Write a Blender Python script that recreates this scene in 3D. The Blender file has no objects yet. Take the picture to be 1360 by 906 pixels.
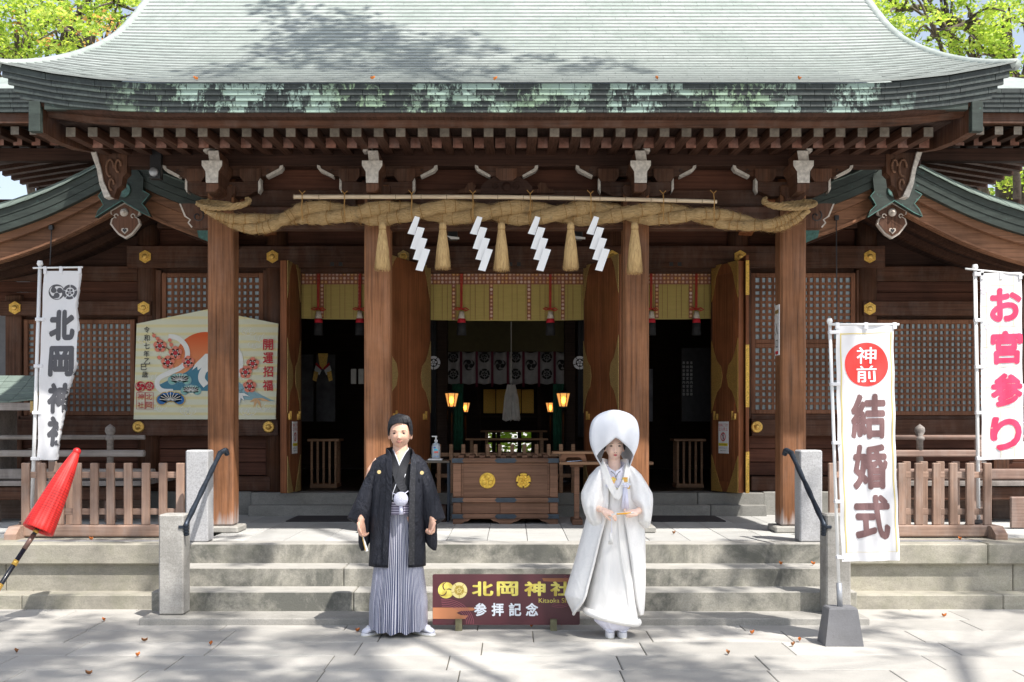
import bpy, bmesh, math, random
import numpy as np
from mathutils import Vector, Matrix
R = random.Random(7)
S = bpy.context.scene
COL = S.collection
PI = math.pi
# ---------------------------------------------------------------- camera
F = 1500.0                      # focal length in photo pixels (photo 1360 x 906)
CH = 1.62                       # eye height
cam_d = bpy.data.cameras.new('camera'); cam = bpy.data.objects.new('camera', cam_d); COL.objects.link(cam)
cam.location = (0, 0, CH); cam.rotation_euler = (PI/2, 0, 0)
cam_d.sensor_width = 36; cam_d.lens = F/1360*36; cam_d.shift_y = 107/1360
cam_d.clip_start = 0.1; cam_d.clip_end = 2000
S.camera = cam
# ---------------------------------------------------------------- sky, sun, exposure
SUN = Vector((0.39, -0.46, 1.0)).normalized()
w = bpy.data.worlds.new('World'); S.world = w; w.use_nodes = True
nt = w.node_tree; nt.nodes.clear()
sky = nt.nodes.new('ShaderNodeTexSky'); sky.sky_type = 'NISHITA'; sky.sun_disc = False
sky.sun_elevation = math.asin(SUN.z); sky.sun_rotation = math.atan2(SUN.x, SUN.y)
sky.air_density = 1.0; sky.dust_density = 2.0; sky.ozone_density = 1.0
bg = nt.nodes.new('ShaderNodeBackground'); bg.inputs[1].default_value = 0.13
wo = nt.nodes.new('ShaderNodeOutputWorld')
hs = nt.nodes.new('ShaderNodeHueSaturation'); hs.inputs['Saturation'].default_value = .62; nt.links.new(sky.outputs[0], hs.inputs['Color']); nt.links.new(hs.outputs[0], bg.inputs[0]); nt.links.new(bg.outputs[0], wo.inputs[0])
sun_d = bpy.data.lights.new('sun', 'SUN'); sun_d.energy = 4.3; sun_d.angle = math.radians(0.7); sun_d.color = (1, .955, .89)
sun = bpy.data.objects.new('sun', sun_d); COL.objects.link(sun); sun.rotation_euler = SUN.to_track_quat('Z', 'Y').to_euler()
sun.location = (8, -9, 20)
S.view_settings.view_transform = 'Standard'; S.view_settings.look = 'None'; S.view_settings.gamma = 1
S.view_settings.exposure = 0.85
S.cycles.max_bounces = 6; S.cycles.diffuse_bounces = 4; S.cycles.transparent_max_bounces = 4

# ---------------------------------------------------------------- survey helpers: where a photo point lies at depth Y
def X(px, Y): return (px-680)*Y/F
def Z(py, Y): return CH+(560-py)*Y/F

# ---------------------------------------------------------------- object helpers
def tag(o, label=None, cat=None, group=None, kind=None):
    if label: o['label'] = label
    if cat: o['category'] = cat
    if group: o['group'] = group
    if kind: o['kind'] = kind
    return o
def worldm(o):
    m = o.matrix_basis.copy()
    if o.parent: m = worldm(o.parent) @ o.matrix_parent_inverse @ m
    return m
def setparent(o, p):
    o.parent = p; o.matrix_parent_inverse = worldm(p).inverted()
def empty(name, loc, label=None, cat=None, group=None, kind=None):
    o = bpy.data.objects.new(name, None); COL.objects.link(o); o.location = loc; o.empty_display_size = .1
    return tag(o, label, cat, group, kind)

class MB:
    def __init__(s): s.v = []; s.f = []; s.uv = None
    def add(s, vs, fs):
        n = len(s.v); s.v += [tuple(p) for p in vs]; s.f += [tuple(i+n for i in f) for f in fs]; return s
    def box(s, x0, x1, y0, y1, z0, z1, c=0.0):
        if x1 < x0: x0, x1 = x1, x0
        if y1 < y0: y0, y1 = y1, y0
        if z1 < z0: z0, z1 = z1, z0
        if not c:
            v = [(x, y, z) for z in (z0, z1) for y in (y0, y1) for x in (x0, x1)]
            return s.add(v, [(0,2,3,1), (4,5,7,6), (0,1,5,4), (2,6,7,3), (0,4,6,2), (1,3,7,5)])
        c = min(c, (x1-x0)*.3, (y1-y0)*.3, (z1-z0)*.3)
        n = len(s.v); X_ = (x0, x1); Y_ = (y0, y1); Z_ = (z0, z1); idx = {}
        for i in (0, 1):
            for j in (0, 1):
                for k in (0, 1):
                    sx, sy, sz = (c if i == 0 else -c), (c if j == 0 else -c), (c if k == 0 else -c)
                    idx[i,j,k,0] = len(s.v); s.v.append((X_[i], Y_[j]+sy, Z_[k]+sz))
                    idx[i,j,k,1] = len(s.v); s.v.append((X_[i]+sx, Y_[j], Z_[k]+sz))
                    idx[i,j,k,2] = len(s.v); s.v.append((X_[i]+sx, Y_[j]+sy, Z_[k]))
        for i in (0, 1):
            q = [idx[i,0,0,0], idx[i,1,0,0], idx[i,1,1,0], idx[i,0,1,0]]; s.f.append(tuple(q if i else q[::-1]))
            q = [idx[0,i,0,1], idx[1,i,0,1], idx[1,i,1,1], idx[0,i,1,1]]; s.f.append(tuple(q[::-1] if i else q))
            q = [idx[0,0,i,2], idx[1,0,i,2], idx[1,1,i,2], idx[0,1,i,2]]; s.f.append(tuple(q if i else q[::-1]))
        for j in (0, 1):
            for k in (0, 1):
                q = [idx[0,j,k,1], idx[1,j,k,1], idx[1,j,k,2], idx[0,j,k,2]]; s.f.append(tuple(q if (j == 0) == (k == 1) else q[::-1]))
                q = [idx[j,0,k,0], idx[j,1,k,0], idx[j,1,k,2], idx[j,0,k,2]]; s.f.append(tuple(q[::-1] if (j == 0) == (k == 1) else q))
                q = [idx[j,k,0,0], idx[j,k,1,0], idx[j,k,1,1], idx[j,k,0,1]]; s.f.append(tuple(q if (j == 0) == (k == 1) else q[::-1]))
        for i in (0, 1):
            for j in (0, 1):
                for k in (0, 1):
                    q = [idx[i,j,k,0], idx[i,j,k,1], idx[i,j,k,2]]; s.f.append(tuple(q if (i+j+k) % 2 else q[::-1]))
        return s
    def prism(s, poly, axis, a, b):
        n = len(poly)
        area = sum(poly[i][0]*poly[(i+1) % n][1]-poly[(i+1) % n][0]*poly[i][1] for i in range(n))
        if area < 0: poly = poly[::-1]
        def mk(u, v, w):
            return (u, w, v) if axis == 'y' else ((w, u, v) if axis == 'x' else (u, v, w))
        if a > b: a, b = b, a
        vs = [mk(u, v, a) for u, v in poly]+[mk(u, v, b) for u, v in poly]
        lo = tuple(range(n)); hi = tuple(range(n, 2*n))
        if axis == 'y': fs = [lo, hi[::-1]]+[(i+n, (i+1) % n+n, (i+1) % n, i)[::1] for i in range(n)]
        else: fs = [lo[::-1], hi]+[(i, (i+1) % n, (i+1) % n+n, i+n) for i in range(n)]
        return s.add(vs, fs)
    def tube(s, path, r, n=8, cap=True, flat=1.0):
        path = [Vector(p) for p in path]; m = len(path)
        rr = r if hasattr(r, '__len__') else [r]*m
        base = len(s.v); up = None
        for i, p in enumerate(path):
            d = (path[min(i+1, m-1)]-path[max(i-1, 0)]).normalized()
            if up is None:
                up = Vector((0, 0, 1)) if abs(d.z) < .9 else Vector((0, 1, 0))
            a = d.cross(up)
            if a.length < 1e-5: a = d.cross(Vector((1, 0, 0)))
            a.normalize(); b = a.cross(d).normalized(); up = b
            for k in range(n):
                t = 2*PI*k/n
                s.v.append(tuple(p+a*math.cos(t)*rr[i]+b*math.sin(t)*rr[i]*flat))
        for i in range(m-1):
            for k in range(n):
                s.f.append((base+i*n+k, base+i*n+(k+1) % n, base+(i+1)*n+(k+1) % n, base+(i+1)*n+k))
        if cap:
            s.f.append(tuple(base+k for k in range(n))[::-1]); s.f.append(tuple(base+(m-1)*n+k for k in range(n)))
        return s
    def lathe(s, prof, c=(0, 0, 0), n=16, axis='z'):
        base = len(s.v)
        for r, h in prof:
            for k in range(n):
                t = 2*PI*k/n; x, y = r*math.cos(t), r*math.sin(t)
                s.v.append((c[0]+x, c[1]+y, c[2]+h) if axis == 'z' else (c[0]+x, c[1]-h, c[2]+y))
        for i in range(len(prof)-1):
            for k in range(n):
                s.f.append((base+i*n+k, base+i*n+(k+1) % n, base+(i+1)*n+(k+1) % n, base+(i+1)*n+k))
        s.f.append(tuple(base+k for k in range(n))[::-1]); s.f.append(tuple(base+(len(prof)-1)*n+k for k in range(n)))
        return s
    def ball(s, c, rx, ry=None, rz=None, n=12, m=8):
        ry = ry or rx; rz = rz or rx; base = len(s.v)
        s.v.append((c[0], c[1], c[2]-rz))
        for i in range(1, m):
            t = -PI/2+PI*i/m
            for k in range(n):
                a = 2*PI*k/n; s.v.append((c[0]+rx*math.cos(t)*math.cos(a), c[1]+ry*math.cos(t)*math.sin(a), c[2]+rz*math.sin(t)))
        s.v.append((c[0], c[1], c[2]+rz)); top = len(s.v)-1
        for k in range(n): s.f.append((base, base+1+(k+1) % n, base+1+k))
        for i in range(m-2):
            for k in range(n):
                a = base+1+i*n; s.f.append((a+k, a+(k+1) % n, a+n+(k+1) % n, a+n+k))
        a = base+1+(m-2)*n
        for k in range(n): s.f.append((top, a+k, a+(k+1) % n))
        return s
    def loft(s, secs, closed=True, cap=True, uv=False):
        base = len(s.v); n = len(secs[0]); m = len(secs)
        for sec in secs: s.v += [tuple(p) for p in sec]
        kk = n if closed else n-1
        for i in range(m-1):
            for k in range(kk):
                s.f.append((base+i*n+k, base+i*n+(k+1) % n, base+(i+1)*n+(k+1) % n, base+(i+1)*n+k))
        if closed and cap:
            s.f.append(tuple(base+k for k in range(n))[::-1]); s.f.append(tuple(base+(m-1)*n+k for k in range(n)))
        if uv:
            s.uv = {}
            for i in range(m):
                for k in range(n): s.uv[base+i*n+k] = (k/kk, i/(m-1))
        return s
    def grid(s, fn, nu, nv):
        base = len(s.v); s.uv = s.uv or {}
        for j in range(nv+1):
            for i in range(nu+1):
                s.uv[len(s.v)] = (i/nu, j/nv); s.v.append(tuple(fn(i/nu, j/nv)))
        for j in range(nv):
            for i in range(nu):
                a = base+j*(nu+1)+i; s.f.append((a, a+1, a+nu+2, a+nu+1))
        return s
    def mesh(s, name, smooth=False, fix=False, origin=None):
        me = bpy.data.meshes.new(name)
        v = s.v if origin is None else [(p[0]-origin[0], p[1]-origin[1], p[2]-origin[2]) for p in s.v]
        me.from_pydata(v, [], s.f)
        if s.uv:
            l = me.uv_layers.new(name='UVMap')
            for lp in me.loops:
                if lp.vertex_index in s.uv: l.data[lp.index].uv = s.uv[lp.vertex_index]
        if fix:
            bm = bmesh.new(); bm.from_mesh(me); bmesh.ops.recalc_face_normals(bm, faces=bm.faces); bm.to_mesh(me); bm.free()
        if smooth:
            me.polygons.foreach_set('use_smooth', [True]*len(me.polygons))
        me.update()
        return me
    def obj(s, name, mat, parent=None, smooth=False, fix=False, **k):
        o = bpy.data.objects.new(name, s.mesh(name, smooth, fix)); COL.objects.link(o)
        if mat: o.data.materials.append(mat)
        if parent: setparent(o, parent)
        return tag(o, **k)
    def top(s, name, mat, loc, smooth=False, fix=False, **k):
        o = bpy.data.objects.new(name, s.mesh(name, smooth, fix, loc)); COL.objects.link(o); o.location = loc
        if mat: o.data.materials.append(mat)
        return tag(o, **k)
def inst(me, name, loc, parent=None, rot=None, scale=None):
    o = bpy.data.objects.new(name, me); COL.objects.link(o)
    o.location = loc
    if rot is not None: o.rotation_euler = rot
    if scale is not None: o.scale = scale
    if parent:
        o.parent = parent; o.matrix_parent_inverse = worldm(parent).inverted()
    return o
def withmat(me, m): me.materials.append(m); return me
def copy_tree(o, delta):
    c = o.copy(); COL.objects.link(c); c.location = Vector(o.location)+Vector(delta)
    def rec(a, b):
        for ch in list(a.children):
            d = ch.copy(); COL.objects.link(d); d.parent = b; rec(ch, d)
    rec(o, c); return c
def solid(o, t, off=0):
    m = o.modifiers.new('thickness', 'SOLIDIFY'); m.thickness = t; m.offset = off; return o
def subsurf(o, n=1):
    m = o.modifiers.new('subdivision', 'SUBSURF'); m.levels = n; m.render_levels = n; return o

# ---------------------------------------------------------------- lettering and flat print
_tc = {}
def glyph(ch, bold=0.0):
    k = (ch, bold)
    if k in _tc: return _tc[k]
    c = bpy.data.curves.new('lettering', 'FONT'); c.body = ch; c.size = 1; c.offset = bold; c.resolution_u = 4
    o = bpy.data.objects.new('lettering', c); COL.objects.link(o)
    bpy.context.view_layer.update()
    dg = bpy.context.evaluated_depsgraph_get()
    me = bpy.data.meshes.new_from_object(o.evaluated_get(dg))
    v = [(p.co.x, p.co.y) for p in me.vertices]; f = [tuple(p.vertices) for p in me.polygons]
    bpy.data.objects.remove(o); bpy.data.meshes.remove(me); bpy.data.curves.remove(c)
    xs = [p[0] for p in v]; ys = [p[1] for p in v]
    _tc[k] = (v, f, (min(xs), max(xs), min(ys), max(ys))); return _tc[k]
def text2d(ch, cx, cy, wd, ht, bold=0.0, slant=0):
    bold = 0
    """glyphs fitted to a box centred on cx, cy: 2-d vertices and faces"""
    v, f, (a, b, c, d) = glyph(ch, bold)
    sx = wd/(b-a) if wd else ht/(d-c); sy = ht/(d-c)
    return [(cx+(x-(a+b)/2)*sx+slant*(y-(c+d)/2)*sy, cy+(y-(c+d)/2)*sy) for x, y in v], f
def thick(F_, ch, cx, cy, wd, ht, b, sgn=1):
    """a heavier stroke: the glyph laid eight times a little off centre"""
    v, f = text2d(ch, 0, 0, wd*(1-2*b), ht*(1-2*b)); k = 0
    for q in range(8 if b else 1):
        dx, dy = (b*wd*math.cos(q*PI/4), b*ht*math.sin(q*PI/4)) if b else (0, 0)
        F_.add(([(cx+x+dx, cy+sgn*y+dy) for x, y in v], f), .00012*q)
MULTI = {'crest_print', 'blossom_print', 'blossom_heart_print', 'stamen_print', 'faint_petals', 'faint_lines', 'pine_needle_print', 'cloud_line_print', 'leaf_print', 'leaf_outline_print', 'orange_leaf_print', 'pink_wave_print', 'pine_print', 'crest_swirl_print', 'crest_line_print', 'branch_print', 'white_band_print', 'verdigris_edge', 'red_print', 'black_print', 'white_print', 'snow_cap_print'}
class Flat:
    """flat print in a local u,v frame, mapped onto a real surface by fn(u, v)"""
    def __init__(s): s.v = []; s.f = []; s.l = {}
    def add(s, vf, lift=0.0):
        n = len(s.v); s.v += list(vf[0]); s.f += [tuple(i+n for i in f) for f in vf[1]]
        if lift:
            for i in range(n, len(s.v)): s.l[i] = lift
        return s
    def poly(s, p): return s.add((p, [tuple(range(len(p)))]))
    def disc(s, cx, cy, r, n=28, ry=None):
        return s.poly([(cx+r*math.cos(2*PI*i/n), cy+(ry or r)*math.sin(2*PI*i/n)) for i in range(n)])
    def ring(s, cx, cy, r0, r1, a0=0, a1=2*PI, n=28):
        v = []
        for i in range(n+1):
            t = a0+(a1-a0)*i/n; v += [(cx+r0*math.cos(t), cy+r0*math.sin(t)), (cx+r1*math.cos(t), cy+r1*math.sin(t))]
        return s.add((v, [(2*i, 2*i+1, 2*i+3, 2*i+2) for i in range(n)]))
    def line(s, pts, wd):
        v = []; n = len(pts)
        for i, p in enumerate(pts):
            a = pts[max(0, i-1)]; b = pts[min(n-1, i+1)]; dx, dy = b[0]-a[0], b[1]-a[1]; l = math.hypot(dx, dy) or 1
            ww = wd[i] if hasattr(wd, '__len__') else wd
            v += [(p[0]-dy/l*ww/2, p[1]+dx/l*ww/2), (p[0]+dy/l*ww/2, p[1]-dx/l*ww/2)]
        return s.add((v, [(2*i, 2*i+1, 2*i+3, 2*i+2) for i in range(n-1)]))
    def obj(s, name, mat, fn, parent, cut=None, th=0.0, **k):
        bm = bmesh.new(); vs = [bm.verts.new((x, y, s.l.get(i, 0))) for i, (x, y) in enumerate(s.v)]
        if name in MULTI: k['kind'] = 'stuff'
        for f in s.f:
            try: bm.faces.new([vs[i] for i in f])
            except ValueError: pass
        if cut:
            u0, u1 = min(x for x, y in s.v), max(x for x, y in s.v); v0, v1 = min(y for x, y in s.v), max(y for x, y in s.v)
            bmesh.ops.triangulate(bm, faces=bm.faces)
            t = u0+cut
            while t < u1:
                bmesh.ops.bisect_plane(bm, geom=bm.verts[:]+bm.edges[:]+bm.faces[:], plane_co=(t, 0, 0), plane_no=(1, 0, 0)); t += cut
            t = v0+cut
            while t < v1:
                bmesh.ops.bisect_plane(bm, geom=bm.verts[:]+bm.edges[:]+bm.faces[:], plane_co=(0, t, 0), plane_no=(0, 1, 0)); t += cut
        for v in bm.verts:
            lf = v.co.z; v.co = Vector(fn(v.co.x, v.co.y)); v.co.y -= lf
        me = bpy.data.meshes.new(name); bm.to_mesh(me); bm.free()
        o = bpy.data.objects.new(name, me); COL.objects.link(o); o.data.materials.append(mat)
        if parent: setparent(o, parent)
        return tag(o, **k)
def tomoe(F_, cx, cy, r, hole=None):
    """three comma crest, as positive commas"""
    for k in range(3):
        a = PI/2+k*2*PI/3
        hx, hy = cx+.46*r*math.cos(a), cy+.46*r*math.sin(a)
        pts = [(hx+.40*r*math.cos(a-1.2+t*.5), hy+.40*r*math.sin(a-1.2+t*.5)) for t in range(13)]
        F_.disc(hx, hy, .38*r, 18)
        arc = []; ww = []
        for i in range(10):
            t = a+.1+i*.17; arc.append((cx+r*(.62+.30*min(1, i/4))*math.cos(t), cy+r*(.62+.30*min(1, i/4))*math.sin(t))); ww.append(r*.42*(1-i/10)+.02*r)
        F_.line(arc, ww)
def flower_crest(F_, cx, cy, r):
    for k in range(5):
        a = PI/2+k*2*PI/5
        F_.ring(cx, cy, .62*r, r, a-.56, a+.56, 10)
    for k in range(5):
        a = PI/2+k*2*PI/5; F_.disc(cx+.33*r*math.cos(a), cy+.33*r*math.sin(a), .17*r, 12)
    F_.disc(cx, cy, .1*r, 10)

# ---------------------------------------------------------------- material helpers
class NM:
    def __init__(s, name):
        s.m = bpy.data.materials.new(name); s.m.use_nodes = True; s.t = s.m.node_tree; s.n = s.t.nodes
        s.b = s.n['Principled BSDF']; s.b.inputs['Roughness'].default_value = .7
    def new(s, typ, **k):
        nd = s.n.new(typ)
        for a, v in k.items(): setattr(nd, a, v)
        return nd
    def link(s, a, b): s.t.links.new(a, b)
    def pos(s, scale=(1, 1, 1), obj=False):
        g = s.new('ShaderNodeTexCoord').outputs['Object'] if obj else s.new('ShaderNodeNewGeometry').outputs['Position']
        mp = s.new('ShaderNodeMapping'); mp.inputs['Scale'].default_value = scale; s.link(g, mp.inputs[0]); return mp.outputs[0]
    def noise(s, vec, scale, detail=4, rough=.6, dist=0):
        nd = s.new('ShaderNodeTexNoise'); nd.inputs['Scale'].default_value = scale; nd.inputs['Detail'].default_value = detail
        nd.inputs['Roughness'].default_value = rough; nd.inputs['Distortion'].default_value = dist
        s.link(vec, nd.inputs['Vector']); return nd.outputs['Fac']
    def ramp(s, fac, stops):
        nd = s.new('ShaderNodeValToRGB'); s.link(fac, nd.inputs[0]); e = nd.color_ramp.elements
        while len(e) > len(stops): e.remove(e[-1])
        while len(e) < len(stops): e.new(1)
        for i, (p, c) in enumerate(stops):
            e[i].position = p; e[i].color = (c, c, c, 1) if not hasattr(c, '__len__') else (*c, 1)
        return nd.outputs[0]
    def mix(s, fac, a, b, typ='MIX'):
        nd = s.new('ShaderNodeMix', data_type='RGBA', blend_type=typ)
        for inp, v in ((nd.inputs[0], fac), (nd.inputs[6], a), (nd.inputs[7], b)):
            if hasattr(v, 'links'): s.link(v, inp)
            elif hasattr(v, '__len__'): inp.default_value = (*v, 1)
            else: inp.default_value = v
        return nd.outputs[2]
    def math(s, op, a, b=0.0):
        nd = s.new('ShaderNodeMath', operation=op)
        for inp, v in ((nd.inputs[0], a), (nd.inputs[1], b)):
            if hasattr(v, 'links'): s.link(v, inp)
            else: inp.default_value = v
        return nd.outputs[0]
    def rnd(s): return s.new('ShaderNodeObjectInfo').outputs['Random']
    def bump(s, h, strength=.3, dist=.01):
        nd = s.new('ShaderNodeBump'); nd.inputs['Strength'].default_value = strength; nd.inputs['Distance'].default_value = dist
        s.link(h, nd.inputs['Height']); s.link(nd.outputs[0], s.b.inputs['Normal'])
    def col(s, c):
        if hasattr(c, 'links'): s.link(c, s.b.inputs['Base Color'])
        else: s.b.inputs['Base Color'].default_value = (*c, 1)
    def set(s, **k):
        for a, v in k.items():
            i = s.b.inputs[a.replace('_', ' ')]
            if hasattr(v, 'links'): s.link(v, i)
            else: i.default_value = v
        return s.m
def sc(c, k): return tuple(min(1, x*k) for x in c)
def plain(name, c, rough=.6, metal=0, var=.12, scale=14, bump=0, **k):
    n = NM(name); v = n.noise(n.pos(), scale, 4)
    n.col(n.ramp(v, [(.3, sc(c, 1-var)), (.7, sc(c, 1+var))])); n.set(Roughness=rough, Metallic=metal, **k)
    if bump: n.bump(n.noise(n.pos(), scale*8, 3), bump, .004)
    return n.m
def wood(name, c, ax='z', dark=.45, rough=.62, weather=0.0, fine=55):
    n = NM(name); lo, hi = 1.2, fine
    sca = {'x': (lo, hi, hi), 'y': (hi, lo, hi), 'z': (hi, hi, lo)}[ax]
    g = n.noise(n.pos(sca), 1.0, 5, .65, .3)
    c1 = n.ramp(g, [(.28, sc(c, dark)), (.5, c), (.72, sc(c, 1.35))])
    big = n.ramp(n.noise(n.pos(), 1.7, 5, .6), [(.32, .62), (.62, 1.08)])
    c2 = n.mix(1.0, c1, big, 'MULTIPLY')
    r = n.ramp(n.rnd(), [(0, .82), (1, 1.12)]); c2 = n.mix(1.0, c2, r, 'MULTIPLY')
    if weather:
        wz = n.ramp(n.noise(n.pos((3, 3, 1)), 2.2, 6, .7), [(.45, 0.0), (.7, weather)])
        c2 = n.mix(wz, c2, (.36, .33, .31))
    n.col(c2); n.set(Roughness=n.ramp(g, [(.3, rough+.12), (.7, rough-.08)]), Specular_IOR_Level=.22); n.bump(g, .45, .005); return n.m
def stone(name, c, stain=(.05, .055, .045), amt=.6, rough=.85, spk=.25, moss=0.0, soft=.2):
    n = NM(name)
    f = n.noise(n.pos(), 90, 3, .7); b = n.noise(n.pos((1, 1, 1.4)), 2.3, 6, .68, .4)
    c1 = n.ramp(f, [(.25, sc(c, 1-spk)), (.5, c), (.78, sc(c, 1+spk*.7))])
    st = n.ramp(b, [(.5-soft*.5, 0.0), (.5+soft, amt)])
    c2 = n.mix(st, c1, stain)
    m2 = n.ramp(n.noise(n.pos((1, 1, 3)), 7, 5, .7), [(.48, 0.0), (.68, amt*.55)]); c2 = n.mix(m2, c2, sc(stain, 1.3))
    if moss:
        mo = n.ramp(n.noise(n.pos(), 4.5, 5, .6), [(.45, 0.0), (.65, moss)]); c2 = n.mix(mo, c2, (.16, .175, .08))
    r = n.ramp(n.rnd(), [(0, .85), (1, 1.12)]); c2 = n.mix(1.0, c2, r, 'MULTIPLY')
    gr = n.ramp(n.noise(n.pos(), 34, 4, .8), [(.60, 0.0), (.70, .35)]); c2 = n.mix(gr, c2, sc(stain, .8))
    n.col(c2); n.set(Roughness=rough); n.bump(n.noise(n.pos(), 60, 5, .7), .35, .006); return n.m
# ================================================================ materials
W_PILLAR = wood('pillar_wood', (.27, .118, .054), 'z', .38, .6, fine=42, weather=.08)
_n = W_PILLAR.node_tree; _b = _n.nodes['Principled BSDF']; _src = _b.inputs['Base Color'].links[0].from_socket
_g = _n.nodes.new('ShaderNodeNewGeometry'); _s = _n.nodes.new('ShaderNodeSeparateXYZ'); _n.links.new(_g.outputs['Position'], _s.inputs[0])
_nz = _n.nodes.new('ShaderNodeTexNoise'); _nz.inputs['Scale'].default_value = 5
_ad = _n.nodes.new('ShaderNodeMath'); _ad.operation = 'MULTIPLY_ADD'; _n.links.new(_nz.outputs['Fac'], _ad.inputs[0]); _ad.inputs[1].default_value = .5; _n.links.new(_s.outputs[2], _ad.inputs[2])
_r = _n.nodes.new('ShaderNodeValToRGB'); _n.links.new(_ad.outputs[0], _r.inputs[0]); _r.color_ramp.elements[0].position = .86; _r.color_ramp.elements[0].color = (.75, .75, .75, 1); _r.color_ramp.elements[1].position = .99; _r.color_ramp.elements[1].color = (0, 0, 0, 1)
_m = _n.nodes.new('ShaderNodeMix'); _m.data_type = 'RGBA'; _n.links.new(_r.outputs[0], _m.inputs[0]); _n.links.new(_src, _m.inputs[6]); _m.inputs[7].default_value = (.42, .39, .38, 1); _n.links.new(_m.outputs[2], _b.inputs['Base Color'])
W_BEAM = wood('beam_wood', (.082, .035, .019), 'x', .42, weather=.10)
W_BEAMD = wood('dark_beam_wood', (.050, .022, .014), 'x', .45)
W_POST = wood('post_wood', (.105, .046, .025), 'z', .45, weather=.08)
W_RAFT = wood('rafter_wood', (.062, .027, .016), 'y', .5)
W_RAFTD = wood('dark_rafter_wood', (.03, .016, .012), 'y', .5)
W_END = wood('rafter_end_wood', (.27, .13, .095), 'y', .6, fine=20, weather=.3)
W_ENDG = wood('weathered_rafter_end', (.22, .19, .155), 'y', .7, fine=20)
W_BARGE = wood('bargeboard_wood', (.235, .115, .064), 'x', .5)
W_WALL = wood('wall_board_wood', (.10, .037, .021), 'x', .5)
W_DOOR = wood('door_wood', (.24, .085, .034), 'z', .5, .45)
W_LAT = wood('lattice_wood', (.20, .088, .048), 'z', .6)
W_FENCE = wood('fence_wood', (.33, .215, .160), 'z', .78, weather=.35)
W_FENCEX = wood('fence_rail_wood', (.34, .225, .170), 'x', .78, weather=.35)
W_GREY = wood('weathered_rail_wood', (.25, .22, .20), 'x', .7, weather=.5)
W_GREYB = wood('weathered_brown_wood', (.27, .18, .145), 'x', .7, weather=.3)
W_BOX = wood('offering_box_wood', (.21, .112, .070), 'x', .55)
W_PLAIN = wood('plain_table_wood', (.33, .19, .11), 'x', .65)
WHITE_END = plain('whitewashed_end_grain', (.52, .48, .43), .8, var=.3, scale=30, bump=.3)
EDGE_PALE = plain('pale_moulding_edge', (.50, .44, .38), .8, var=.2, scale=30)
GOLD = plain('gilt_metal', (.75, .47, .12), .4, .6, .3, 60, .5)
GOLDF = plain('gold_leaf_relief', (.74, .44, .09), .45, .5, .4, 90, .6)
BRASSD = plain('dark_engraved_brass', (.42, .29, .11), .5, .45, .5, 120, .8)
IRON = plain('dark_wrought_iron', (.035, .045, .062), .45, .6, .3, 20)
IRONB = plain('blue_grey_iron_fitting', (.045, .06, .078), .55, .3, .2, 20)
STEEL = plain('grey_painted_steel', (.35, .36, .38), .4, .5)
BLACKP = plain('black_plastic', (.015, .015, .017), .4)
WHITEP = plain('white_plastic', (.75, .75, .74), .4, var=.03)
S_STEP = stone('step_stone', (.30, .285, .25), (.045, .05, .042), .85, moss=.2)
S_TREAD = stone('tread_stone', (.36, .345, .315), (.14, .14, .125), .5)
S_WALL = stone('platform_stone', (.37, .345, .285), (.11, .105, .09), .55, moss=.18)
S_PAVE = stone('paving_stone', (.405, .39, .36), (.27, .26, .24), .5, spk=.14)
S_TILE = stone('landing_tile', (.44, .44, .425), (.28, .28, .26), .4, spk=.14)
S_GRAN = stone('granite', (.40, .40, .41), (.22, .22, .21), .35, spk=.4)
S_GRANO = stone('weathered_granite', (.36, .345, .32), (.12, .115, .10), .6, spk=.3)
S_FOUND = stone('foundation_stone', (.24, .235, .215), (.09, .09, .08), .5)
S_CONC = stone('grey_concrete', (.17, .17, .18), (.10, .10, .10), .4, spk=.1)
GAP = plain('dark_joint_filling', (.085, .08, .06), .95)

def copper_fascia(name):
    n = NM(name)
    r = n.rnd()
    pos = n.pos((1, 1, 1))
    a = n.noise(pos, 3.2, 3, .6); b = n.noise(n.pos((1, 1, .55)), 26, 5, .75, .8)
    s_ = n.math('ADD', n.math('MULTIPLY', a, .55), n.math('ADD', n.math('MULTIPLY', b, .55), n.math('MULTIPLY', r, .12)))
    f = n.ramp(s_, [(.612, 0.0), (.66, 1.0)])
    tea = n.ramp(n.noise(pos, 1.6, 3), [(.35, (.20, .29, .175)), (.6, (.265, .36, .315))])
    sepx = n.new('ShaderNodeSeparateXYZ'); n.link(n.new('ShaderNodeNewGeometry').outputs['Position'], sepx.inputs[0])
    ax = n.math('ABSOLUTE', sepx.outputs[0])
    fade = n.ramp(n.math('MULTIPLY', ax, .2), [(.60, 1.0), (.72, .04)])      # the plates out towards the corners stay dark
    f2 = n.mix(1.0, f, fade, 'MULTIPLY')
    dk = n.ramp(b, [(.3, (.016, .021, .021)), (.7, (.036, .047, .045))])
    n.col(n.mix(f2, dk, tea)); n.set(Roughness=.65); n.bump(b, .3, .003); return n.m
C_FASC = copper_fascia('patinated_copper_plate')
def copper_roof(name, c=(.335, .37, .345), k=1.0):
    n = NM(name); r = n.rnd()
    a = n.noise(n.pos((1, 1, 1)), 9, 5, .7); b = n.noise(n.pos((.8, .5, 1)), 2.0, 4, .6)
    c1 = n.ramp(a, [(.3, sc(c, .78)), (.55, c), (.75, sc(c, 1.14))])
    c2 = n.mix(1.0, c1, n.ramp(b, [(.35, (.82, .86, .84)), (.62, (1.04, 1.03, 1.04))]), 'MULTIPLY')
    c2 = n.mix(1.0, c2, n.ramp(r, [(0, .93), (1, 1.05)]), 'MULTIPLY')
    n.col(c2); n.set(Roughness=.5, Specular_IOR_Level=.5); n.bump(a, .2, .003); return n.m
C_ROOF = copper_roof('pale_green_copper_sheet')
C_WING = copper_roof('grey_green_copper_sheet', (.15, .19, .165)); C_WING.node_tree.nodes['Principled BSDF'].inputs['Roughness'].default_value = .8
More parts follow.
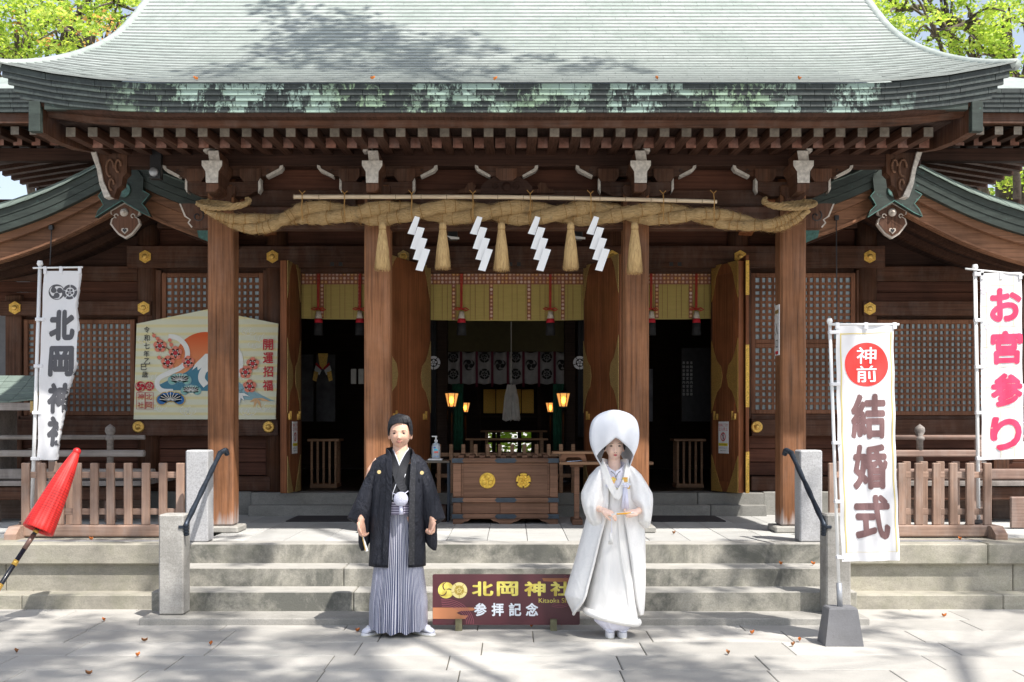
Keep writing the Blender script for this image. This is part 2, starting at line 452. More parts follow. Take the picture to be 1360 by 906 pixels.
def copper_dark(name, c=(.030, .039, .034)):
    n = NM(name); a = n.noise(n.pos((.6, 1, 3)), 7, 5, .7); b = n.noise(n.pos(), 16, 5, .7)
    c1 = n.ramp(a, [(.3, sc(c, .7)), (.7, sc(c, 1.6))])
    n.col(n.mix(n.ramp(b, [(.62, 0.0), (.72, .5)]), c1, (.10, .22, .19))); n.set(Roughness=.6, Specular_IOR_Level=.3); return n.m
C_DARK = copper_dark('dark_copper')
C_ORN = NM('verdigris_copper'); _a = C_ORN.noise(C_ORN.pos(), 11, 5, .7)
C_ORN.col(C_ORN.ramp(_a, [(.42, (.03, .05, .045)), (.6, (.07, .16, .14))])); C_ORN.set(Roughness=.6); C_ORN = C_ORN.m
C_TEAL = plain('bright_verdigris', (.055, .14, .12), .7, var=.4, scale=30)

# ================================================================ ground
ground = MB().grid(lambda u, v: (-300+600*u, -40+900*v, -.012), 8, 8).obj('ground', None, kind='structure')
g = NM('paved_court'); br = g.new('ShaderNodeTexBrick'); g.link(g.pos(), br.inputs['Vector'])
br.inputs['Scale'].default_value = 1; br.inputs['Brick Width'].default_value = .95; br.inputs['Row Height'].default_value = .46; br.inputs['Mortar Size'].default_value = .006
br.inputs['Color1'].default_value = (.40, .385, .355, 1); br.inputs['Color2'].default_value = (.37, .355, .33, 1); br.inputs['Mortar'].default_value = (.10, .09, .07, 1)
g.col(br.outputs[0]); g.set(Roughness=.85); ground.data.materials.append(g.m)
PZ = 0.0
row = 0; y = 5.52
rows = []
while y < 9.75: rows.append(y); y += .463
for ri, y0 in enumerate(rows):
    x = -6.6+R.random()*.8
    while x < 6.8:
        wd = R.choice((.88, .96, 1.04, .8, 1.15)); t = R.uniform(-.0015, .0015)
        MB().box(x, x+wd-.007, y0, y0+.463-.007, -.06, PZ+t, .004).obj('paving_slab', S_PAVE, ground)
        x += wd
MB().box(-7, 7, 5.5, 9.86, -.10, -.008).obj('joint_filling', GAP, ground)

# ================================================================ stone platform and steps
H = .545
plat = empty('stone_platform', (0, 10.5, 0), 'broad stone platform of pale moss-stained blocks under the shrine', 'stone platform')
def blocks(name, x0, x1, y0, y1, z0, z1, mat, wmin, wmax, parent, c=.008, gap=.005, jit=.002):
    x = x0; out = []
    while x < x1-.01:
        wd = R.uniform(wmin, wmax)
        if x1-(x+wd) < wmin*.5: wd = x1-x
        out.append(MB().box(x, x+wd-gap, y0+R.uniform(-jit, jit), y1, z0, z1+R.uniform(-jit, jit)*.5, c).obj(name, mat, parent)); x += wd
    return out
for xa, xb in ((-7.2, -2.985), (2.86, 7.2)):
    blocks('base_stone', xa, xb, 9.74, 10.05, -.03, .125, S_WALL, 1.3, 1.7, plat)
    blocks('wall_stone', xa, xb, 9.985, 10.3, .118, .366, S_WALL, 1.25, 1.6, plat)
    blocks('coping_stone', xa, xb, 9.93, 10.45, .362, H, S_WALL, 1.2, 1.8, plat, .012)
MB().box(-7.15, 7.15, 10.06, 16.5, -.05, H-.03).obj('platform_core', GAP, plat)
tx = .368; TX0 = -2.985
rowY = [10.20, 11.09, 11.98, 12.87, 13.0]
for r_ in range(4):
    n_ = 39; xs = -7.15
    for k in range(n_):
        off = TX0-tx*11.5; x = off+k*tx
        if x < -7.2 or x > 7.1: continue
        if r_ == 0 and not (-2.99 < x+.1 < 2.85): continue
        y0 = rowY[r_]+(.28 if (r_ == 0 and not (-2.99 < x < 2.6)) else 0)
        MB().box(x, x+tx-.005, y0, min(rowY[r_]+.885, 13.02), H-.08, H-.001+R.uniform(-.001, .001), .003).obj('landing_tile', S_TILE, plat)
for xa, xb in ((-7.1, -2.99), (2.86, 7.1)):
    blocks('landing_tile', xa, xb, 10.46, 11.08, H-.08, H-.001, S_TILE, .36, .38, plat)
steps = empty('stone_steps', (0, 9.5, 0), 'wide flight of stained stone steps below the shrine entrance', 'steps')
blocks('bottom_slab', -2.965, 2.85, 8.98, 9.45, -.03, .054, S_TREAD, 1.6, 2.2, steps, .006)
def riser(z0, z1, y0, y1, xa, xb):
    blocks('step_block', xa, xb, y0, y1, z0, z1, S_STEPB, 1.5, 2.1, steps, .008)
# step stone: darker stained risers under cleaner treads (worn by feet)
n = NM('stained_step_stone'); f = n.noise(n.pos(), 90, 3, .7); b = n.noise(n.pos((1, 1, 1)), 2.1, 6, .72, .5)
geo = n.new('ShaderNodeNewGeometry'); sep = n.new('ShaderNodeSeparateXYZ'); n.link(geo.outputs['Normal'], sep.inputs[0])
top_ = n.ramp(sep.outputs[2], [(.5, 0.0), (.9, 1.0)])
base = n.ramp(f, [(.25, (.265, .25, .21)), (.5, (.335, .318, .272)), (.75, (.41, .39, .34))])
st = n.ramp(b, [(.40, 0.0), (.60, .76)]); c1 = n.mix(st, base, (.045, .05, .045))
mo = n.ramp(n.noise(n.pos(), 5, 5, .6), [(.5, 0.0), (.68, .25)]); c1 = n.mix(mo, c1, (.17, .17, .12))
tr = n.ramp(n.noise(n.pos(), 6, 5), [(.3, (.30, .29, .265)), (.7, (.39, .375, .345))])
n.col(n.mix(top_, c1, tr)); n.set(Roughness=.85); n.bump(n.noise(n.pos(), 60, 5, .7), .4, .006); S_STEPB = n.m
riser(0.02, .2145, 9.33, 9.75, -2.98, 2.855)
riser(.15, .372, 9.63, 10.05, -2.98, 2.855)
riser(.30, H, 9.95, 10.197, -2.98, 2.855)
# ---- granite posts and twisted iron handrails
def post(x0, y0, z0, z1, mat, label, w_=.2):
    r = empty('granite_post', (x0+w_/2, y0+w_/2, z0), label, 'stone post', 'granite posts beside the steps')
    MB().box(x0, x0+w_, y0, y0+w_, z0, z1, .012).obj('shaft', mat, r); return r
post(X(211, 9.14), 9.13, .056, .868, S_GRANO, 'lower granite post left of the steps, short and lichen-stained')
post(X(1097, 9.14), 9.13, .056, .868, S_GRANO, 'lower granite post right of the steps, behind the wedding banner pole')
post(X(248, 10.1), 10.06, H+.001, 1.365, S_GRAN, 'upper clean pale granite post left of the steps, at the landing edge')
post(X(1061, 10.1), 10.06, H+.001, 1.365, S_GRAN, 'upper clean pale granite post right of the steps, at the landing edge')
def handrail(pts, label, xs):
    r = empty('handrail', (pts[0][0], pts[0][1], pts[0][2]), label, 'handrail', 'iron handrails of the steps')
    path = []; 
    for i in range(len(pts)-1):
        a, b = Vector(pts[i]), Vector(pts[i+1])
        for k in range(12): path.append(a.lerp(b, k/12))
    path.append(Vector(pts[-1]))
    MB().tube(path, [.022+.003*math.sin(i*1.9) for i in range(len(path))], 8).obj('rail', IRON, r, smooth=True)
    for p in (pts[1], pts[-2]):
        MB().box(p[0]-.012 if xs > 0 else p[0]-.06, p[0]+.06 if xs > 0 else p[0]+.012, p[1]-.01, p[1]+.012, p[2]-.035, p[2]-.01, .003).obj('bracket', IRON, r)
lx = X(243, 9.2)+.045
handrail([(lx-.005, 9.16, .70), (lx, 9.13, .79), (lx+.02, 10.12, 1.34), (lx+.05, 10.2, 1.365), (lx+.055, 10.23, 1.32)], 'twisted iron handrail slanting between the two left granite posts', -1)
rx = X(1097, 9.2)-.035
handrail([(rx+.005, 9.16, .70), (rx, 9.13, .79), (rx-.02, 10.12, 1.34), (rx-.05, 10.2, 1.365), (rx-.055, 10.23, 1.32)], 'twisted iron handrail slanting between the two right granite posts', 1)

# ================================================================ shrine hall
hall = empty('shrine_hall', (-.055, 13.2, 0), 'dark timber shrine hall with a sweeping pale copper roof over its porch', 'shrine building')
YP = 10.95; PW = .25
PX = (-2.83, -1.31, 1.205, 2.73); BC = -.053
# porch pillars on plinths
for px in PX:
    p = MB().box(px-PW/2, px+PW/2, YP, YP+PW, H+.06, 3.92, .022).obj('porch_pillar', W_PILLAR, hall)
    MB().box(px-.185, px+.185, YP-.06, YP+.31, H, H+.062, .012).obj('plinth', S_TREAD, p)
# entrance notice on the inner face of the right pillar
nx = PX[3]-PW/2-.006
EN = MB().box(nx-.004, nx+.004, YP+.03, YP+.20, Z(472, 11.05), Z(405, 11.05)).obj('entrance_notice', WHITEP, hall)
INK = plain('black_ink', (.02, .02, .022), .7, var=.05); RED = plain('red_ink', (.55, .02, .03), .6, var=.05)
REDPRINT = RED
def en_fn(u, v): return (nx-.0062, YP+.20-u, v)
fz = Flat().add(text2d('入', .085, Z(437, 11.05), .11, .12)).add(text2d('口', .085, Z(457, 11.05), .08, .08))
fz.obj('lettering', INK, en_fn, EN)
Flat().poly([(.03, Z(470, 11)), (.14, Z(470, 11)), (.14, Z(466, 11)), (.03, Z(466, 11))]).obj('red_bar', RED, en_fn, EN)
Flat().poly([(.0, Z(416, 11)), (.17, Z(416, 11)), (.17, Z(411, 11)), (.0, Z(411, 11))]).obj('dark_band', BRASSD, en_fn, EN)

# main tie beam through the pillars with scrolled ends
zb0, zb1 = Z(303, YP), Z(273, YP)
bm_ = MB().box(PX[0]+.12, PX[3]-.12, YP+.04, YP+.20, zb0, zb1, .01).obj('tie_beam', W_BEAM, hall)
for s_, cx in ((-1, PX[0]-.12), (1, PX[3]+.12)):
    d = lambda k: cx+s_*k
    out = [(d(0), zb0+.01), (d(.17), zb0+.01), (d(.21), zb0+.06), (d(.19), zb0+.09), (d(.24), zb0+.12), (d(.29), zb0+.245), (d(.20), zb0+.25), (d(0), zb0+.235)]
    e = MB().prism(out, 'y', YP+.05, YP+.19).obj('scrolled_beam_end', W_POST, hall)
    MB().prism([out[1], out[2], out[3], out[4], out[5], (d(.275), zb0+.245), (d(.225), zb0+.125), (d(.175), zb0+.09), (d(.195), zb0+.06), (d(.16), zb0+.02)], 'y', YP+.045, YP+.049).obj('pale_edge', EDGE_PALE, e)
    sp = [(cx+s_*.11+(.008+.0042*i)*math.cos(i*.55), YP+.047, zb0+.125+(.008+.0042*i)*math.sin(i*.55)) for i in range(14)]
    MB().tube(sp, .006, 5).obj('carved_spiral', BLACKP, e)
# second beam higher, between the brackets, and boards behind it
for xa, xb in ((PX[0]+.40, PX[1]-.37), (PX[1]+.37, PX[2]-.37), (PX[2]+.37, PX[3]-.40)):
    MB().box(xa-.15, xb+.15, YP+.16, YP+.24, Z(273, YP+.16)-.01, Z(252, YP+.16), .008).obj('upper_beam', W_BEAM, hall)
    MB().box(xa-.3, xb+.3, YP+.23, YP+.26, Z(255, YP), Z(217, YP)+.02).obj('transom_board', W_WALL, hall)
# purlin
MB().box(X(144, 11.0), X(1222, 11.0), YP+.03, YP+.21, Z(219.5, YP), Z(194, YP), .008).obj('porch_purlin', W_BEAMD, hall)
# brackets
def bracket(cx, nose=True):
    D = lambda k: cx+k*YP/F
    zz = lambda p: Z(p, YP)
    r = MB().prism([(D(-18), zz(248)), (D(18), zz(248)), (D(18), zz(257)), (D(12), zz(263)), (D(12), zz(276)), (D(-12), zz(276)), (D(-12), zz(263)), (D(-18), zz(257))], 'y', YP-.03, YP+.25).obj('bracket_base', W_POST, hall)
    MB().prism([(D(-47), zz(241)), (D(47), zz(241)), (D(47), zz(252)), (D(30), zz(259.5)), (D(-30), zz(259.5)), (D(-47), zz(252))], 'y', YP+.03, YP+.17).obj('bracket_arm', W_BEAM, r)
    for s_ in (-1, 1):
        MB().prism([(D(s_*47.2), zz(240.5)), (D(s_*50), zz(236)), (D(s_*50.5), zz(250)), (D(s_*47.2), zz(256))], 'y', YP+.02, YP+.13).obj('pale_edge', WHITE_END, r)
        MB().prism([(D(s_*37-14), zz(224)), (D(s_*37+14), zz(224)), (D(s_*37+14), zz(234)), (D(s_*37+9), zz(241)), (D(s_*37-9), zz(241)), (D(s_*37-14), zz(234))], 'y', YP, YP+.20).obj('bearing_block', W_POST, r)
    bo = MB().prism([(D(-78), zz(219.7)), (D(78), zz(219.7)), (D(74), zz(225)), (D(58), zz(233)), (D(-58), zz(233)), (D(-74), zz(225))], 'y', YP+.035, YP+.165).obj('boat_bracket', W_BEAM, r)
    for s_ in (-1, 1):
        MB().prism([(D(s_*80), zz(218.5)), (D(s_*76), zz(219.6)), (D(s_*75), zz(223)), (D(s_*57.5), zz(232.3)), (D(s_*58.5), zz(235.2)), (D(s_*76.5), zz(226.5)), (D(s_*80), zz(222))], 'y', YP+.02, YP+.12).obj('pale_edge', WHITE_END, bo)
        sp = [(D(s_*60)+(.003+.0022*i)*math.cos(i*.6), YP+.033, zz(225)+(.003+.0022*i)*math.sin(i*.6)) for i in range(11)]
        MB().tube(sp, .003, 4).obj('carved_spiral', BLACKP, bo)
    if nose:
        Yn = 10.58; d2 = lambda k: cx*1.0+k*Yn/F; z2 = lambda p: Z(p, Yn)
        o1 = [(d2(-13.5), z2(213.5)), (d2(13.5), z2(213.5)), (d2(13.5), z2(220)), (d2(8.5), z2(228)), (d2(8), z2(243)), (d2(-8), z2(243)), (d2(-8.5), z2(228)), (d2(-13.5), z2(220))]
        nz = MB().prism(o1, 'y', Yn, YP+.03).obj('bracket_nose', W_POST, r)
        MB().prism(o1, 'y', Yn-.006, Yn-.0005).obj('whitened_end', WHITE_END, nz)
        MB().prism([(d2(-8), z2(243.5)), (d2(8), z2(243.5)), (d2(8), z2(250)), (d2(3), z2(254)), (d2(-8), z2(254))], 'y', Yn+.01, YP+.0).obj('nose_underside', W_POST, nz)
        o2 = [(d2(-7), z2(199)), (d2(7), z2(199)), (d2(9), z2(213)), (d2(-5), z2(213))]
        n2 = MB().prism(o2, 'y', Yn+.04, YP+.03).obj('upper_nose', W_POST, r)
        MB().prism(o2, 'y', Yn+.034, Yn+.0395).obj('whitened_end', WHITE_END, n2)
        s_ = -1 if cx < BC else 1
        o3 = [(d2(-s_*(-9)), z2(200)), (d2(s_*13), z2(200)), (d2(s_*13), z2(196)), (d2(s_*0), z2(191)), (d2(-s_*2), z2(184)), (d2(-s_*9), z2(184))]
        MB().prism(o3, 'y', Yn+.03, Yn+.15).obj('cap_block', WHITE_END, r)
for i, px in enumerate(PX): bracket(px+(.02 if i == 0 else 0))
# frog-leg strut in the middle
def kaeru(cx):
    D = lambda k: cx+k*YP/F; zz = lambda p: Z(p, YP)
    base = MB().prism([(D(-66), zz(253)), (D(-64), zz(249)), (D(-56), zz(247)), (D(-52), zz(240)), (D(-46), zz(238.5)), (D(-41), zz(243)), (D(-43), zz(248)), (D(-33), zz(248)), (D(33), zz(248)), (D(43), zz(248)), (D(41), zz(243)), (D(46), zz(238.5)), (D(52), zz(240)), (D(56), zz(247)), (D(64), zz(249)), (D(66), zz(253))], 'y', YP+.12, YP+.155).obj('frog_leg_strut', W_POST, hall)
    MB().prism([(D(-35), zz(257)), (D(-34), zz(247)), (D(-26), zz(239)), (D(-16), zz(234)), (D(16), zz(234)), (D(26), zz(239)), (D(34), zz(247)), (D(35), zz(257))], 'y', YP+.02, YP+.115).obj('carved_panel', W_BEAMD, base)
    MB().lathe([(.03, 0), (.045, .006), (.045, .014), (.02, .018)], (cx, YP+.02, zz(248)), 16, 'y').obj('flower_boss', W_BEAMD, base, smooth=True)
    for s_ in (-1, 1):
        sp = [(cx+s_*(.12-.02)+(.045-.003*i)*math.cos(i*.55+1), YP+.012, zz(247)+(.045-.003*i)*math.sin(i*.55+1)) for i in range(13)]
        MB().tube(sp, .008, 6).obj('carved_scroll', W_BEAMD, base)
    MB().prism([(D(-14), zz(224)), (D(14), zz(224)), (D(14), zz(235)), (D(8), zz(240)), (D(-8), zz(240)), (D(-14), zz(235))], 'y', YP-.01, YP+.2).obj('bearing_block', W_POST, base)
    bo = MB().prism([(D(-41), zz(219.7)), (D(41), zz(219.7)), (D(37), zz(225)), (D(22), zz(233.5)), (D(-22), zz(233.5)), (D(-37), zz(225))], 'y', YP+.035, YP+.165).obj('boat_bracket', W_BEAM, base)
    for s_ in (-1, 1):
        MB().prism([(D(s_*42), zz(218.5)), (D(s_*38), zz(219.6)), (D(s_*37), zz(223)), (D(s_*21), zz(232.3)), (D(s_*22), zz(235)), (D(s_*38.5), zz(226.5)), (D(s_*42), zz(222))], 'y', YP+.02, YP+.12).obj('pale_edge', WHITE_END, bo)
kaeru(BC)
# curved tie beams from the outer pillars back to the hall
for px in (PX[0], PX[3]):
    s_ = 1 if px < 0 else -1
    up = []; lo = []
    for i in range(13):
        t = i/12; y = YP+.2+t*2.0; zc = 3.93+.16*math.sin(PI*t)-.02*t
        up.append((y, zc+.13)); lo.append((y, zc-.13))
    MB().prism(up+lo[::-1], 'x', px-.08+s_*.02, px+.08+s_*.02).obj('curved_tie_beam', W_DOOR, hall)

# ---------------------------------------------------------------- porch roof
YE = 9.6
def rz(u): return 4.50+.42*u+.07*u*u            # roof surface above the eave, u = depth from the eave
def halfw(u):
    if u < 1.9: t = 1-u/1.9; return 3.97+.37*t**1.5
    return 3.97
def sweep(x, u): 
    a = max(0, abs(x-BC)-2.9)/1.4
    return .165*a*a*max(0, 1-u/2.2)
roof = MB().box(-3.7, 3.6, 10.4, 10.44, 4.42, 4.5).obj('porch_roof', W_BEAMD, hall)
us = [0]
while us[-1] < 5.6:
    u = us[-1]; sl = .42+.14*u; us.append(u+.118/math.sqrt(1+sl*sl))
th = .007; cnt = 0; rest = MB()
def shingle(x0, x1, u0, u1, m):
    zl = .012        # each sheet laps over the one below
    p = []
    for (x, u, dz) in ((x0, u0-.02, .0), (x1, u0-.02, .0), (x1, u1, -.006), (x0, u1, -.006)):
        p.append((x, YE+u, rz(max(u, 0))+sweep(x, max(u, 0))+dz+(zl if u < u1 else 0)))
    q = [(a, b, c-th-(.006 if i < 2 else 0)) for i, (a, b, c) in enumerate(p)]
    m.add(p+q, [(0, 1, 2, 3), (4, 7, 6, 5), (0, 4, 5, 1), (1, 5, 6, 2), (2, 6, 7, 3), (3, 7, 4, 0)])
C_FOLD = plain('lap_shadow_copper_fold', (.215, .235, .225), .7)  # shadow line at each lap is put into this darker lip colour
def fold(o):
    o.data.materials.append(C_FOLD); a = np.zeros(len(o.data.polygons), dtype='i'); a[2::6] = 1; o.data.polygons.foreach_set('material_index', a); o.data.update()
for r_ in range(len(us)-1):
    u0, u1 = us[r_], us[r_+1]; hw = halfw(u0)
    sw = .40
    xs = [BC-hw]; x = BC-hw+(.1+(r_*.137) % .42)
    while x < BC+hw-.06: xs.append(x+R.uniform(-.01, .01)); x += sw
    xs.append(BC+hw)
    for i in range(len(xs)-1):
        if cnt < 300:
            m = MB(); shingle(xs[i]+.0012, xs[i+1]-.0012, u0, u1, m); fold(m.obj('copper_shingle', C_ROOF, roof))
        else: shingle(xs[i]+.001, xs[i+1]-.001, u0, u1, rest)
        cnt += 1
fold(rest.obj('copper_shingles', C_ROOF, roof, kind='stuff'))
# rounded verge rolls along both sides
for s_ in (-1, 1):
    path = [(BC+s_*(halfw(u)-.0), YE+u, rz(u)+sweep(BC+s_*halfw(u), u)-.02) for u in [i*.2 for i in range(0, 28)]]
    MB().tube(path, .05, 8).obj('verge_roll', C_ROOF, roof, smooth=True)
    m = MB(); secs = []
    for i, (a, b, c) in enumerate(path[1:]): k_ = .24 if i else .20; secs.append([(a, b-.09*(i == 0), c-.0), (a-s_*.04, b-.09*(i == 0), c-k_), (a-s_*.33, b+.01, c-.28), (a-s_*.33, b, c-.05)])
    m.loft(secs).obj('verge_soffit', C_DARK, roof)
# fascia: five courses of small plates
FX0, FX1 = BC-4.335, BC+4.335
def fz_(x, k):                    # top of course k (0 top) at x
    a = max(0, abs(x-BC)-2.9)/1.4
    return 4.495+.165*a*a-k*(.0455+.004*a*a)
fasc = MB().box(-4.0, 3.9, YE+.06, YE+.12, 4.29, 4.45).obj('eave_fascia', C_DARK, hall)
for k in range(5):
    x = FX0+k*.045
    if k % 2: x0 = x
    while x < FX1-k*.045-.02:
        wd = R.choice((.13, .15, .19, .23)) if abs(x) < 3.2 else .42
        x1 = min(x+wd, FX1-k*.045)
        yk = YE+.004+k*.012+R.uniform(-.001, .001)
        m = MB(); za, zb = fz_(x, k), fz_(x1, k); zc, zd = fz_(x, k+1)-.004, fz_(x1, k+1)-.004
        p = [(x+.002, yk, za), (x1-.002, yk, zb), (x1-.002, yk-.003, zd), (x+.002, yk-.003, zc)]
        q = [(a, b+.03, c) for a, b, c in p]
        m.add(p+q, [(0, 3, 2, 1), (4, 5, 6, 7), (0, 1, 5, 4), (1, 2, 6, 5), (2, 3, 7, 6), (3, 0, 4, 7)])
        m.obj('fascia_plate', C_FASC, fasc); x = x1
m = MB(); N_ = 40
sec = []
for i in range(N_+1):
    x = BC-4.05+8.1*i/N_; zb_ = fz_(x, 5)
    sec.append([(x, YE+.07, zb_-.0), (x, YE+.085, zb_-.035), (x, YE+.30, zb_-.035), (x, YE+.30, zb_)])
m.loft(sec).obj('eave_moulding', W_RAFT, hall)
sec = []
for i in range(N_+1):
    x = BC-3.98+7.96*i/N_; zb_ = fz_(x, 5)-.036
    sec.append([(x, YE+.19, zb_), (x, YE+.21, zb_-.048), (x, YE+.27, zb_-.048), (x, YE+.27, zb_)])
MB().loft(sec).obj('eave_board', W_BEAM, hall)
# two rows of rafters
Y1, Y2 = 10.0, 10.42
me1 = MB().box(-.0435, .0435, 0, .9, -.087, 0, .003).mesh('rafter'); 
for v in me1.vertices: v.co.z += v.co.y*.06
withmat(me1, W_RAFT)
me1e = withmat(MB().box(-.0415, .0415, -.004, -.0005, -.085, -.002).mesh('rafter_end'), W_ENDG)
me2 = MB().box(-.048, .048, 0, 2.5, -.095, 0, .003).mesh('rafter')
for v in me2.vertices: v.co.z += v.co.y*.22
withmat(me2, W_RAFT)
me2e = withmat(MB().box(-.046, .046, -.004, -.0005, -.093, -.002).mesh('rafter_end'), W_END)
x = X(88, Y1)
while x < X(1252, Y1):
    rr = inst(me1, 'flying_rafter', (x+.04, Y1, Z(169, Y1)), hall); inst(me1e, 'rafter_end', (x+.04, Y1, Z(169, Y1)), rr); x += .1947
x = X(124, Y2)
while x < X(1222, Y2):
    rr = inst(me2, 'base_rafter', (x+.04, Y2, Z(183, Y2)), hall); inst(me2e, 'rafter_end', (x+.04, Y2, Z(183, Y2)), rr); x += .1955
m = MB(); m.box(X(86, Y1), X(1255, Y1), Y1+.30, Y1+.32, Z(181, Y1+.3), Z(171, Y1)); m.obj('rafter_spacer_board', W_BEAMD, hall)
# roof boarding above the rafters
m = MB()
for i, (a, b, za, zb_) in enumerate(((9.86, 10.5, 4.232, 4.262), (10.5, 13.2, 4.30, 4.80))):
    m.add([(X(86, Y1), a, za), (X(1255, Y1), a, za), (X(1255, Y1), b, zb_), (X(86, Y1), b, zb_), (X(86, Y1), a, za+.03), (X(1255, Y1), a, za+.03), (X(1255, Y1), b, zb_+.03), (X(86, Y1), b, zb_+.03)], [(0, 3, 2, 1), (4, 5, 6, 7), (0, 1, 5, 4), (1, 2, 6, 5), (2, 3, 7, 6), (3, 0, 4, 7)])
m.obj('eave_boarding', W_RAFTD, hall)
# corner beams with copper caps, and carved noses below
for s_ in (-1, 1):
    xo = BC+s_*4.03
    poly = [(9.66, 4.36), (9.66, 4.11), (10.1, 4.12), (10.6, 4.17), (11.05, 4.25), (11.2, 4.5), (10.0, 4.42)]
    cb = MB().prism(poly, 'x', xo-.045, xo+.045).obj('corner_beam', W_POST, hall)
    MB().box(xo-.048, xo+.048, 9.648, 9.72, 4.10, 4.36, .004).obj('copper_cap', C_DARK, cb)
    m = MB().add([(xo-s_*.04, 9.85, 4.34), (xo-s_*.04, 11.1, 4.36), (xo-s_*.4, 11.1, 4.30), (xo-s_*.22, 9.95, 4.30)], [(0, 1, 2, 3)]); 
    a = xo-s_*.04; e = lambda k: xo-s_*k*.66
    cn = MB().prism([(e(.02), 4.235), (e(.52), 4.22), (e(.52), 4.04), (e(.46), 4.0), (e(.44), 3.92), (e(.37), 3.88), (e(.33), 3.80), (e(.22), 3.80), (e(.16), 3.93), (e(.12), 4.08)], 'y', 10.97, 11.10).obj('carved_corner_nose', W_POST, hall)
    MB().prism([(e(.0), 4.235), (e(.08), 4.235), (e(.145), 4.08), (e(.185), 3.95), (e(.29), 3.80), (e(.20), 3.79), (e(.13), 3.92), (e(.09), 4.07)], 'y', 10.94, 11.06).obj('whitened_edge', WHITE_END, cn)
    for (cx_, cz_, r0) in ((.28, 4.08, .055), (.40, 4.10, .04), (.30, 3.92, .035)):
        MB().tube([(e(cx_)+r0*.66*math.cos(t), 10.955, cz_+r0*1.5*math.sin(t)) for t in [k*.5 for k in range(11)]], .012, 6).obj('carved_scroll', W_BOX, cn, smooth=True)
# small security light under the purlin, at the left
sl = empty('floodlight', (X(204, 10.9), 10.9, Z(236, 10.9)), 'small round floodlight under the left end of the porch purlin', 'light')
MB().box(X(198, 10.9), X(213, 10.9), 10.92, 10.98, Z(225, 10.9), Z(194, 10.9), .004).obj('mounting_plate', BLACKP, sl)
MB().box(X(198, 10.9), X(213, 10.9), 10.9, 10.99, Z(237, 10.9), Z(225, 10.9), .004).obj('housing', BLACKP, sl)
MB().lathe([(.001, 0.03), (.04, .03), (.045, 0), (.036, 0.0), (.03, -.01)], (X(205, 10.9), 10.89, Z(229, 10.9)), 18, 'y').obj('lens_ring', STEEL, sl, smooth=True)
for px_ in (601, 768):
    l2 = empty('spotlight', (X(px_, 11.6), 11.6, Z(314, 11.6)), 'black spotlight behind the rope, beside its %s tassel' % ('second' if px_ == 601 else 'fourth'), 'light')
    MB().box(X(px_-6, 11.6), X(px_+6, 11.6), 11.6, 11.72, Z(318, 11.6), Z(304, 11.6), .01).obj('housing', BLACKP, l2)
    MB().prism([(X(px_-7, 11.6), Z(314, 11.6)), (X(px_+9, 11.6), Z(316, 11.6)), (X(px_+9, 11.6), Z(318, 11.6)), (X(px_-2, 11.6), Z(318, 11.6))], 'y', 11.56, 11.59).obj('lens', WHITEP, l2)
    MB().box(X(px_-1.5, 11.65), X(px_+1.5, 11.65), 11.62, 11.65, Z(305, 11.65), Z(285, 11.65)).obj('bracket', BLACKP, l2)
# ================================================================ hall front wall
YH = 13.2
def hx(p): return X(p, YH)
def hz(p): return Z(p, YH)
FL = .80
# foundation and door steps
blocks('foundation_stone', -7.1, -3.0, 13.02, 13.6, H-.02, FL+.01, S_FOUND, .7, 1.1, hall)
blocks('foundation_stone', 2.9, 7.1, 13.02, 13.6, H-.02, FL+.01, S_FOUND, .7, 1.1, hall)
blocks('door_step', -3.0, 2.9, 12.83, 13.1, H-.02, .668, S_FOUND, .9, 1.6, hall)
blocks('door_step', -3.0, 2.9, 12.98, 13.35, .66, FL, S_FOUND, .9, 1.6, hall)
# columns
for cx in (-4.26, -2.76, -1.27, 1.165, 2.655, 4.15):
    MB().lathe([(.125, 0), (.125, 3.75)], (cx, YH+.05, FL+.0), 24).obj('hall_column', W_POST, hall, smooth=True)
for cx in (-5.83, 5.72):
    MB().box(cx-.095, cx+.095, YH, YH+.2, FL, 3.1, .01).obj('wing_column', W_POST, hall)
# long beams (stop against one another; fronts stand proud of the columns)
up = MB().box(hx(172), hx(1172), YH-.10, YH-.02, hz(357), hz(328), .008).obj('head_beam', W_BEAM, hall)
for a, b in ((2, 372), (996, 1362)):
    MB().box(hx(a)-(.4 if a < 9 else 0), hx(b), YH-.105, YH-.03, hz(579), hz(557), .008).obj('waist_beam', W_BEAM, hall)
    
for a, b in ((4, 204), (1143, 1345)):
    MB().box(hx(a), hx(b), YH-.108, YH-.03, hz(420), hz(401), .008).obj('wing_head_beam', W_BEAM, hall)
for a, b in ((2, 182), (1165, 1362)):
    MB().box(hx(a)-.3*(a < 9), hx(b), YH+.02, YH+.10, hz(373), hz(353), .008).obj('wing_upper_beam', W_BEAM, hall)
    for k in range(2):
        MB().box(hx(a)-.3*(a < 9), hx(b), YH+.07+.01*k, YH+.12, hz(401)+k*.125, hz(401)+.12+k*.125, .004).obj('wing_upper_board', W_WALL, hall)
    MB().box(hx(a)-.3*(a < 9), hx(b), YH+.12, YH+.16, hz(353), hz(262), .004).obj('gable_wall_board', W_BEAMD, hall)
# boards above the head beam
for k in range(4):
    MB().box(-4.3, 4.2, YH+.08+.006*(k % 2), YH+.13, hz(328)-.02+k*.24, hz(328)+.215+k*.24, .004).obj('upper_wall_board', W_WALL, hall)
MB().box(-4.3, 4.2, YH+.0, YH+.09, hz(303)-.0, hz(285), .008).obj('upper_tie_beam', W_BEAM, hall)
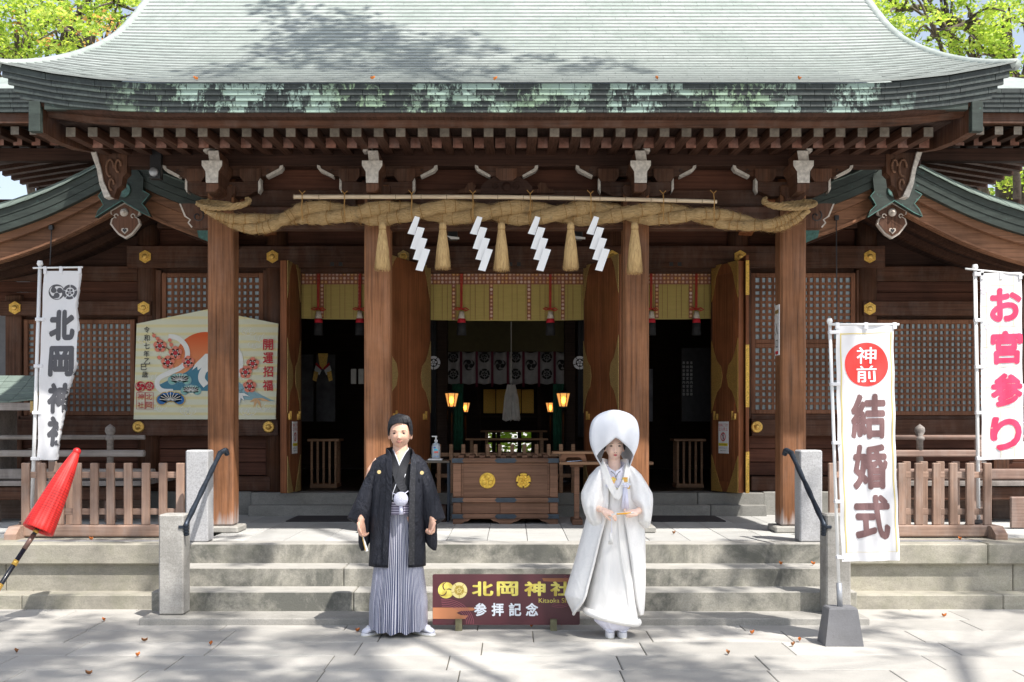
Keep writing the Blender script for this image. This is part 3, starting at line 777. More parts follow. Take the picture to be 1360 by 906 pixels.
# boards below the waist beam
for a, b in ((-7.0, hx(372)), (hx(996), 7.0)):
    nb = 3
    for k in range(nb):
        MB().box(a, b, YH+.05+.008*(k % 2), YH+.1, FL+.19+k*.157, FL+.34+k*.157, .004).obj('lower_wall_board', W_WALL, hall)
    MB().box(a, b, YH-.06, YH+.08, FL+.01, FL+.18, .01).obj('ground_sill', W_BEAM, hall)
# side boards behind/around lattice windows
def lattice(x0, x1, z0, z1, Yf, px, pz, sw, panels=1, label=None):
    fr = empty('lattice_window', ((x0+x1)/2, Yf, z0)); setparent(fr, hall)
    t = .055
    MB().box(x0, x0+t, Yf-.03, Yf+.05, z0, z1, .006).obj('stile', W_LAT, fr)
    MB().box(x1-t, x1, Yf-.03, Yf+.05, z0, z1, .006).obj('stile', W_LAT, fr)
    zs = [z0+(z1-z0)*i/panels for i in range(panels+1)]
    for p in range(panels):
        a, b = zs[p], zs[p+1]
        MB().box(x0+t+.001, x1-t-.001, Yf-.028, Yf+.045, a+.001, a+t*.95, .006).obj('rail', W_LAT, fr)
        MB().box(x0+t+.001, x1-t-.001, Yf-.028, Yf+.045, b-t*.95, b-.001, .006).obj('rail', W_LAT, fr)
        n = max(2, round((x1-x0-2*t)/px)); w_ = (x1-x0-2*t)/n
        vm = withmat(MB().box(-sw/2, sw/2, -.004, .010, a+t*.95, b-t*.95).mesh('upright_slat'), W_LAT)
        for i in range(1, n): inst(vm, 'upright_slat', (x0+t+i*w_, Yf, 0), fr)
        m_ = max(2, round((b-a-2*t)/pz)); h_ = (b-a-1.9*t)/m_
        hm = withmat(MB().box(x0+t, x1-t, -.008, .008, -sw/2, sw/2).mesh('cross_slat'), W_LAT)
        for j in range(1, m_): inst(hm, 'cross_slat', (0, Yf-.001, a+t*.95+j*h_), fr)
    MB().box(x0+t*.5, x1-t*.5, Yf+.013, Yf+.019, z0+.02, z1-.02).obj('pane', GLASSB, fr)
    return fr
n = NM('blue_grey_glass'); v = n.noise(n.pos(), 9, 3); n.col(n.ramp(v, [(.3, (.14, .18, .20)), (.7, (.26, .32, .34))])); n.set(Roughness=.12, Specular_IOR_Level=.8); GLASSB = n.m
zt, zb_ = hz(359), hz(550)
for a, b in ((200, 372), (975, 1150)): MB().box(hx(a), hx(b), YH+.09, YH+.13, hz(364), hz(355), .003).obj('window_head', W_BEAM, hall)
for a, b in ((20, 185), (1152, 1325)): MB().box(hx(a), hx(b), YH+.10, YH+.14, hz(430), hz(415), .003).obj('window_head', W_BEAM, hall)
for a, b in ((214, 350), (997, 1137)):
    MB().box(hx(a)-.06, hx(a)+.0, YH-.02, YH+.08, zb_-.06, zt, .006).obj('window_jamb', W_POST, hall)
    MB().box(hx(b)+.0, hx(b)+.06, YH-.02, YH+.08, zb_-.06, zt, .006).obj('window_jamb', W_POST, hall)
    lattice(hx(a)+.003, hx(b)-.003, zb_+.0, zt-.03, YH+.03, .0695, .0705, .030, 2)
    MB().box(hx(a), hx(b), YH-.02, YH+.1, zb_-.07, zb_-.003, .006).obj('window_sill', W_BEAM, hall)
for a, b in ((30, 178), (1160, 1316)):
    lattice(hx(a), hx(b), hz(552), hz(424), YH+.05, .066, .066, .027, 1)
    MB().box(hx(a)-.05, hx(b)+.05, YH-.0, YH+.1, hz(557)+.0, hz(552)-.003, .004).obj('window_sill', W_BEAM, hall)
# outer end wall pieces beyond the wing columns
for s_ in (-1, 1):
    xa, xb = (-7.2, -5.95) if s_ < 0 else (5.85, 7.2)
    MB().box(xa, xb, YH+.3, YH+.36, FL, 3.3).obj('end_wall', plain('grey_plaster', (.16, .16, .165), .9) if s_ < 0 else W_BEAMD, hall)
# hexagon studs and round studs
def hexstud(px_, py_, Yf, r_=.076, parent=None):
    c = (X(px_, Yf), Yf, Z(py_, Yf)); m = MB()
    pts = [(c[0]+r_*math.cos(PI/6+k*PI/3), c[2]+r_*math.sin(PI/6+k*PI/3)) for k in range(6)]
    m.prism(pts, 'y', Yf-.012, Yf)
    s_ = m.obj('hexagon_stud', BRASSD if px_ == 536 else GOLDF, hall, fix=True)
    pts2 = [(c[0]+r_*.62*math.cos(k*PI/3), c[2]+r_*.62*math.sin(k*PI/3)) for k in range(6)]
    MB().prism(pts2, 'y', Yf-.019, Yf-.012).obj('raised_petals', GOLD, s_)
    MB().lathe([(.030, 0), (.030, .010), (.018, .016), (.002, .018)], (c[0], Yf-.018, c[2]), 12, 'y').obj('boss', GOLD, s_, smooth=True)
for a, b in ((193, 341), (362, 341), (536, 341), (813, 341), (983, 341), (1155, 341)): hexstud(a, b, YH-.101)
for a, b in ((20, 409), (191, 409), (1155, 410), (1330, 410)): hexstud(a, b, YH-.109)
for a, b in ((13, 565), (184, 567), (357, 567), (1005, 567), (1163, 567), (1338, 567)):
    c = (X(a, YH-.105), YH-.106, Z(b, YH-.1))
    s_ = MB().lathe([(.068, 0), (.068, .01), (.05, .022), (.045, .014), (.03, .02), (.026, .035), (.001, .042)], c, 20, 'y').obj('round_stud', GOLD, hall, smooth=True)
GOLDD = plain('engraved_gilt_door_metal', (.50, .31, .085), .45, .5, .45, 110, .9)
# ---- door openings
CL, CR = hx(571), hx(776)
for a, b in ((hx(398), hx(521)), (CL, CR), (hx(828), hx(946))):
    lt = MB().box(a-.02, b+.02, YH+.0, YH+.12, hz(362), hz(351), .006).obj('door_lintel', W_BEAM, hall)
for a, b in ((hx(382), hx(398)), (hx(521)+.02, CL), (CR, hx(828)-.02), (hx(946), hx(962))):
    MB().box(a, b, YH+.0, YH+.12, FL, hz(351)-.002, .006).obj('door_jamb', W_POST, hall)
for p in (443, 454, 678, 689, 890, 901):
    MB().box(hx(p)-.022, hx(p)+.022, YH-.104, YH-.1005, hz(355), hz(350)).obj('dark_socket', BLACKP, up)
def leaf(h, f, z0, z1, th, name, label, both=True, gold='GOLDF', edge_gold=False):
    """a door leaf: h = hinge corner, f = free corner of the face we see; thickness goes away from the opening"""
    hv, fv = Vector(h), Vector(f); d = (fv-hv); W_ = d.length; d.normalize()
    nrm = Vector((-d.y, d.x))                       # outward from the seen face?
    if (nrm.x > 0) == (h[0] > BC): nrm = -nrm         # seen face looks towards the centre line
    gm = GOLDD if gold == 'GOLDF' else BRASSD
    def P(u, t, v): q = hv+d*u+nrm*t; return (q.x, q.y, v)
    def bx(u0, u1, t0, t1, v0, v1, nm, mt, par):
        m = MB().box(u0, u1, t0, t1, v0, v1, .006)
        m.v = [P(*p) for p in m.v]; return m.obj(nm, mt, par, fix=True)
    root = bx(0, W_, -th, 0, z0, z1, 'door', W_DOOR, hall)
    if label: root['label'] = label
    for k in range(2 if W_ > .8 else 1):
        s_ = W_/(2 if W_ > .8 else 1)
        bx(k*s_+.09, (k+1)*s_-(.09 if W_ <= .8 else .02), -.001, .006, z0+.12, z1-.12, 'door_board', W_DOOR, root)
    def plate(poly, nm='gilt_fitting', mt=None):
        m = MB(); n_ = len(poly)
        m.add([P(u, .007, v) for u, v in poly]+[P(u, .013, v) for u, v in poly], [tuple(range(n_)), tuple(range(n_, 2*n_))]+[(i, (i+1) % n_, (i+1) % n_+n_, i+n_) for i in range(n_)])
        return m.obj(nm, mt or gm, root, fix=True)
    k = min(W_, 1.0)
    for s_ in (0, 1):
        if not both and s_ == 1 and False: continue
        q = lambda a: (a*W_ if s_ == 0 else W_-a*W_)
        g1 = .42 if W_ < .8 else .24
        plate([(q(0), z1), (q(g1*.9), z1), (q(g1*.62), z1-.06), (q(g1*.42), z1-.14), (q(g1*.3), z1-.24), (q(g1*.12), z1-.36), (q(0), z1-.42)])
        zc = 2.14
        plate([(q(0), zc+.42), (q(g1*.25), zc+.28), (q(g1*.5), zc+.18), (q(g1*.85), zc+.12), (q(g1), zc), (q(g1*.85), zc-.12), (q(g1*.5), zc-.18), (q(g1*.25), zc-.28), (q(0), zc-.42)])
        plate([(q(0), z0), (q(g1), z0), (q(g1*.72), z0+.10), (q(g1*.45), z0+.22), (q(g1*.15), z0+.36), (q(0), z0+.42)])
        a = .12*W_ if s_ == 0 else W_-.2*W_
        m = MB(); hz_ = 1.66; 
        for (u0, u1, v0, v1) in ((a, a+.012, hz_-.02, hz_+.08), (a, a+.07, hz_-.02, hz_-.005), (a+.058, a+.07, hz_-.02, hz_+.05)):
            b_ = MB().box(u0, u1, .007, .03, v0, v1); m.add([P(*p) for p in b_.v], b_.f)
        m.obj('gilt_hook', GOLD, root, fix=True)
    return root, P
ZD0, ZD1 = FL+.015, hz(354)
d1, P1 = leaf((hx(398), YH), (-2.53, 12.68), ZD0, ZD1, .075, 'door', 'open side door leaf left of the entrance, with a no-entry sign', gold='B')
d2, P2 = leaf((CL, YH), (-1.36, 12.2), ZD0, ZD1, .06, 'door', None, gold='B')
d3, P3 = leaf((CR, YH), (1.16, 12.2), ZD0, ZD1, .06, 'door', None, gold='B')
d4, P4 = leaf((hx(946), YH), (2.55, 12.70), ZD0, ZD1, .07, 'door', 'open side door leaf right of the entrance, with bright gilt fittings')
m = MB().box(2.625, 2.66, 12.68, 13.1, ZD0, hz(347), .004).obj('folded_door', W_DOOR, hall)
for a, b in ((346, 392), (458, 541), (600, 655)):
    MB().box(2.622, 2.663, 12.672, 12.70, Z(b, 12.7), Z(a, 12.7), .003).obj('gilt_edge_strip', GOLDF, m)
MB().box(-1.44, -1.40, 12.25, 13.1, ZD0, ZD1, .004).obj('folded_door', W_DOOR, hall)
# no-entry signs on the two side leaves
YELLOW = plain('yellow_print', (.75, .60, .03), .6, var=.04)
for root, P, lb in ((d1, P1, 'l'), (d4, P4, 'r')):
    W_ = .52; u0, u1 = .16, .36; v0, v1 = 1.255, 1.62
    m = MB().box(u0, u1, .014, .020, v0, v1); m.v = [P(*p) for p in m.v]
    sg = m.obj('no_entry_sign', WHITEP, root, fix=True)
    fl = (lambda u: u0+u) if lb == 'l' and False else ((lambda u: u1-u) if lb == 'l' else (lambda u: u0+u))
    fn = lambda u, v: P(fl(u), .0212, v0+v)
    fn2 = lambda u, v: P(fl(u), .0225, v0+v)
    fp = Flat()
    for i, ch in enumerate('危険につき'): fp.add(text2d(ch, .02+.04*i, .325, .03, .034, .02))
    for i, ch in enumerate('立入禁止'): fp.add(text2d(ch, .03+.047*i, .28, .038, .038, .02))
    fp.ring(.10, .19, .040, .052, n=24); fp.line([(.07, .225), (.13, .155)], .010)
    fp.obj('red_print', RED, fn2, sg)
    Flat().disc(.10, .222, .010, 10).add(([(.090, .21), (.11, .21), (.105, .15), (.095, .15)], [(0, 1, 2, 3)])).add(text2d('Do Not Enter', .10, .101, .15, .018)).add(text2d('関係者以外はご遠慮ください', .10, .062, .17, .012)).add(text2d('危険ですので', .10, .032, .12, .012)).obj('black_print', INK, fn2, sg)
    Flat().poly([(.006, .085), (.194, .085), (.194, .118), (.006, .118)]).obj('yellow_band', YELLOW, fn, sg)

# ================================================================ bamboo blinds
n = NM('green_bamboo_blind'); wv = n.new('ShaderNodeTexWave'); wv.bands_direction = 'Z'; wv.inputs['Scale'].default_value = 42; wv.inputs['Distortion'].default_value = 1.2; wv.inputs['Detail'].default_value = 3
n.link(n.pos(), wv.inputs['Vector']); nz = n.noise(n.pos((.6, 1, 8)), 9, 4)
n.col(n.mix(n.ramp(nz, [(.35, 0.0), (.7, .6)]), n.mix(.35, n.ramp(wv.outputs[0], [(.2, (.31, .235, .05)), (.6, (.48, .375, .10))]), (.42, .32, .075)), (.50, .36, .10))); n.set(Roughness=.6)
BLIND = n.m
n = NM('brocade'); g_ = n.new('ShaderNodeNewGeometry'); sp = n.new('ShaderNodeSeparateXYZ'); n.link(g_.outputs['Position'], sp.inputs[0])
pc = .0445
cx_ = n.math('MULTIPLY', sp.outputs[0], 1/pc); cz_ = n.math('MULTIPLY', sp.outputs[2], 1/pc)
fx = n.math('SUBTRACT', n.math('FRACT', n.math('ADD', cx_, 100)), .5); fzz = n.math('SUBTRACT', n.math('FRACT', cz_), .5)
dd = n.math('SQRT', n.math('ADD', n.math('MULTIPLY', fx, fx), n.math('MULTIPLY', fzz, fzz)))
wn = n.new('ShaderNodeTexWhiteNoise'); cb_ = n.new('ShaderNodeCombineXYZ'); n.link(n.math('FLOOR', n.math('ADD', cx_, 100)), cb_.inputs[0]); n.link(n.math('FLOOR', cz_), cb_.inputs[1]); n.link(cb_.outputs[0], wn.inputs['Vector'])
pet = n.ramp(wn.outputs['Value'], [(0, (.62, .40, .30)), (.4, (.60, .28, .05)), (.7, (.42, .20, .16)), (1, (.70, .52, .42))])
n.col(n.mix(n.ramp(dd, [(.34, 1.0), (.40, 0.0)]), (.27, .10, .055), n.mix(n.ramp(dd, [(.10, 1.0), (.14, 0.0)]), pet, (.75, .62, .50)))); n.set(Roughness=.7)
BROC = n.m
CORD = plain('red_silk_cord', (.45, .03, .015), .5, var=.2); TWHITE = plain('cream_tassel', (.62, .55, .45), .8, var=.2, scale=60); TRED = plain('red_tassel', (.55, .015, .03), .7); TBLACK = plain('black_tassel', (.02, .02, .022), .8, var=.3, scale=60)
THREAD = plain('brown_thread', (.22, .08, .04), .8)
def blind(pa, pb, zt_, zb2, bands, label, tassels):
    Yb = YH+.17
    a, b = X(pa, Yb), X(pb, Yb); z1, z0 = Z(zt_, Yb), Z(zb2, Yb)
    r = empty('bamboo_blind', ((a+b)/2, Yb, z1), label, 'bamboo blind', 'rolled-down blinds over the doorways')
    def wf(u, v): return (a+(b-a)*u, Yb+.006*math.sin(u*9), z0+(z1-z0)*v-.012*math.sin(PI*u)*(1-v))
    body = solid(MB().grid(wf, 24, 4).obj('slat_curtain', BLIND, r), .008)
    bt = Z(378, Yb)
    solid(MB().grid(lambda u, v: (a+(b-a)*u, Yb-.009+.006*math.sin(u*9), bt+(z1-bt)*v), 24, 1).obj('brocade_band', BROC, r), .004)
    for p in bands:
        x = math.floor(X(p, Yb)/pc)*pc
        MB().box(x, x+pc, Yb-.014, Yb-.010, z0+.0, bt).obj('brocade_strip', BROC, r)
    m = MB(); k = a+.04
    i = 0
    while k < b-.02:
        m.box(k, k+.004, Yb-.012, Yb-.0105, z0, bt); i += 1; k += .105 if i % 2 else .06
    m.obj('binding_thread', THREAD, r)
    for p, lb in tassels:
        x = X(p, Yb-.05); y = Yb-.05; zc = Z(411, Yb)
        t = empty('tassel', (x, y, z1), lb, 'tassel', 'red corded tassels in front of the blinds')
        c = MB().tube([(x-.008, y, z1), (x-.01, y, zc), ], .007, 6).tube([(x+.008, y, z1), (x+.004, y, zc)], .007, 6).obj('cord', CORD, t)
        bw = [(x, y, zc), (x-.05, y-.01, zc+.015), (x-.085, y-.01, zc-.0), (x-.05, y-.01, zc-.012), (x, y, zc), (x+.05, y-.01, zc+.012), (x+.085, y-.01, zc-.01), (x+.05, y-.01, zc-.022), (x, y, zc)]
        MB().tube(bw, .008, 6).obj('bow', CORD, t, smooth=True)
        for (nm, mt, h0, h1, r0, r1) in (('cream_head', TWHITE, -.03, -.115, .026, .043), ('red_band', TRED, -.115, -.165, .045, .050), ('black_fringe', TBLACK, -.165, -.31, .050, .058)):
            MB().lathe([(r0, h0), (r1, h1)], (x, y, zc), 14).obj(nm, mt, t, smooth=True)
blind(571, 776, 362, 425, (603, 651, 700, 748), 'wide blind of green bamboo with brocade trim over the central doorway', ((613, 'red corded tassel on the central blind, left of the two'), (731, 'red corded tassel on the central blind, right of the two')))
blind(398, 522, 362, 423, (430, 477), 'narrow green bamboo blind over the left doorway beside the pillar', ((423, 'red corded tassel near the left door leaf'), (478, 'red corded tassel against the second porch pillar')))
blind(826, 947, 362, 423, (870, 915), 'narrow green bamboo blind over the right doorway beside the gilt door', ((865, 'red corded tassel against the third porch pillar'), (925, 'red corded tassel near the gilt right door leaf')))

# ================================================================ inside of the hall
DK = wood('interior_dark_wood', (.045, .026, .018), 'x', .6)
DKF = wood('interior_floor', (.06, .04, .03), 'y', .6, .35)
YB = 19.6
sh = empty('interior_shell', (0, 16, FL)); setparent(sh, hall)
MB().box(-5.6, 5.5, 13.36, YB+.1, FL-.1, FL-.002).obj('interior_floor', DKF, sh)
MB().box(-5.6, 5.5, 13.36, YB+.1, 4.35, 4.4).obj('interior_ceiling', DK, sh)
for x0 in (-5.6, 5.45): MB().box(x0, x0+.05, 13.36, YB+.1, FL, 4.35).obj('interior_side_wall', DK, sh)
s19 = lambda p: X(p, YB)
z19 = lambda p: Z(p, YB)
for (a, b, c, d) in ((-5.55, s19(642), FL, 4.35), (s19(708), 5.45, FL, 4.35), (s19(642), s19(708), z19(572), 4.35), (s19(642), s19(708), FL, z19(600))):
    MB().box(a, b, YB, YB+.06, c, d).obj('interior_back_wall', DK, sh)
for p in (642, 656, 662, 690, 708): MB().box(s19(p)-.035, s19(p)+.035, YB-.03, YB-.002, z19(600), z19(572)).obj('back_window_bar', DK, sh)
MB().box(s19(642), s19(708), YB-.03, YB-.002, z19(588), z19(584)).obj('back_window_bar', DK, sh)
# inner posts, curtain rail and the crest curtain
for p in (587, 757): MB().box(X(p, 16.2)-.08, X(p, 16.2)+.08, 16.2, 16.36, FL, 4.3, .01).obj('inner_post', DK, sh)
BC_ = plain('black_curtain', (.012, .012, .014), .9); WC_ = plain('white_curtain', (.52, .51, .52), .9); PURP = plain('maroon_ribbon', (.16, .01, .04), .7)
c0, c1 = X(592, 17), X(757, 17); zt2, zb3 = Z(467, 17), Z(509, 17)
cur = empty('crest_curtain', ((c0+c1)/2, 17, zt2), 'white curtain with dark crests and maroon ribbons deep inside the hall', 'curtain')
pan = 8
cf = lambda u, v: (c0+(c1-c0)*u, 17+.03*math.sin(u*50), zt2-(zt2-zb3)*v-.02*math.sin(u*PI*pan)**2)
solid(MB().grid(cf, 64, 4).obj('cloth', WC_, cur, smooth=True), .004)
for i in range(1, pan):
    u = i/pan; x = c0+(c1-c0)*u
    MB().box(x-.018, x+.018, 16.95, 16.957, zb3-.06, zt2).obj('ribbon', PURP, cur)
fcr = Flat()
for i in range(pan):
    x = c0+(c1-c0)*(i+.5)/pan
    if i % 2: tomoe(fcr, x, zt2-.20, .085)
    else: flower_crest(fcr, x, zt2-.09, .08); flower_crest(fcr, x, zt2-.34, .08)
fcr.obj('crest_print', INK, lambda u, v: (u, 16.945, v), cur)
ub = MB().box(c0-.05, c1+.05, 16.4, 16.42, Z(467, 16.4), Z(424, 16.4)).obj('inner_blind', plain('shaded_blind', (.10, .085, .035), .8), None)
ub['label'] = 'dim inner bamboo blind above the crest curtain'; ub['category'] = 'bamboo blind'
# black side curtains with a white crest
for p, lb in ((571, 'left'), (776, 'right')):
    x0 = X(p, 14.4)
    t = MB().grid(lambda u, v: ((x0-.35 if p < 600 else x0-.08)+.43*u, 14.4+.02*math.sin(u*30), 4.3-(4.3-Z(580, 14.4))*v), 20, 2).top('black_curtain', BC_, (x0, 14.4, 4.3), smooth=True, label='tall black curtain with a white crest just inside the doorway, %s side' % lb, cat='curtain')
    solid(t, .004)
    f_ = Flat(); flower_crest(f_, X(576 if p < 600 else 770, 14.38), Z(482, 14.38), .085); f_.obj('crest_print', WC_, lambda u, v: (u, 14.36, v), t)
# lanterns
n = NM('lit_lantern_paper'); n.col((.9, .6, .25)); n.set(Emission_Color=(1, .42, .10, 1), Emission_Strength=.5); LIT = n.m
n = NM('lantern_flame'); n.col((1, .5, .1)); n.set(Emission_Color=(1, .33, .03, 1), Emission_Strength=6.0); FLM = n.m
def lantern(px_, py_, Y_, k, lb):
    x, z = X(px_, Y_), Z(py_, Y_); r = empty('lantern', (x, Y_, FL), lb, 'lantern', 'lit lanterns inside the hall')
    MB().lathe([(.050*k, -.09*k), (.088*k, .085*k)], (x, Y_, z), 6).obj('paper_shade', LIT, r)
    MB().ball((x, Y_-.08*k, z-.01*k), .026*k, .012*k, .045*k).obj('flame', FLM, r, smooth=True)
    MB().lathe([(.098*k, .085*k), (.098*k, .10*k), (.02*k, .13*k)], (x, Y_, z), 6).obj('cap', BLACKP, r)
    for q in range(6):
        a = q*PI/3
        MB().tube([(x+.052*k*math.cos(a), Y_+.052*k*math.sin(a), z-.09*k), (x+.091*k*math.cos(a), Y_+.091*k*math.sin(a), z+.085*k)], .005*k, 4).obj('rib', BLACKP, r)
    MB().lathe([(.055*k, -.11*k), (.055*k, -.09*k)], (x, Y_, z), 6).obj('base', BLACKP, r)
    MB().lathe([(.10, 0), (.10, .03), (.022, .05), (.022, z-.1*k-FL)], (x, Y_, FL), 10).obj('stand', BLACKP, r, smooth=True)
lantern(600, 531, 15.2, 1.0, 'larger lit lantern on a black stand inside the doorway, at the left'); lantern(748, 531, 15.2, 1.0, 'larger lit lantern on a black stand inside the doorway, at the right')
lantern(618, 541, 17.6, .8, 'smaller lit lantern farther back, half hidden by the left green drape'); lantern(731, 541, 17.6, .8, 'smaller lit lantern farther back, half hidden by the right green drape')
GRN = plain('green_drape', (.012, .09, .05), .9, var=.3)
for p, lb in ((608, 'left'), (742, 'right')):
    x0 = X(p, 16)
    solid(MB().grid(lambda u, v: (x0-.08+.16*u, 16+.02*math.sin(u*20), Z(510, 16)-(Z(510, 16)-Z(598, 16))*v), 12, 3).top('green_drape', GRN, (x0, 16, Z(510, 16)), smooth=True, label='narrow green drape beside the %s lantern stand' % lb, cat='drape'), .004)
# altar with gilt screens, paper streamers, offering tables
al = empty('altar', (-.05, 18.6, FL), 'altar with a gilt screen deep in the centre of the hall', 'altar')
for i in range(4):
    a = X(642+17*i, 18.8); MB().box(a, a+.20, 18.8, 18.82, Z(549, 18.8), Z(517, 18.8), .004).obj('gilt_panel', GOLDF, al)
MB().box(X(636, 18.7), X(716, 18.7), 18.5, 18.8, Z(552, 18.7)-.03, Z(552, 18.7)).obj('altar_shelf', DK, al)
for p in (636, 716): MB().box(X(p, 18.7)-.03, X(p, 18.7)+.03, 18.6, 18.7, FL, 3.0).obj('altar_post', DK, al)
PAPER = plain('white_paper', (.80, .80, .80), .8, var=.03); PAPERD = plain('cream_streamer_paper', (.62, .60, .56), .8)
m = MB()
for i in range(60):
    a = R.uniform(-1, 1); x = X(679, 15.6)+a*.05
    pts = [(x, 15.6+R.uniform(-.04, .04), Z(511, 15.6)), (X(679, 15.6)+a*.09, 15.6+R.uniform(-.06, .06), Z(528, 15.6)), (X(679, 15.6)+a*.12, 15.6+R.uniform(-.06, .06), Z(556, 15.6)-R.uniform(0, .04))]
    m.tube(pts, .008, 4)
wand = m.top('paper_wand', PAPERD, (X(679, 15.6), 15.6, Z(511, 15.6)), label='hanging bunch of pale paper strips in the middle of the dark hall', cat='paper wand')
MB().tube([(X(679, 15.6), 15.62, Z(518, 15.6)), (X(679, 15.6), 15.62, 3.0)], .008, 6).obj('hanging_cord', PAPERD, wand)
for a, b, p, Yq, lb in ((638, 727, 572, 16.6, 'upper'), (618, 728, 582.5, 15.4, 'lower')):
    t = empty('offering_table', (X(682, Yq), Yq, FL), 'long low %s wooden offering table in front of the altar' % ('rear' if Yq > 16 else 'front'), 'table')
    zt4 = Z(p, Yq)
    MB().box(X(a, Yq), X(b, Yq), Yq, Yq+.35, zt4-.025, zt4, .004).obj('table_top', W_PLAIN, t)
    for q in (a+8, b-8):
        MB().box(X(q, Yq)-.02, X(q, Yq)+.02, Yq+.03, Yq+.07, FL, zt4-.026).obj('leg', W_PLAIN, t)
        MB().box(X(q, Yq)-.02, X(q, Yq)+.02, Yq+.28, Yq+.32, FL, zt4-.026).obj('leg', W_PLAIN, t)
# low barrier of upright bars across the centre doorway
YR = 13.0
br_ = empty('barrier', (-.08, YR, FL), 'low wooden barrier of upright bars across the central doorway', 'barrier')
bars = withmat(MB().box(-.022, .022, -.02, .02, FL, Z(590, YR), .004).mesh('bar'), W_PLAIN)
for i in range(12): inst(bars, 'bar', (X(583+16.2*i, YR), YR, 0), br_)
for p in (604, 632): MB().box(X(578, YR), X(768, YR), YR+.021, YR+.05, Z(p+2.5, YR), Z(p-2.5, YR), .003).obj('rail', W_PLAIN, br_)
# side room stands
def bench(px0, px1, Yq, lb):
    x0, x1 = X(px0, Yq), X(px1, Yq); zt5 = Z(583, Yq)
    t = empty('slatted_stand', ((x0+x1)/2, Yq, FL), lb, 'stand', 'slatted stands in the side rooms')
    MB().box(x0-.03, x1+.03, Yq-.04, Yq+.34, zt5-.03, zt5, .004).obj('top_board', W_PLAIN, t)
    sl_ = withmat(MB().box(-.013, .013, -.013, .013, FL+.05, zt5-.031).mesh('slat'), W_PLAIN)
    for i in range(5):
        inst(sl_, 'slat', (x0+.02+(x1-x0-.04)*i/4, Yq, 0), t)
    for i in range(3): inst(sl_, 'slat', (x1-.02 if px0 < 600 else x0+.02, Yq+.10*(i+1), 0), t)
    MB().box(x0, x1, Yq-.03, Yq+.33, FL, FL+.05, .004).obj('foot_rail', W_PLAIN, t)
bench(412, 448, 14.0, 'slatted wooden stand inside the dark left doorway'); bench(898, 934, 14.0, 'slatted wooden stand inside the dark right doorway')
def panel_(px0, px1, py0, py1, Yq, mt, name, lb, cat):
    o = MB().box(X(px0, Yq), X(px1, Yq), Yq, Yq+.03, Z(py1, Yq), Z(py0, Yq), .004).top(name, mt, (X(px0, Yq), Yq, Z(py1, Yq)), label=lb, cat=cat)
    return o
GCL = plain('dim_grey_cloth', (.11, .11, .12), .9, var=.35, scale=6)
panel_(398, 416, 471, 560, 16.5, GCL, 'hanging_cloth', 'grey hanging cloth nearest the left door leaf, in the dark left room', 'cloth'); panel_(420, 445, 471, 560, 16.6, GCL, 'hanging_cloth', 'grey hanging cloth behind the gilt emblem in the dark left room', 'cloth')
e_ = empty('folded_emblem', (X(429, 16), 16, Z(505, 16)), 'gold folded emblem with white and red paper wings in the left room', 'emblem')
xx = X(429, 16); zz = Z(490, 16)
MB().prism([(xx-.07, zz+.22), (xx+.07, zz+.22), (xx+.04, zz), (xx-.04, zz)], 'y', 16, 16.02).obj('gold_paper', GOLD, e_)
for s_ in (-1, 1):
    MB().prism([(xx+s_*.02, zz-.02), (xx+s_*.10, zz+.05), (xx+s_*.12, zz-.02), (xx+s_*.05, zz-.09)], 'y', 15.98, 16.0).obj('white_wing', PAPER, e_)
    MB().prism([(xx+s_*.06, zz-.05), (xx+s_*.12, zz-.03), (xx+s_*.14, zz-.16), (xx+s_*.09, zz-.18)], 'y', 15.96, 15.98).obj('gold_tip', GOLD, e_)
    MB().prism([(xx+s_*.01, zz+.01), (xx+s_*.09, zz+.09), (xx+s_*.10, zz+.06), (xx+s_*.02, zz-.02)], 'y', 15.965, 15.975).obj('red_edge', TRED, e_)
cp = panel_(905, 946, 462, 560, 15.8, plain('dark_notice_panel', (.035, .035, .04), .3, var=.3), 'calligraphy_panel', 'dark panel with columns of white characters in the right room', 'panel')
f_ = Flat()
for c_ in range(3):
    for k in range(9): f_.add(text2d('奉納祈願家内安全御'[k], X(908+5*c_, 15.8), Z(482+5.2*k, 15.8), .035, .04, .01))
f_.obj('white_print', PAPER, lambda u, v: (u, 15.79, v), cp)
panel_(862, 867, 490, 560, 15, GCL, 'hanging_cloth', 'thin grey cloth just inside the right doorway beside the pillar', 'cloth')
for p, q in ((470, 498), (480, 498)): panel_(p-4, p+3, 490, 510, 15.4, PAPERD, 'paper_slip', 'small %s paper slip hanging by the second porch pillar' % ('left' if p == 470 else 'right'), 'paper')

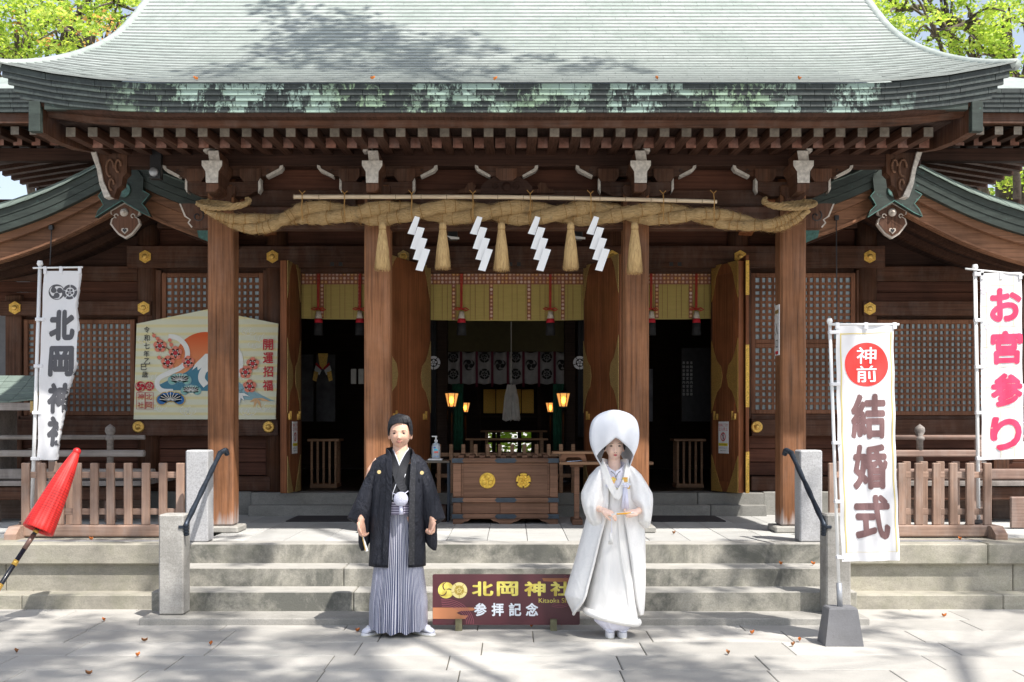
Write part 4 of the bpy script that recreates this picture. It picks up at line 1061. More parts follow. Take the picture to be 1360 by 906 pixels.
# ================================================================ side wing gables with curved bargeboards
def wing(apx, s_, label):
    YG = 11.9; ax = X(apx, YG)
    r = empty('wing_gable', (ax, YG, Z(273, YG)), label, 'gabled roof')
    dxs = [(0, 273), (17, 283), (34, 292), (60, 305), (94, 322), (130, 336), (170, 349), (220, 361), (260, 367), (300, 370)]
    pin = [(0, 273), (17, 283), (34, 292), (60, 303), (90, 314), (112, 321)]
    def curve(tab, t):
        d = t*tab[-1][0]
        for i in range(len(tab)-1):
            if d <= tab[i+1][0]+1e-6:
                k = (d-tab[i][0])/(tab[i+1][0]-tab[i][0]); return d/126, Z(tab[i][1]+(tab[i+1][1]-tab[i][1])*k, YG)
    for side, tab in ((s_, dxs), (-s_, pin)):
        def smooth_pts(n_):
            raw = [curve(tab, i/n_) for i in range(n_+1)]
            for _ in range(4): raw = [raw[0]]+[((raw[i-1][0]+2*raw[i][0]+raw[i+1][0])/4, (raw[i-1][1]+2*raw[i][1]+raw[i+1][1])/4) for i in range(1, n_)]+[raw[-1]]
            return raw
        n_ = 26 if tab is dxs else 14
        pts = smooth_pts(n_)
        def band(nm, y0, y1, lo, hi, mt, lean=0, parent=r, smooth=False):
            secs = []
            for d, z in pts:
                x = ax+side*d; secs.append([(x, y0+lean, z+lo), (x, y0, z+hi), (x, y1, z+hi), (x, y1, z+lo)])
            return MB().loft(secs).obj(nm, mt, parent, fix=True)
        hb = band('bargeboard', 11.90, 11.98, 0, .19, W_BARGE)
        band('bargeboard_lip', 11.88, 11.90, .012, .035, W_BARGE, parent=hb)
        band('upper_bargeboard', 11.83, 11.93, .192, .275, W_BARGE)
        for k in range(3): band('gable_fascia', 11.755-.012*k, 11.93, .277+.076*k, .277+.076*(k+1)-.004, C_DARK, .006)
        band('soffit', 11.98, 13.25, .10, .14, W_RAFTD)
        # rafters' undersides inside the gable
        for k in range(2):
            band('inner_rib', 12.25+.45*k, 12.35+.45*k, .02, .10, W_RAFT)
        # roof sheets
        for i in range(n_):
            (d0, z0), (d1, z1) = pts[i], pts[i+1]
            x0, x1 = ax+side*d0, ax+side*d1
            prof = [(11.715, .505), (11.95, .63), (12.3, .71), (13.3, .74)]
            for k in range(3):
                (ya, a), (yb, b) = prof[k], prof[k+1]
                g_ = .0015*(1 if x1 > x0 else -1); dz = .002*((i+k) % 2)
                top = [(x0+g_, ya-.01, z0+a+.008+dz), (x1-g_, ya-.01, z1+a+.008+dz), (x1-g_, yb, z1+b+dz), (x0+g_, yb, z0+b+dz)]
                bot = [(p[0], p[1], p[2]-.014) for p in top]
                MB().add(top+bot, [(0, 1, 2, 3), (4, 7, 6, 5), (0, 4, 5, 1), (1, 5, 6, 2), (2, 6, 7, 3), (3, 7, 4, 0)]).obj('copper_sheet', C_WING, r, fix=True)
        if tab is pin:
            d, z = pts[-1]
            MB().prism([(ax+side*(d-.12), z+.03), (ax+side*(d+.02), z-.03), (ax+side*(d+.05), z+.1), (ax+side*(d+.02), z+.21), (ax+side*(d-.16), z+.24)], 'y', 11.80, 11.88).obj('copper_tip', C_TEAL, r)
    # copper apex plate with green edge
    q = lambda dx: ax+dx/126
    zz = lambda p: Z(p, 11.86)
    out = [(0, 270), (-18, 281), (-35, 292), (-31, 283), (-24, 276), (-27, 270), (-31, 264), (-26, 258), (-28, 240), (-14, 222), (14, 222), (28, 240), (27, 257), (36, 262), (31, 268), (26, 274), (32, 281), (37, 291), (26, 286), (18, 281)]
    orn = MB().prism([(q(a), zz(b)) for a, b in out], 'y', 11.72, 11.80).obj('copper_apex_plate', C_DARK, r)
    ln = Flat(); 
    for seg in (out[0:8], out[12:]+[out[0]]):
        ln.line([(q(a), zz(b)) for a, b in seg], .009)
    ln.obj('verdigris_edge', C_TEAL, lambda u, v: (u, 11.712, v), orn)
    MB().lathe([(.075, 0), (.085, .012), (.075, .02), (.06, .012), (.045, .016), (.001, .02)], (q(1), 11.72, zz(256)), 20, 'y').obj('round_crest', C_ORN, orn, smooth=True)
    # carved pendant below the apex
    pd = empty('carved_pendant', (ax, 11.8, zz(273))); setparent(pd, r)
    def heart(k):
        o_ = [(0, 270-0), (-20*k, 281), (-19*k, 286), (-13*k, 289), (-18*k, 292), (-20*k, 299), (-15*k, 306), (-9*k, 313), (0, 318.5)]
        full = o_+[(-a, b) for a, b in o_[-2:0:-1]]
        return [(q(a+.5), zz(b)) for a, b in full]
    MB().prism(heart(1.0), 'y', 11.80, 11.85).obj('pendant_board', EDGE_PALE, pd)
    hh = heart(1.0); cx_ = q(.5); cz_ = zz(294)
    MB().prism([(cx_+(a-cx_)*.88, cz_+(b-cz_)*.88) for a, b in hh], 'y', 11.79, 11.80).obj('pendant_face', W_POST, pd)
    MB().lathe([(.04, 0), (.045, .01), (.03, .025), (.018, .03), (.015, .05), (.001, .055)], (q(0), 11.79, zz(284)), 12, 'y').obj('flower_boss', EDGE_PALE, pd, smooth=True)
    hs = [(0, 312.5), (-4.5, 308), (-4, 305), (-1.5, 304.5), (0, 306), (1.5, 304.5), (4, 305), (4.5, 308)]
    MB().prism([(q(a+.5), zz(b)) for a, b in hs], 'y', 11.785, 11.79).obj('heart_rim', EDGE_PALE, pd)
    MB().prism([(q(a*.6+.5), zz(307.5+(b-307.5)*.62)) for a, b in hs], 'y', 11.78, 11.785).obj('heart_hole', BLACKP, pd)
    for t_ in (-1, 1):
        MB().tube([(q(t_*11+.5)+.02*math.cos(a), 11.785, zz(288.5)+.02*math.sin(a)) for a in [i*.6 for i in range(9)]], .006, 5).obj('scroll', EDGE_PALE, pd)
    return r
wing(170, -1, 'curved copper-edged gable of the left wing, with a carved heart pendant')
wing(1180, 1, 'curved copper-edged gable of the right wing, with a carved heart pendant')

# ================================================================ main hall roof behind
mr = empty('main_roof', (-.05, 15, 4.8)); setparent(mr, hall)
RX = 6.25; ZE = 5.02
m = MB()
m.add([(BC-RX, 11.55, ZE), (BC+RX, 11.55, ZE), (BC+RX, 24, ZE), (BC-RX, 24, ZE), (BC-3.6, 14.6, 6.4), (BC+3.6, 14.6, 6.4), (BC+3.6, 21, 6.4), (BC-3.6, 21, 6.4)],
      [(0, 1, 5, 4), (1, 2, 6, 5), (2, 3, 7, 6), (3, 0, 4, 7), (4, 5, 6, 7), (0, 3, 2, 1)]).obj('roof_slope', C_ROOF, mr)
for s_ in (-1, 1):
    x = 3.9
    while x < RX:
        for k in range(5):
            w_ = .19; a = BC+s_*(x+.03*(k % 2)); b = a+s_*(w_-.004)
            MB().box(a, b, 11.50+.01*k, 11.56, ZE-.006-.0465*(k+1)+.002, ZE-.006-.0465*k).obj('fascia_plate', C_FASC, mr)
        x += w_
    x0, x1 = sorted((BC+s_*3.9, BC+s_*RX))
    MB().box(x0, x1, 11.58, 11.7, 4.68, 4.785).obj('eave_board', W_BEAM, mr)
    MB().box(x0, x1, 11.64, 13.4, 4.79, 4.83).obj('eave_boarding', W_RAFTD, mr)
    x = 4.1
    while x < RX-.1:
        rr = inst(me1, 'flying_rafter', (BC+s_*x, 11.65, 4.665), mr); inst(me1e, 'rafter_end', (BC+s_*x, 11.65, 4.665), rr)
        rr = inst(me2, 'base_rafter', (BC+s_*(x-.05), 12.05, 4.66), mr); inst(me2e, 'rafter_end', (BC+s_*(x-.05), 12.05, 4.66), rr); x += .195
    # long beam carrying the eaves
    MB().box(x0, BC+s_*5.9 if s_ > 0 else x1, 12.3, 12.42, 4.46, 4.60, .006).obj('eave_purlin', W_BEAMD, mr) if s_ > 0 else MB().box(BC-5.9, x1, 12.3, 12.42, 4.46, 4.60, .006).obj('eave_purlin', W_BEAMD, mr)
    # side eave rafters running outwards
    ms = MB().box(0, 2.35, -.045, .045, -.10, 0, .003).mesh('side_rafter')
    for v in ms.vertices: v.co.z += -(v.co.x)*.16+.42; v.co.x = s_*(v.co.x+3.9)
    withmat(ms, W_RAFT)
    y = 13.5
    while y < 20:
        inst(ms, 'side_rafter', (BC, y, 4.72), mr); y += .25
    m = MB().add([(BC+s_*3.9, 13.2, 5.15), (BC+s_*RX, 13.2, 4.75), (BC+s_*RX, 24, 4.75), (BC+s_*3.9, 24, 5.15), (BC+s_*3.9, 13.2, 5.19), (BC+s_*RX, 13.2, 4.79), (BC+s_*RX, 24, 4.79), (BC+s_*3.9, 24, 5.19)], [(0, 1, 2, 3), (4, 7, 6, 5), (0, 4, 5, 1), (1, 5, 6, 2), (2, 6, 7, 3), (3, 7, 4, 0)])
    m.obj('side_boarding', W_RAFTD, mr)
    x0, x1 = sorted((BC+s_*4.2, BC+s_*4.35))
    MB().box(x0, x1, 13.4, 22, 3.0, 5.1).obj('side_wall', W_BEAMD, mr)

# ================================================================ verandas with rails
def veranda(s_, xin, label):
    r = empty('veranda', (xin, 12.2, .9), label, 'veranda')
    xo = -7.2 if s_ < 0 else 7.2
    a, b = sorted((xin, xo)); YV = 12.0
    z = lambda p: Z(p, YV)
    MB().box(a, b, YV+.02, YV+.10, z(607), z(598), .012).obj('lower_rail', W_GREY if s_ < 0 else W_GREYB, r)
    MB().tube([(a, YV+.06, z(581)), (b, YV+.06, z(581))], .026, 10).obj('top_rail', W_GREY if s_ < 0 else W_GREYB, r, smooth=True)
    MB().box(a-.1*(s_ > 0), b+.1*(s_ < 0), YV, YV+.12, z(637), z(623), .012).obj('ground_rail', W_GREY if s_ < 0 else W_GREYB, r)
    nb = 0; y = YV-.08
    while y < 13.0:
        MB().box(a, b, y, y+.245, z(645), z(638.5), .004).obj('floor_board', W_GREY, r); y += .25
    MB().box(a, b, YV-.02, YV+.06, z(664), z(646.5), .008).obj('edge_beam', W_BEAM, r)
    for k in range(6):
        x = xin+s_*(.37+.0*k)+s_*k*.62
        if k == 0:
            MB().lathe([(.035, 0), (.035, .42), (.05, .43), (.05, .46), (.03, .47), (.055, .52), (.05, .56), (.0, .60)], (x, YV+.06, z(638)), 14).obj('capped_post', W_GREY, r, smooth=True)
        else: MB().box(x-.03, x+.03, YV+.03, YV+.09, z(638), z(584), .005).obj('rail_post', W_GREY if s_ < 0 else W_GREYB, r)
        MB().box(x-.05, x+.05, YV+.02, YV+.12, H, z(664)-.002, .008).obj('stilt', W_GREYB, r)
    for k in range(5):
        xa = xin+s_*(.1+k*.62); x0, x1 = sorted((xa, xa+s_*.6))
        MB().box(x0, x1, YV+.5, YV+.55, H, z(664)).obj('skirt_board', W_GREYB, r)
veranda(-1, X(190, 12), 'weathered grey veranda railing of the left wing'); veranda(1, X(1178, 12), 'brown veranda railing of the right wing behind the fence')
# low leaning boards by the right wing veranda
pb_ = MB().box(X(1343, 11.3), X(1380, 11.3), 11.3, 11.34, H+.01, Z(660, 11.3), .008).top('leaning_board', W_GREYB, (X(1343, 11.3), 11.3, H), label='reddish brown board standing at the right edge in front of the veranda', cat='board')

# small copper-roofed box at the far left
sr = empty('small_roofed_shelter', (-5.75, 12.2, .99), 'small grey copper-roofed shelter at the far left edge on the veranda', 'shelter')
ya, yb = 11.75, 12.35
def srz(p, Y_): return Z(p, Y_)
for k in range(5):
    t0, t1 = k/5, (k+1)/5
    for j in range(4):
        x0 = X(44, ya)-.26*j; x1 = x0-.255
        fy = lambda t: ya+(yb-ya)*t
        fzq = lambda t: Z(534, ya)+.30*t**1.3
        p = [(x1, fy(t0), fzq(t0)+.008), (x0, fy(t0), fzq(t0)+.008), (x0, fy(t1), fzq(t1)), (x1, fy(t1), fzq(t1))]
        if j == 0: p[1] = (x0+.03*(1-t0), p[1][1], p[1][2]+.03*(1-t0)); p[2] = (x0+.03*(1-t1), p[2][1], p[2][2]+.03*(1-t1))
        q = [(a, b, c-.015) for a, b, c in p]
        MB().add(p+q, [(0, 1, 2, 3), (4, 7, 6, 5), (0, 4, 5, 1), (1, 5, 6, 2), (2, 6, 7, 3), (3, 7, 4, 0)]).obj('roof_sheet', C_WING, sr)
MB().box(-7, X(42, ya), ya+.01, ya+.05, Z(545, ya), Z(535, ya)).obj('eave_board', W_GREY, sr)
MB().prism([(ya, Z(533, ya)), (yb, Z(533, ya)+.30), (yb, Z(533, ya)+.16), (ya+.3, Z(548, ya)), (ya, Z(548, ya))], 'x', X(40, ya), X(40, ya)+.03).obj('verge_board', BRASSD, sr)
MB().box(X(-30, 12.2), X(7, 12.2), 12.05, 12.5, Z(640, 12.1), Z(543, 12.1), .01).obj('shelter_body', W_GREY, sr)
# ================================================================ sacred rope, bamboo pole, straw tassels, paper streamers
n = NM('rice_straw'); a = n.noise(n.pos((3, 30, 30)), 4, 5, .7); b = n.noise(n.pos(), 7, 4, .7)
c1 = n.ramp(a, [(.25, (.24, .125, .045)), (.42, (.58, .37, .155)), (.70, (.80, .58, .30))])
n.col(n.mix(n.ramp(b, [(.58, 0.0), (.72, .55)]), c1, (.22, .15, .09))); n.set(Roughness=.85); n.bump(a, 1.0, .05); STRAW = n.m
n = NM('loose_straw'); a = n.noise(n.pos((40, 40, 3)), 3, 4, .7)
n.col(n.ramp(a, [(.3, (.32, .19, .08)), (.55, (.56, .38, .17)), (.8, (.72, .53, .28))])); n.set(Roughness=.85); STRAWZ = n.m
TIE = plain('straw_tie', (.34, .18, .05), .85)
def cr(pts, n_):                       # smooth curve through points
    out = []; P_ = [Vector(p) for p in pts]
    for i in range(len(P_)-1):
        p0, p1, p2, p3 = P_[max(0, i-1)], P_[i], P_[i+1], P_[min(len(P_)-1, i+2)]
        for k in range(n_):
            t = k/n_; out.append(.5*((2*p1)+(-p0+p2)*t+(2*p0-5*p1+4*p2-p3)*t*t+(-p0+3*p1-3*p2+p3)*t*t*t))
    out.append(P_[-1]); return out
def twist(m, path, rad, strands, pitch, sr, seg=10, ph0=0, only=None, wob=0.0):
    up = Vector((0, 0, 1)); L_ = 0; per = [[] for _ in range(strands)]; rs = []
    for i, p in enumerate(path):
        if i: L_ += (p-path[i-1]).length
        d = (path[min(i+1, len(path)-1)]-path[max(0, i-1)]).normalized()
        a = d.cross(Vector((0, 1, 0))); a.normalize(); b = a.cross(d)
        r = rad[i] if hasattr(rad, '__len__') else rad
        for s_ in range(strands):
            t = ph0+2*PI*(L_/pitch+s_/strands)
            per[s_].append(p+(a*math.cos(t)+b*math.sin(t))*r*(1-sr))
        rs.append(r*sr*(1+wob*math.sin(i*1.3)*math.sin(i*.37)))
    for s_ in range(strands):
        if only is None or only == s_: m.tube(per[s_], rs, seg)
    return per
YR_ = 10.74
rp = [(270, 274, 6), (280, 281, 7), (295, 289, 9), (318, 296, 11), (352, 297.5, 13), (379, 291, 13), (402, 284, 14), (437, 282.5, 15), (480, 285, 15.5), (530, 282, 15), (590, 281.5, 15.5), (640, 282, 15.5), (690, 282.5, 15.5), (750, 284, 16), (800, 283, 15), (850, 284, 14.5), (900, 284, 13.5), (935, 287, 12.5), (970, 293, 11.5), (1010, 299.5, 10.5), (1035, 298, 9.5), (1055, 289, 8), (1072, 277, 6.5)]
pth = cr([(X(a, YR_), YR_, Z(b, YR_)) for a, b, c in rp], 8)
rad = [v.x*1.07 for v in cr([(c/139.7, 0, 0) for a, b, c in rp], 8)]
rope = empty('sacred_rope', (BC, YR_, Z(283, YR_)), 'thick twisted straw rope hung across the porch from pillar to pillar', 'straw rope')
for s_ in range(2):
    m = MB(); twist(m, pth, rad, 2, 1.30, .545, 16, .6, only=s_, wob=.16); m.obj('strand', STRAW, rope, smooth=True)
m = MB(); per = twist(MB(), pth, rad, 2, 1.30, .545, 4, .6)
for i in range(6, len(pth)-6, 2):
    if R.random() < .3: continue
    for s_ in range(2):
        c = per[s_][i]; d = (per[s_][i+1]-per[s_][i-1]).normalized(); a = d.cross(Vector((0, 1, 0))).normalized(); b = a.cross(d)
        r_ = rad[i]*.545*1.04+.003
        m.tube([c+(a*math.cos(t)+b*math.sin(t))*r_ for t in [k*2*PI/12 for k in range(13)]], .0035, 4, cap=False)
m.obj('binding_string', TIE, rope, kind='stuff')
m = MB()
for k in range(5200):                                            # frayed straw ends
    i = R.randint(10, len(pth)-8); s_ = R.randint(0, 1); c = per[s_][i]; r_ = rad[i]*.54
    d = (per[s_][i+1]-per[s_][i-1]).normalized(); a = d.cross(Vector((0, 1, 0))).normalized(); b = a.cross(d)
    t = R.uniform(0, 2*PI); q = c+(a*math.cos(t)+b*math.sin(t))*r_; l = R.uniform(.03, .09)
    out = (a*math.cos(t)+b*math.sin(t))*R.uniform(.1, .45)
    e = q+(d*R.choice((-1, 1))+out).normalized()*l; wv = Vector((0, 0, 1)).cross(d).normalized()*.0012+Vector((0, 0, .0012))
    m.add([q-wv, q+wv, e], [(0, 1, 2)])
m.obj('frayed_straw', STRAWZ, rope, kind='stuff')
# thin hawser loops round the outer pillars
for s_, cx in ((-1, 294), (1, 1051)):
    sx = -s_
    for (pts, rr) in (([(38, 268), (24, 276), (0, 278.5), (-20, 276), (-34, 269), (-30, 264), (-10, 266), (10, 269)], .020), ([(34, 264), (38, 268), (30, 273), (8, 274), (-12, 272), (-26, 268), (-20, 263)], .021)):
        ys = [10.72, 10.68, 10.66, 10.68, 10.78, 10.86, 10.84, 10.80]
        p_ = cr([(X(cx+sx*a, 10.72), ys[i], Z(b, 10.72)) for i, (a, b) in enumerate(pts)], 8)
        m = MB(); twist(m, p_, rr*1.25, 3, .15, .55, 6); m.obj('thin_rope', STRAW, rope, smooth=True)
# bamboo pole
YBp = 10.66
n = NM('dry_bamboo'); a = n.noise(n.pos((2, 30, 30)), 3, 4); n.col(n.ramp(a, [(.3, (.42, .31, .20)), (.7, (.66, .54, .38))])); n.set(Roughness=.4); BAMB = n.m
m = MB(); pp = []; rr = []
for i in range(200):
    px_ = 390+562*i/199; pp.append((X(px_, YBp), YBp, Z(261.5+(6.5*max(0, (px_-620)/332)**1.5), YBp))); rr.append(.0215+(.0022 if i % 12 == 0 else 0)-.003*i/199)
pole = m.tube(pp, rr, 10).top('bamboo_pole', BAMB, pp[0], smooth=True, label='pale bamboo pole tied along the top of the straw rope', cat='bamboo pole')
m = MB()
for i in range(0, 200, 12): m.tube([(pp[i][0]-.003, YBp, pp[i][2]), (pp[i][0]+.003, YBp, pp[i][2])], rr[i]+.0012, 10)
m.obj('node_ring', plain('dark_bamboo_node', (.20, .13, .08), .6), pole)
for px_ in (402, 458, 547, 628, 704, 784, 880, 947):
    x = X(px_, YBp); m = MB()
    zt = Z(258, YBp); zb2 = Z(296, YR_)
    m.tube([(x, YBp-.03, zt), (x+.004, YBp-.05, Z(268, YBp)), (x, YR_-.135, Z(282, YR_)), (x+.006, YR_-.10, zb2)], .005, 5)
    m.tube([(x, YBp-.026, zt), (x-.03, YBp-.02, zt+.035)], .004, 4); m.tube([(x, YBp-.026, zt), (x+.028, YBp-.02, zt+.028)], .004, 4)
    m.obj('tie_string', TIE, rope, kind='stuff')
# straw tassels
tl = ('directly in front of the second porch pillar', 'hanging just right of the first paper streamer', 'hanging between the second and third paper streamers', 'hanging between the third and fourth paper streamers', 'directly in front of the third porch pillar')
for k, px_ in enumerate((508, 588, 666, 758, 843)):
    Yt = 10.64; c = Vector((X(px_, Yt), Yt, Z(299, Yt))); ln = .44 if k else .44
    bt_ = (359, 357, 359.5, 358, 363)[k]; z0 = Z(bt_, Yt)
    t = empty('straw_tassel', c, 'straw tassel '+tl[k], 'straw tassel', 'straw tassels under the rope')
    MB().lathe([(.072, z0-c.z+.015), (.062, -.25), (.040, -.09), (.030, -.055), (.036, -.02), (.03, .02)], c, 14).obj('core', STRAWZ, t, smooth=True)
    MB().lathe([(.037, -.075), (.034, -.065), (.034, -.05), (.037, -.04)], c, 14).obj('binding', TIE, t, smooth=True)
    m = MB()
    for j in range(420):
        a = R.uniform(0, 2*PI); rr_ = math.sqrt(R.random())
        p0 = c+Vector((.030*math.cos(a), .030*math.sin(a), R.uniform(-.04, .015)))
        p1 = c+Vector((.036*math.cos(a), .036*math.sin(a), -.07))
        b = .070*(.55+.45*rr_)+.004; zz = z0+R.uniform(-.012, .03)
        p2 = Vector((c.x+b*.8*math.cos(a), c.y+b*.8*math.sin(a), (c.z-.07+zz)/2)); p3 = Vector((c.x+(b+R.uniform(0, .012))*math.cos(a), c.y+b*math.sin(a), zz))
        wv = Vector((-math.sin(a), math.cos(a), 0))*.0022
        m.add([p0-wv, p0+wv, p1+wv, p1-wv, p2+wv, p2-wv, p3+wv*.6, p3-wv*.6], [(0, 1, 2, 3), (3, 2, 4, 5), (5, 4, 6, 7)])
    m.obj('straw', STRAWZ, t, kind='stuff')
# paper streamers
sl_ = ('by the second porch pillar', 'between the second and third straw tassels', 'between the third and fourth straw tassels', 'between the fourth and fifth straw tassels')
n = NM('folded_white_paper'); n.col((.86, .87, .88)); n.set(Roughness=.7); SHIDE = n.m
for k, px_ in enumerate((554, 637, 714, 792)):
    Ys = 10.60; t = empty('paper_streamer', (X(px_, Ys), Ys, Z(287, Ys)), 'white zigzag paper streamer hanging '+sl_[k], 'paper streamer', 'paper streamers on the rope')
    for j in range(4):
        tx_, ty = px_-1+3.7*j, 287+14.5*j
        w_, h_, sh_ = 9.5, 28.5 if j else 23, -10
        yy = Ys-.012*j
        pts = [(tx_-2, ty), (tx_-2+w_*(.7 if j == 0 else 1), ty+2), (tx_-2+w_+sh_, ty+h_+2), (tx_-2+sh_, ty+h_)]
        m = MB(); fr = [(X(a, Ys), yy+(.010 if q in (2, 3) else 0), Z(b, Ys)) for q, (a, b) in enumerate(pts)]
        m.add(fr+[(a, b+.0015, c) for a, b, c in fr], [(0, 1, 2, 3), (4, 7, 6, 5), (0, 4, 5, 1), (1, 5, 6, 2), (2, 6, 7, 3), (3, 7, 4, 0)]).obj('paper_fold', SHIDE, t, fix=True)

# ================================================================ large votive board
YE_ = 13.052
n = NM('cream_print'); wv = n.new('ShaderNodeTexWave'); wv.bands_direction = 'Z'; wv.inputs['Scale'].default_value = 3.4; wv.inputs['Distortion'].default_value = .6; n.link(n.pos((.2, 1, 1)), wv.inputs['Vector'])
n.col(n.ramp(wv.outputs[0], [(.55, (.66, .66, .50)), (.9, (.70, .63, .34))])); n.set(Roughness=.6); CREAM = n.m
ema = empty('votive_board', (X(273, YE_), YE_, Z(557, YE_)), 'large house-shaped cream board printed with a sun, mountain and blossoms, behind the left pillar', 'votive board')
MB().prism([(X(a, YE_), Z(b, YE_)) for a, b in ((177.5, 557), (366, 557), (369.5, 430), (275, 411), (181.5, 430))], 'y', YE_, YE_+.035).obj('board', CREAM, ema)
def ink(name, c): return plain(name, c, .65, var=.03)
def ef(k): return lambda u, v: (X(u, YE_), YE_-.0018*k, Z(v, YE_))
O1 = NM('sun_print'); v_ = O1.new('ShaderNodeSeparateXYZ'); O1.link(O1.new('ShaderNodeNewGeometry').outputs['Position'], v_.inputs[0])
O1.col(O1.ramp(O1.math('SUBTRACT', v_.outputs[2], 2.0), [(.15, (.72, .32, .14)), (.62, (.62, .09, .012))])); O1 = O1.m
Flat().disc(273, 484, 43, 48).obj('sun_print', O1, ef(1), ema)
Flat().poly([(231, 496), (235, 510), (240, 527), (310, 527), (311, 527), (316, 500), (300, 470), (262, 500), (245, 496)]).obj('ground_print', CREAM, ef(2), ema)
BLUE = ink('blue_print', (.05, .19, .27)); BLUL = ink('pale_blue_print', (.24, .40, .44)); BLUD = ink('deep_blue_print', (.02, .13, .36)); GRNP = ink('sea_green_print', (.22, .44, .38)); WHP = ink('white_print', (.76, .76, .72)); CORAL = ink('coral_print', (.70, .20, .13)); REDP = ink('crimson_print', (.50, .02, .035)); GOLP = ink('ochre_print', (.55, .38, .10)); INKE = ink('sumi_print', (.03, .03, .03)); ORP = ink('light_orange_print', (.66, .40, .20))
Flat().poly([(273, 472), (262, 482), (248, 494), (228, 503), (212, 511), (216, 518), (300, 520), (313, 500), (290, 480)]).obj('mountain_print', BLUE, ef(3), ema)
Flat().poly([(310, 502), (318, 508), (330, 516), (350, 526), (365, 533), (310, 530)]).obj('mountain_print', BLUL, ef(3), ema)
Flat().poly([(273, 470), (300, 470), (310, 482), (300, 490), (283, 486), (277, 492), (270, 487), (263, 492), (262, 487), (255, 492), (259, 484)]).obj('snow_cap_print', WHP, ef(4), ema)
f_ = Flat(); f_.line([(p.x, p.z) for p in cr([(224, 0, 447), (236, 0, 449), (247, 0, 460), (249, 0, 474), (242, 0, 487), (228, 0, 494), (212, 0, 502), (209, 0, 512), (216, 0, 519), (230, 0, 520)], 6)], 6.5)
f_.line([(p.x, p.z) for p in cr([(313, 0, 462), (319, 0, 474), (319, 0, 490), (313, 0, 502), (300, 0, 506)], 6)], 7)
f_.line([(p.x, p.z) for p in cr([(281, 0, 485), (271, 0, 492), (268, 0, 503), (274, 0, 512)], 6)], 9)
f_.obj('white_band_print', WHP, ef(5), ema)
f_ = Flat()
for cx_, cy_, r_ in ((330, 440, 7), (348, 448, 9), (338, 458, 6), (192, 452, 5), (212, 540, 8), (250, 545, 10), (330, 546, 9), (350, 540, 8), (205, 500, 7), (320, 520, 8)):
    for q in range(3): f_.ring(cx_+q*5-5, cy_+(q % 2)*2, r_*.5, r_*.5+.6, 0, PI*1.4, 14)
f_.obj('cloud_line_print', WHP, ef(3), ema)
for cx_, cy_, w_, mt, rim in ((239, 504, 30, GRNP, BLUL), (254, 518, 26, GRNP, BLUL), (227, 530, 37, BLUD, GOLP)):
    for gr, mm, k in ((1.0, rim, 6), (.9, mt, 7)):
        f_ = Flat(); h_ = w_*.5
        for q in range(5):
            a = PI*(.06+.88*q/4); f_.disc(cx_+w_*.33*math.cos(a), cy_-h_*.28*math.sin(a)+2, w_*.19*gr+(.6 if k == 6 else 0), 14)
        f_.poly([(cx_-w_*.42*gr, cy_+3), (cx_+w_*.42*gr, cy_+3), (cx_+w_*.3, cy_-h_*.3), (cx_-w_*.3, cy_-h_*.3)]); f_.obj('pine_print', mm, ef(k), ema)
    f_ = Flat()
    for q in range(9):
        a = PI*(.05+.9*q/8); f_.line([(cx_, cy_+2), (cx_+w_*.40*math.cos(a), cy_+2-h_*.62*math.sin(a))], .8)
    f_.obj('pine_needle_print', WHP, ef(8), ema)
f_ = Flat()
f_.line([(203, 442), (210, 452), (222, 462), (238, 476)], 1.3); f_.line([(209, 474), (218, 478)], 1.2); f_.line([(225, 450), (228, 462)], 1.2)
f_.obj('branch_print', ink('brown_print', (.20, .09, .05)), ef(8), ema)
blos = ((213, 459.5, 9), (233.5, 469, 9.3), (223.5, 481.5, 9.3), (250.5, 481, 8.6), (336, 483, 8.6), (326.5, 494.5, 8.6), (332, 513, 9))
f1, f2, f3 = Flat(), Flat(), Flat()
for cx_, cy_, r_ in blos:
    for q in range(5): a = PI/2+q*2*PI/5; f1.disc(cx_+r_*.52*math.cos(a), cy_-r_*.52*math.sin(a), r_*.48, 14)
    f2.disc(cx_, cy_, r_*.30, 12)
    for q in range(8): a = q*PI/4; f3.disc(cx_+r_*.42*math.cos(a), cy_+r_*.42*math.sin(a), .75, 6)
for a, b in ((205, 446), (210, 450), (226, 452), (228, 458), (212, 475)): f1.disc(a, b, 2.6, 10)
f1.obj('blossom_print', CORAL, ef(9), ema); f2.obj('blossom_heart_print', REDP, ef(10), ema); f3.obj('stamen_print', WHP, ef(11), ema)
f_, f2 = Flat(), Flat()
for cx_, cy_, a0, L_ in ((318, 522, 90, 20), (318, 522, 60, 15), (318, 522, 120, 15), (318, 522, 20, 15), (318, 522, 160, 13), (316, 508, 200, 12), (316, 508, 150, 12)):
    a = math.radians(a0); ex, ey = cx_+L_*math.cos(a), cy_+L_*math.sin(a)*.9; nx_, ny = -math.sin(a), math.cos(a)
    for F1, k in ((f2, 2.7), (f_, 2.0)): F1.poly([(cx_, cy_), (cx_+(ex-cx_)*.4+nx_*k, cy_+(ey-cy_)*.4+ny*k), (ex, ey), (cx_+(ex-cx_)*.4-nx_*k, cy_+(ey-cy_)*.4-ny*k)])
f2.obj('leaf_outline_print', BLUE, ef(6), ema); f_.obj('leaf_print', WHP, ef(7), ema)
f_ = Flat()
for a0, L_ in ((70, 16), (110, 15), (15, 18), (150, 12)):
    a = math.radians(a0); cx_, cy_ = 342, 529; ex, ey = cx_+L_*math.cos(a), cy_+L_*math.sin(a)*.9; nx_, ny = -math.sin(a), math.cos(a)
    f_.poly([(cx_, cy_), (cx_+(ex-cx_)*.4+nx_*2, cy_+(ey-cy_)*.4+ny*2), (ex, ey), (cx_+(ex-cx_)*.4-nx_*2, cy_+(ey-cy_)*.4-ny*2)])
f_.obj('orange_leaf_print', ORP, ef(7), ema)
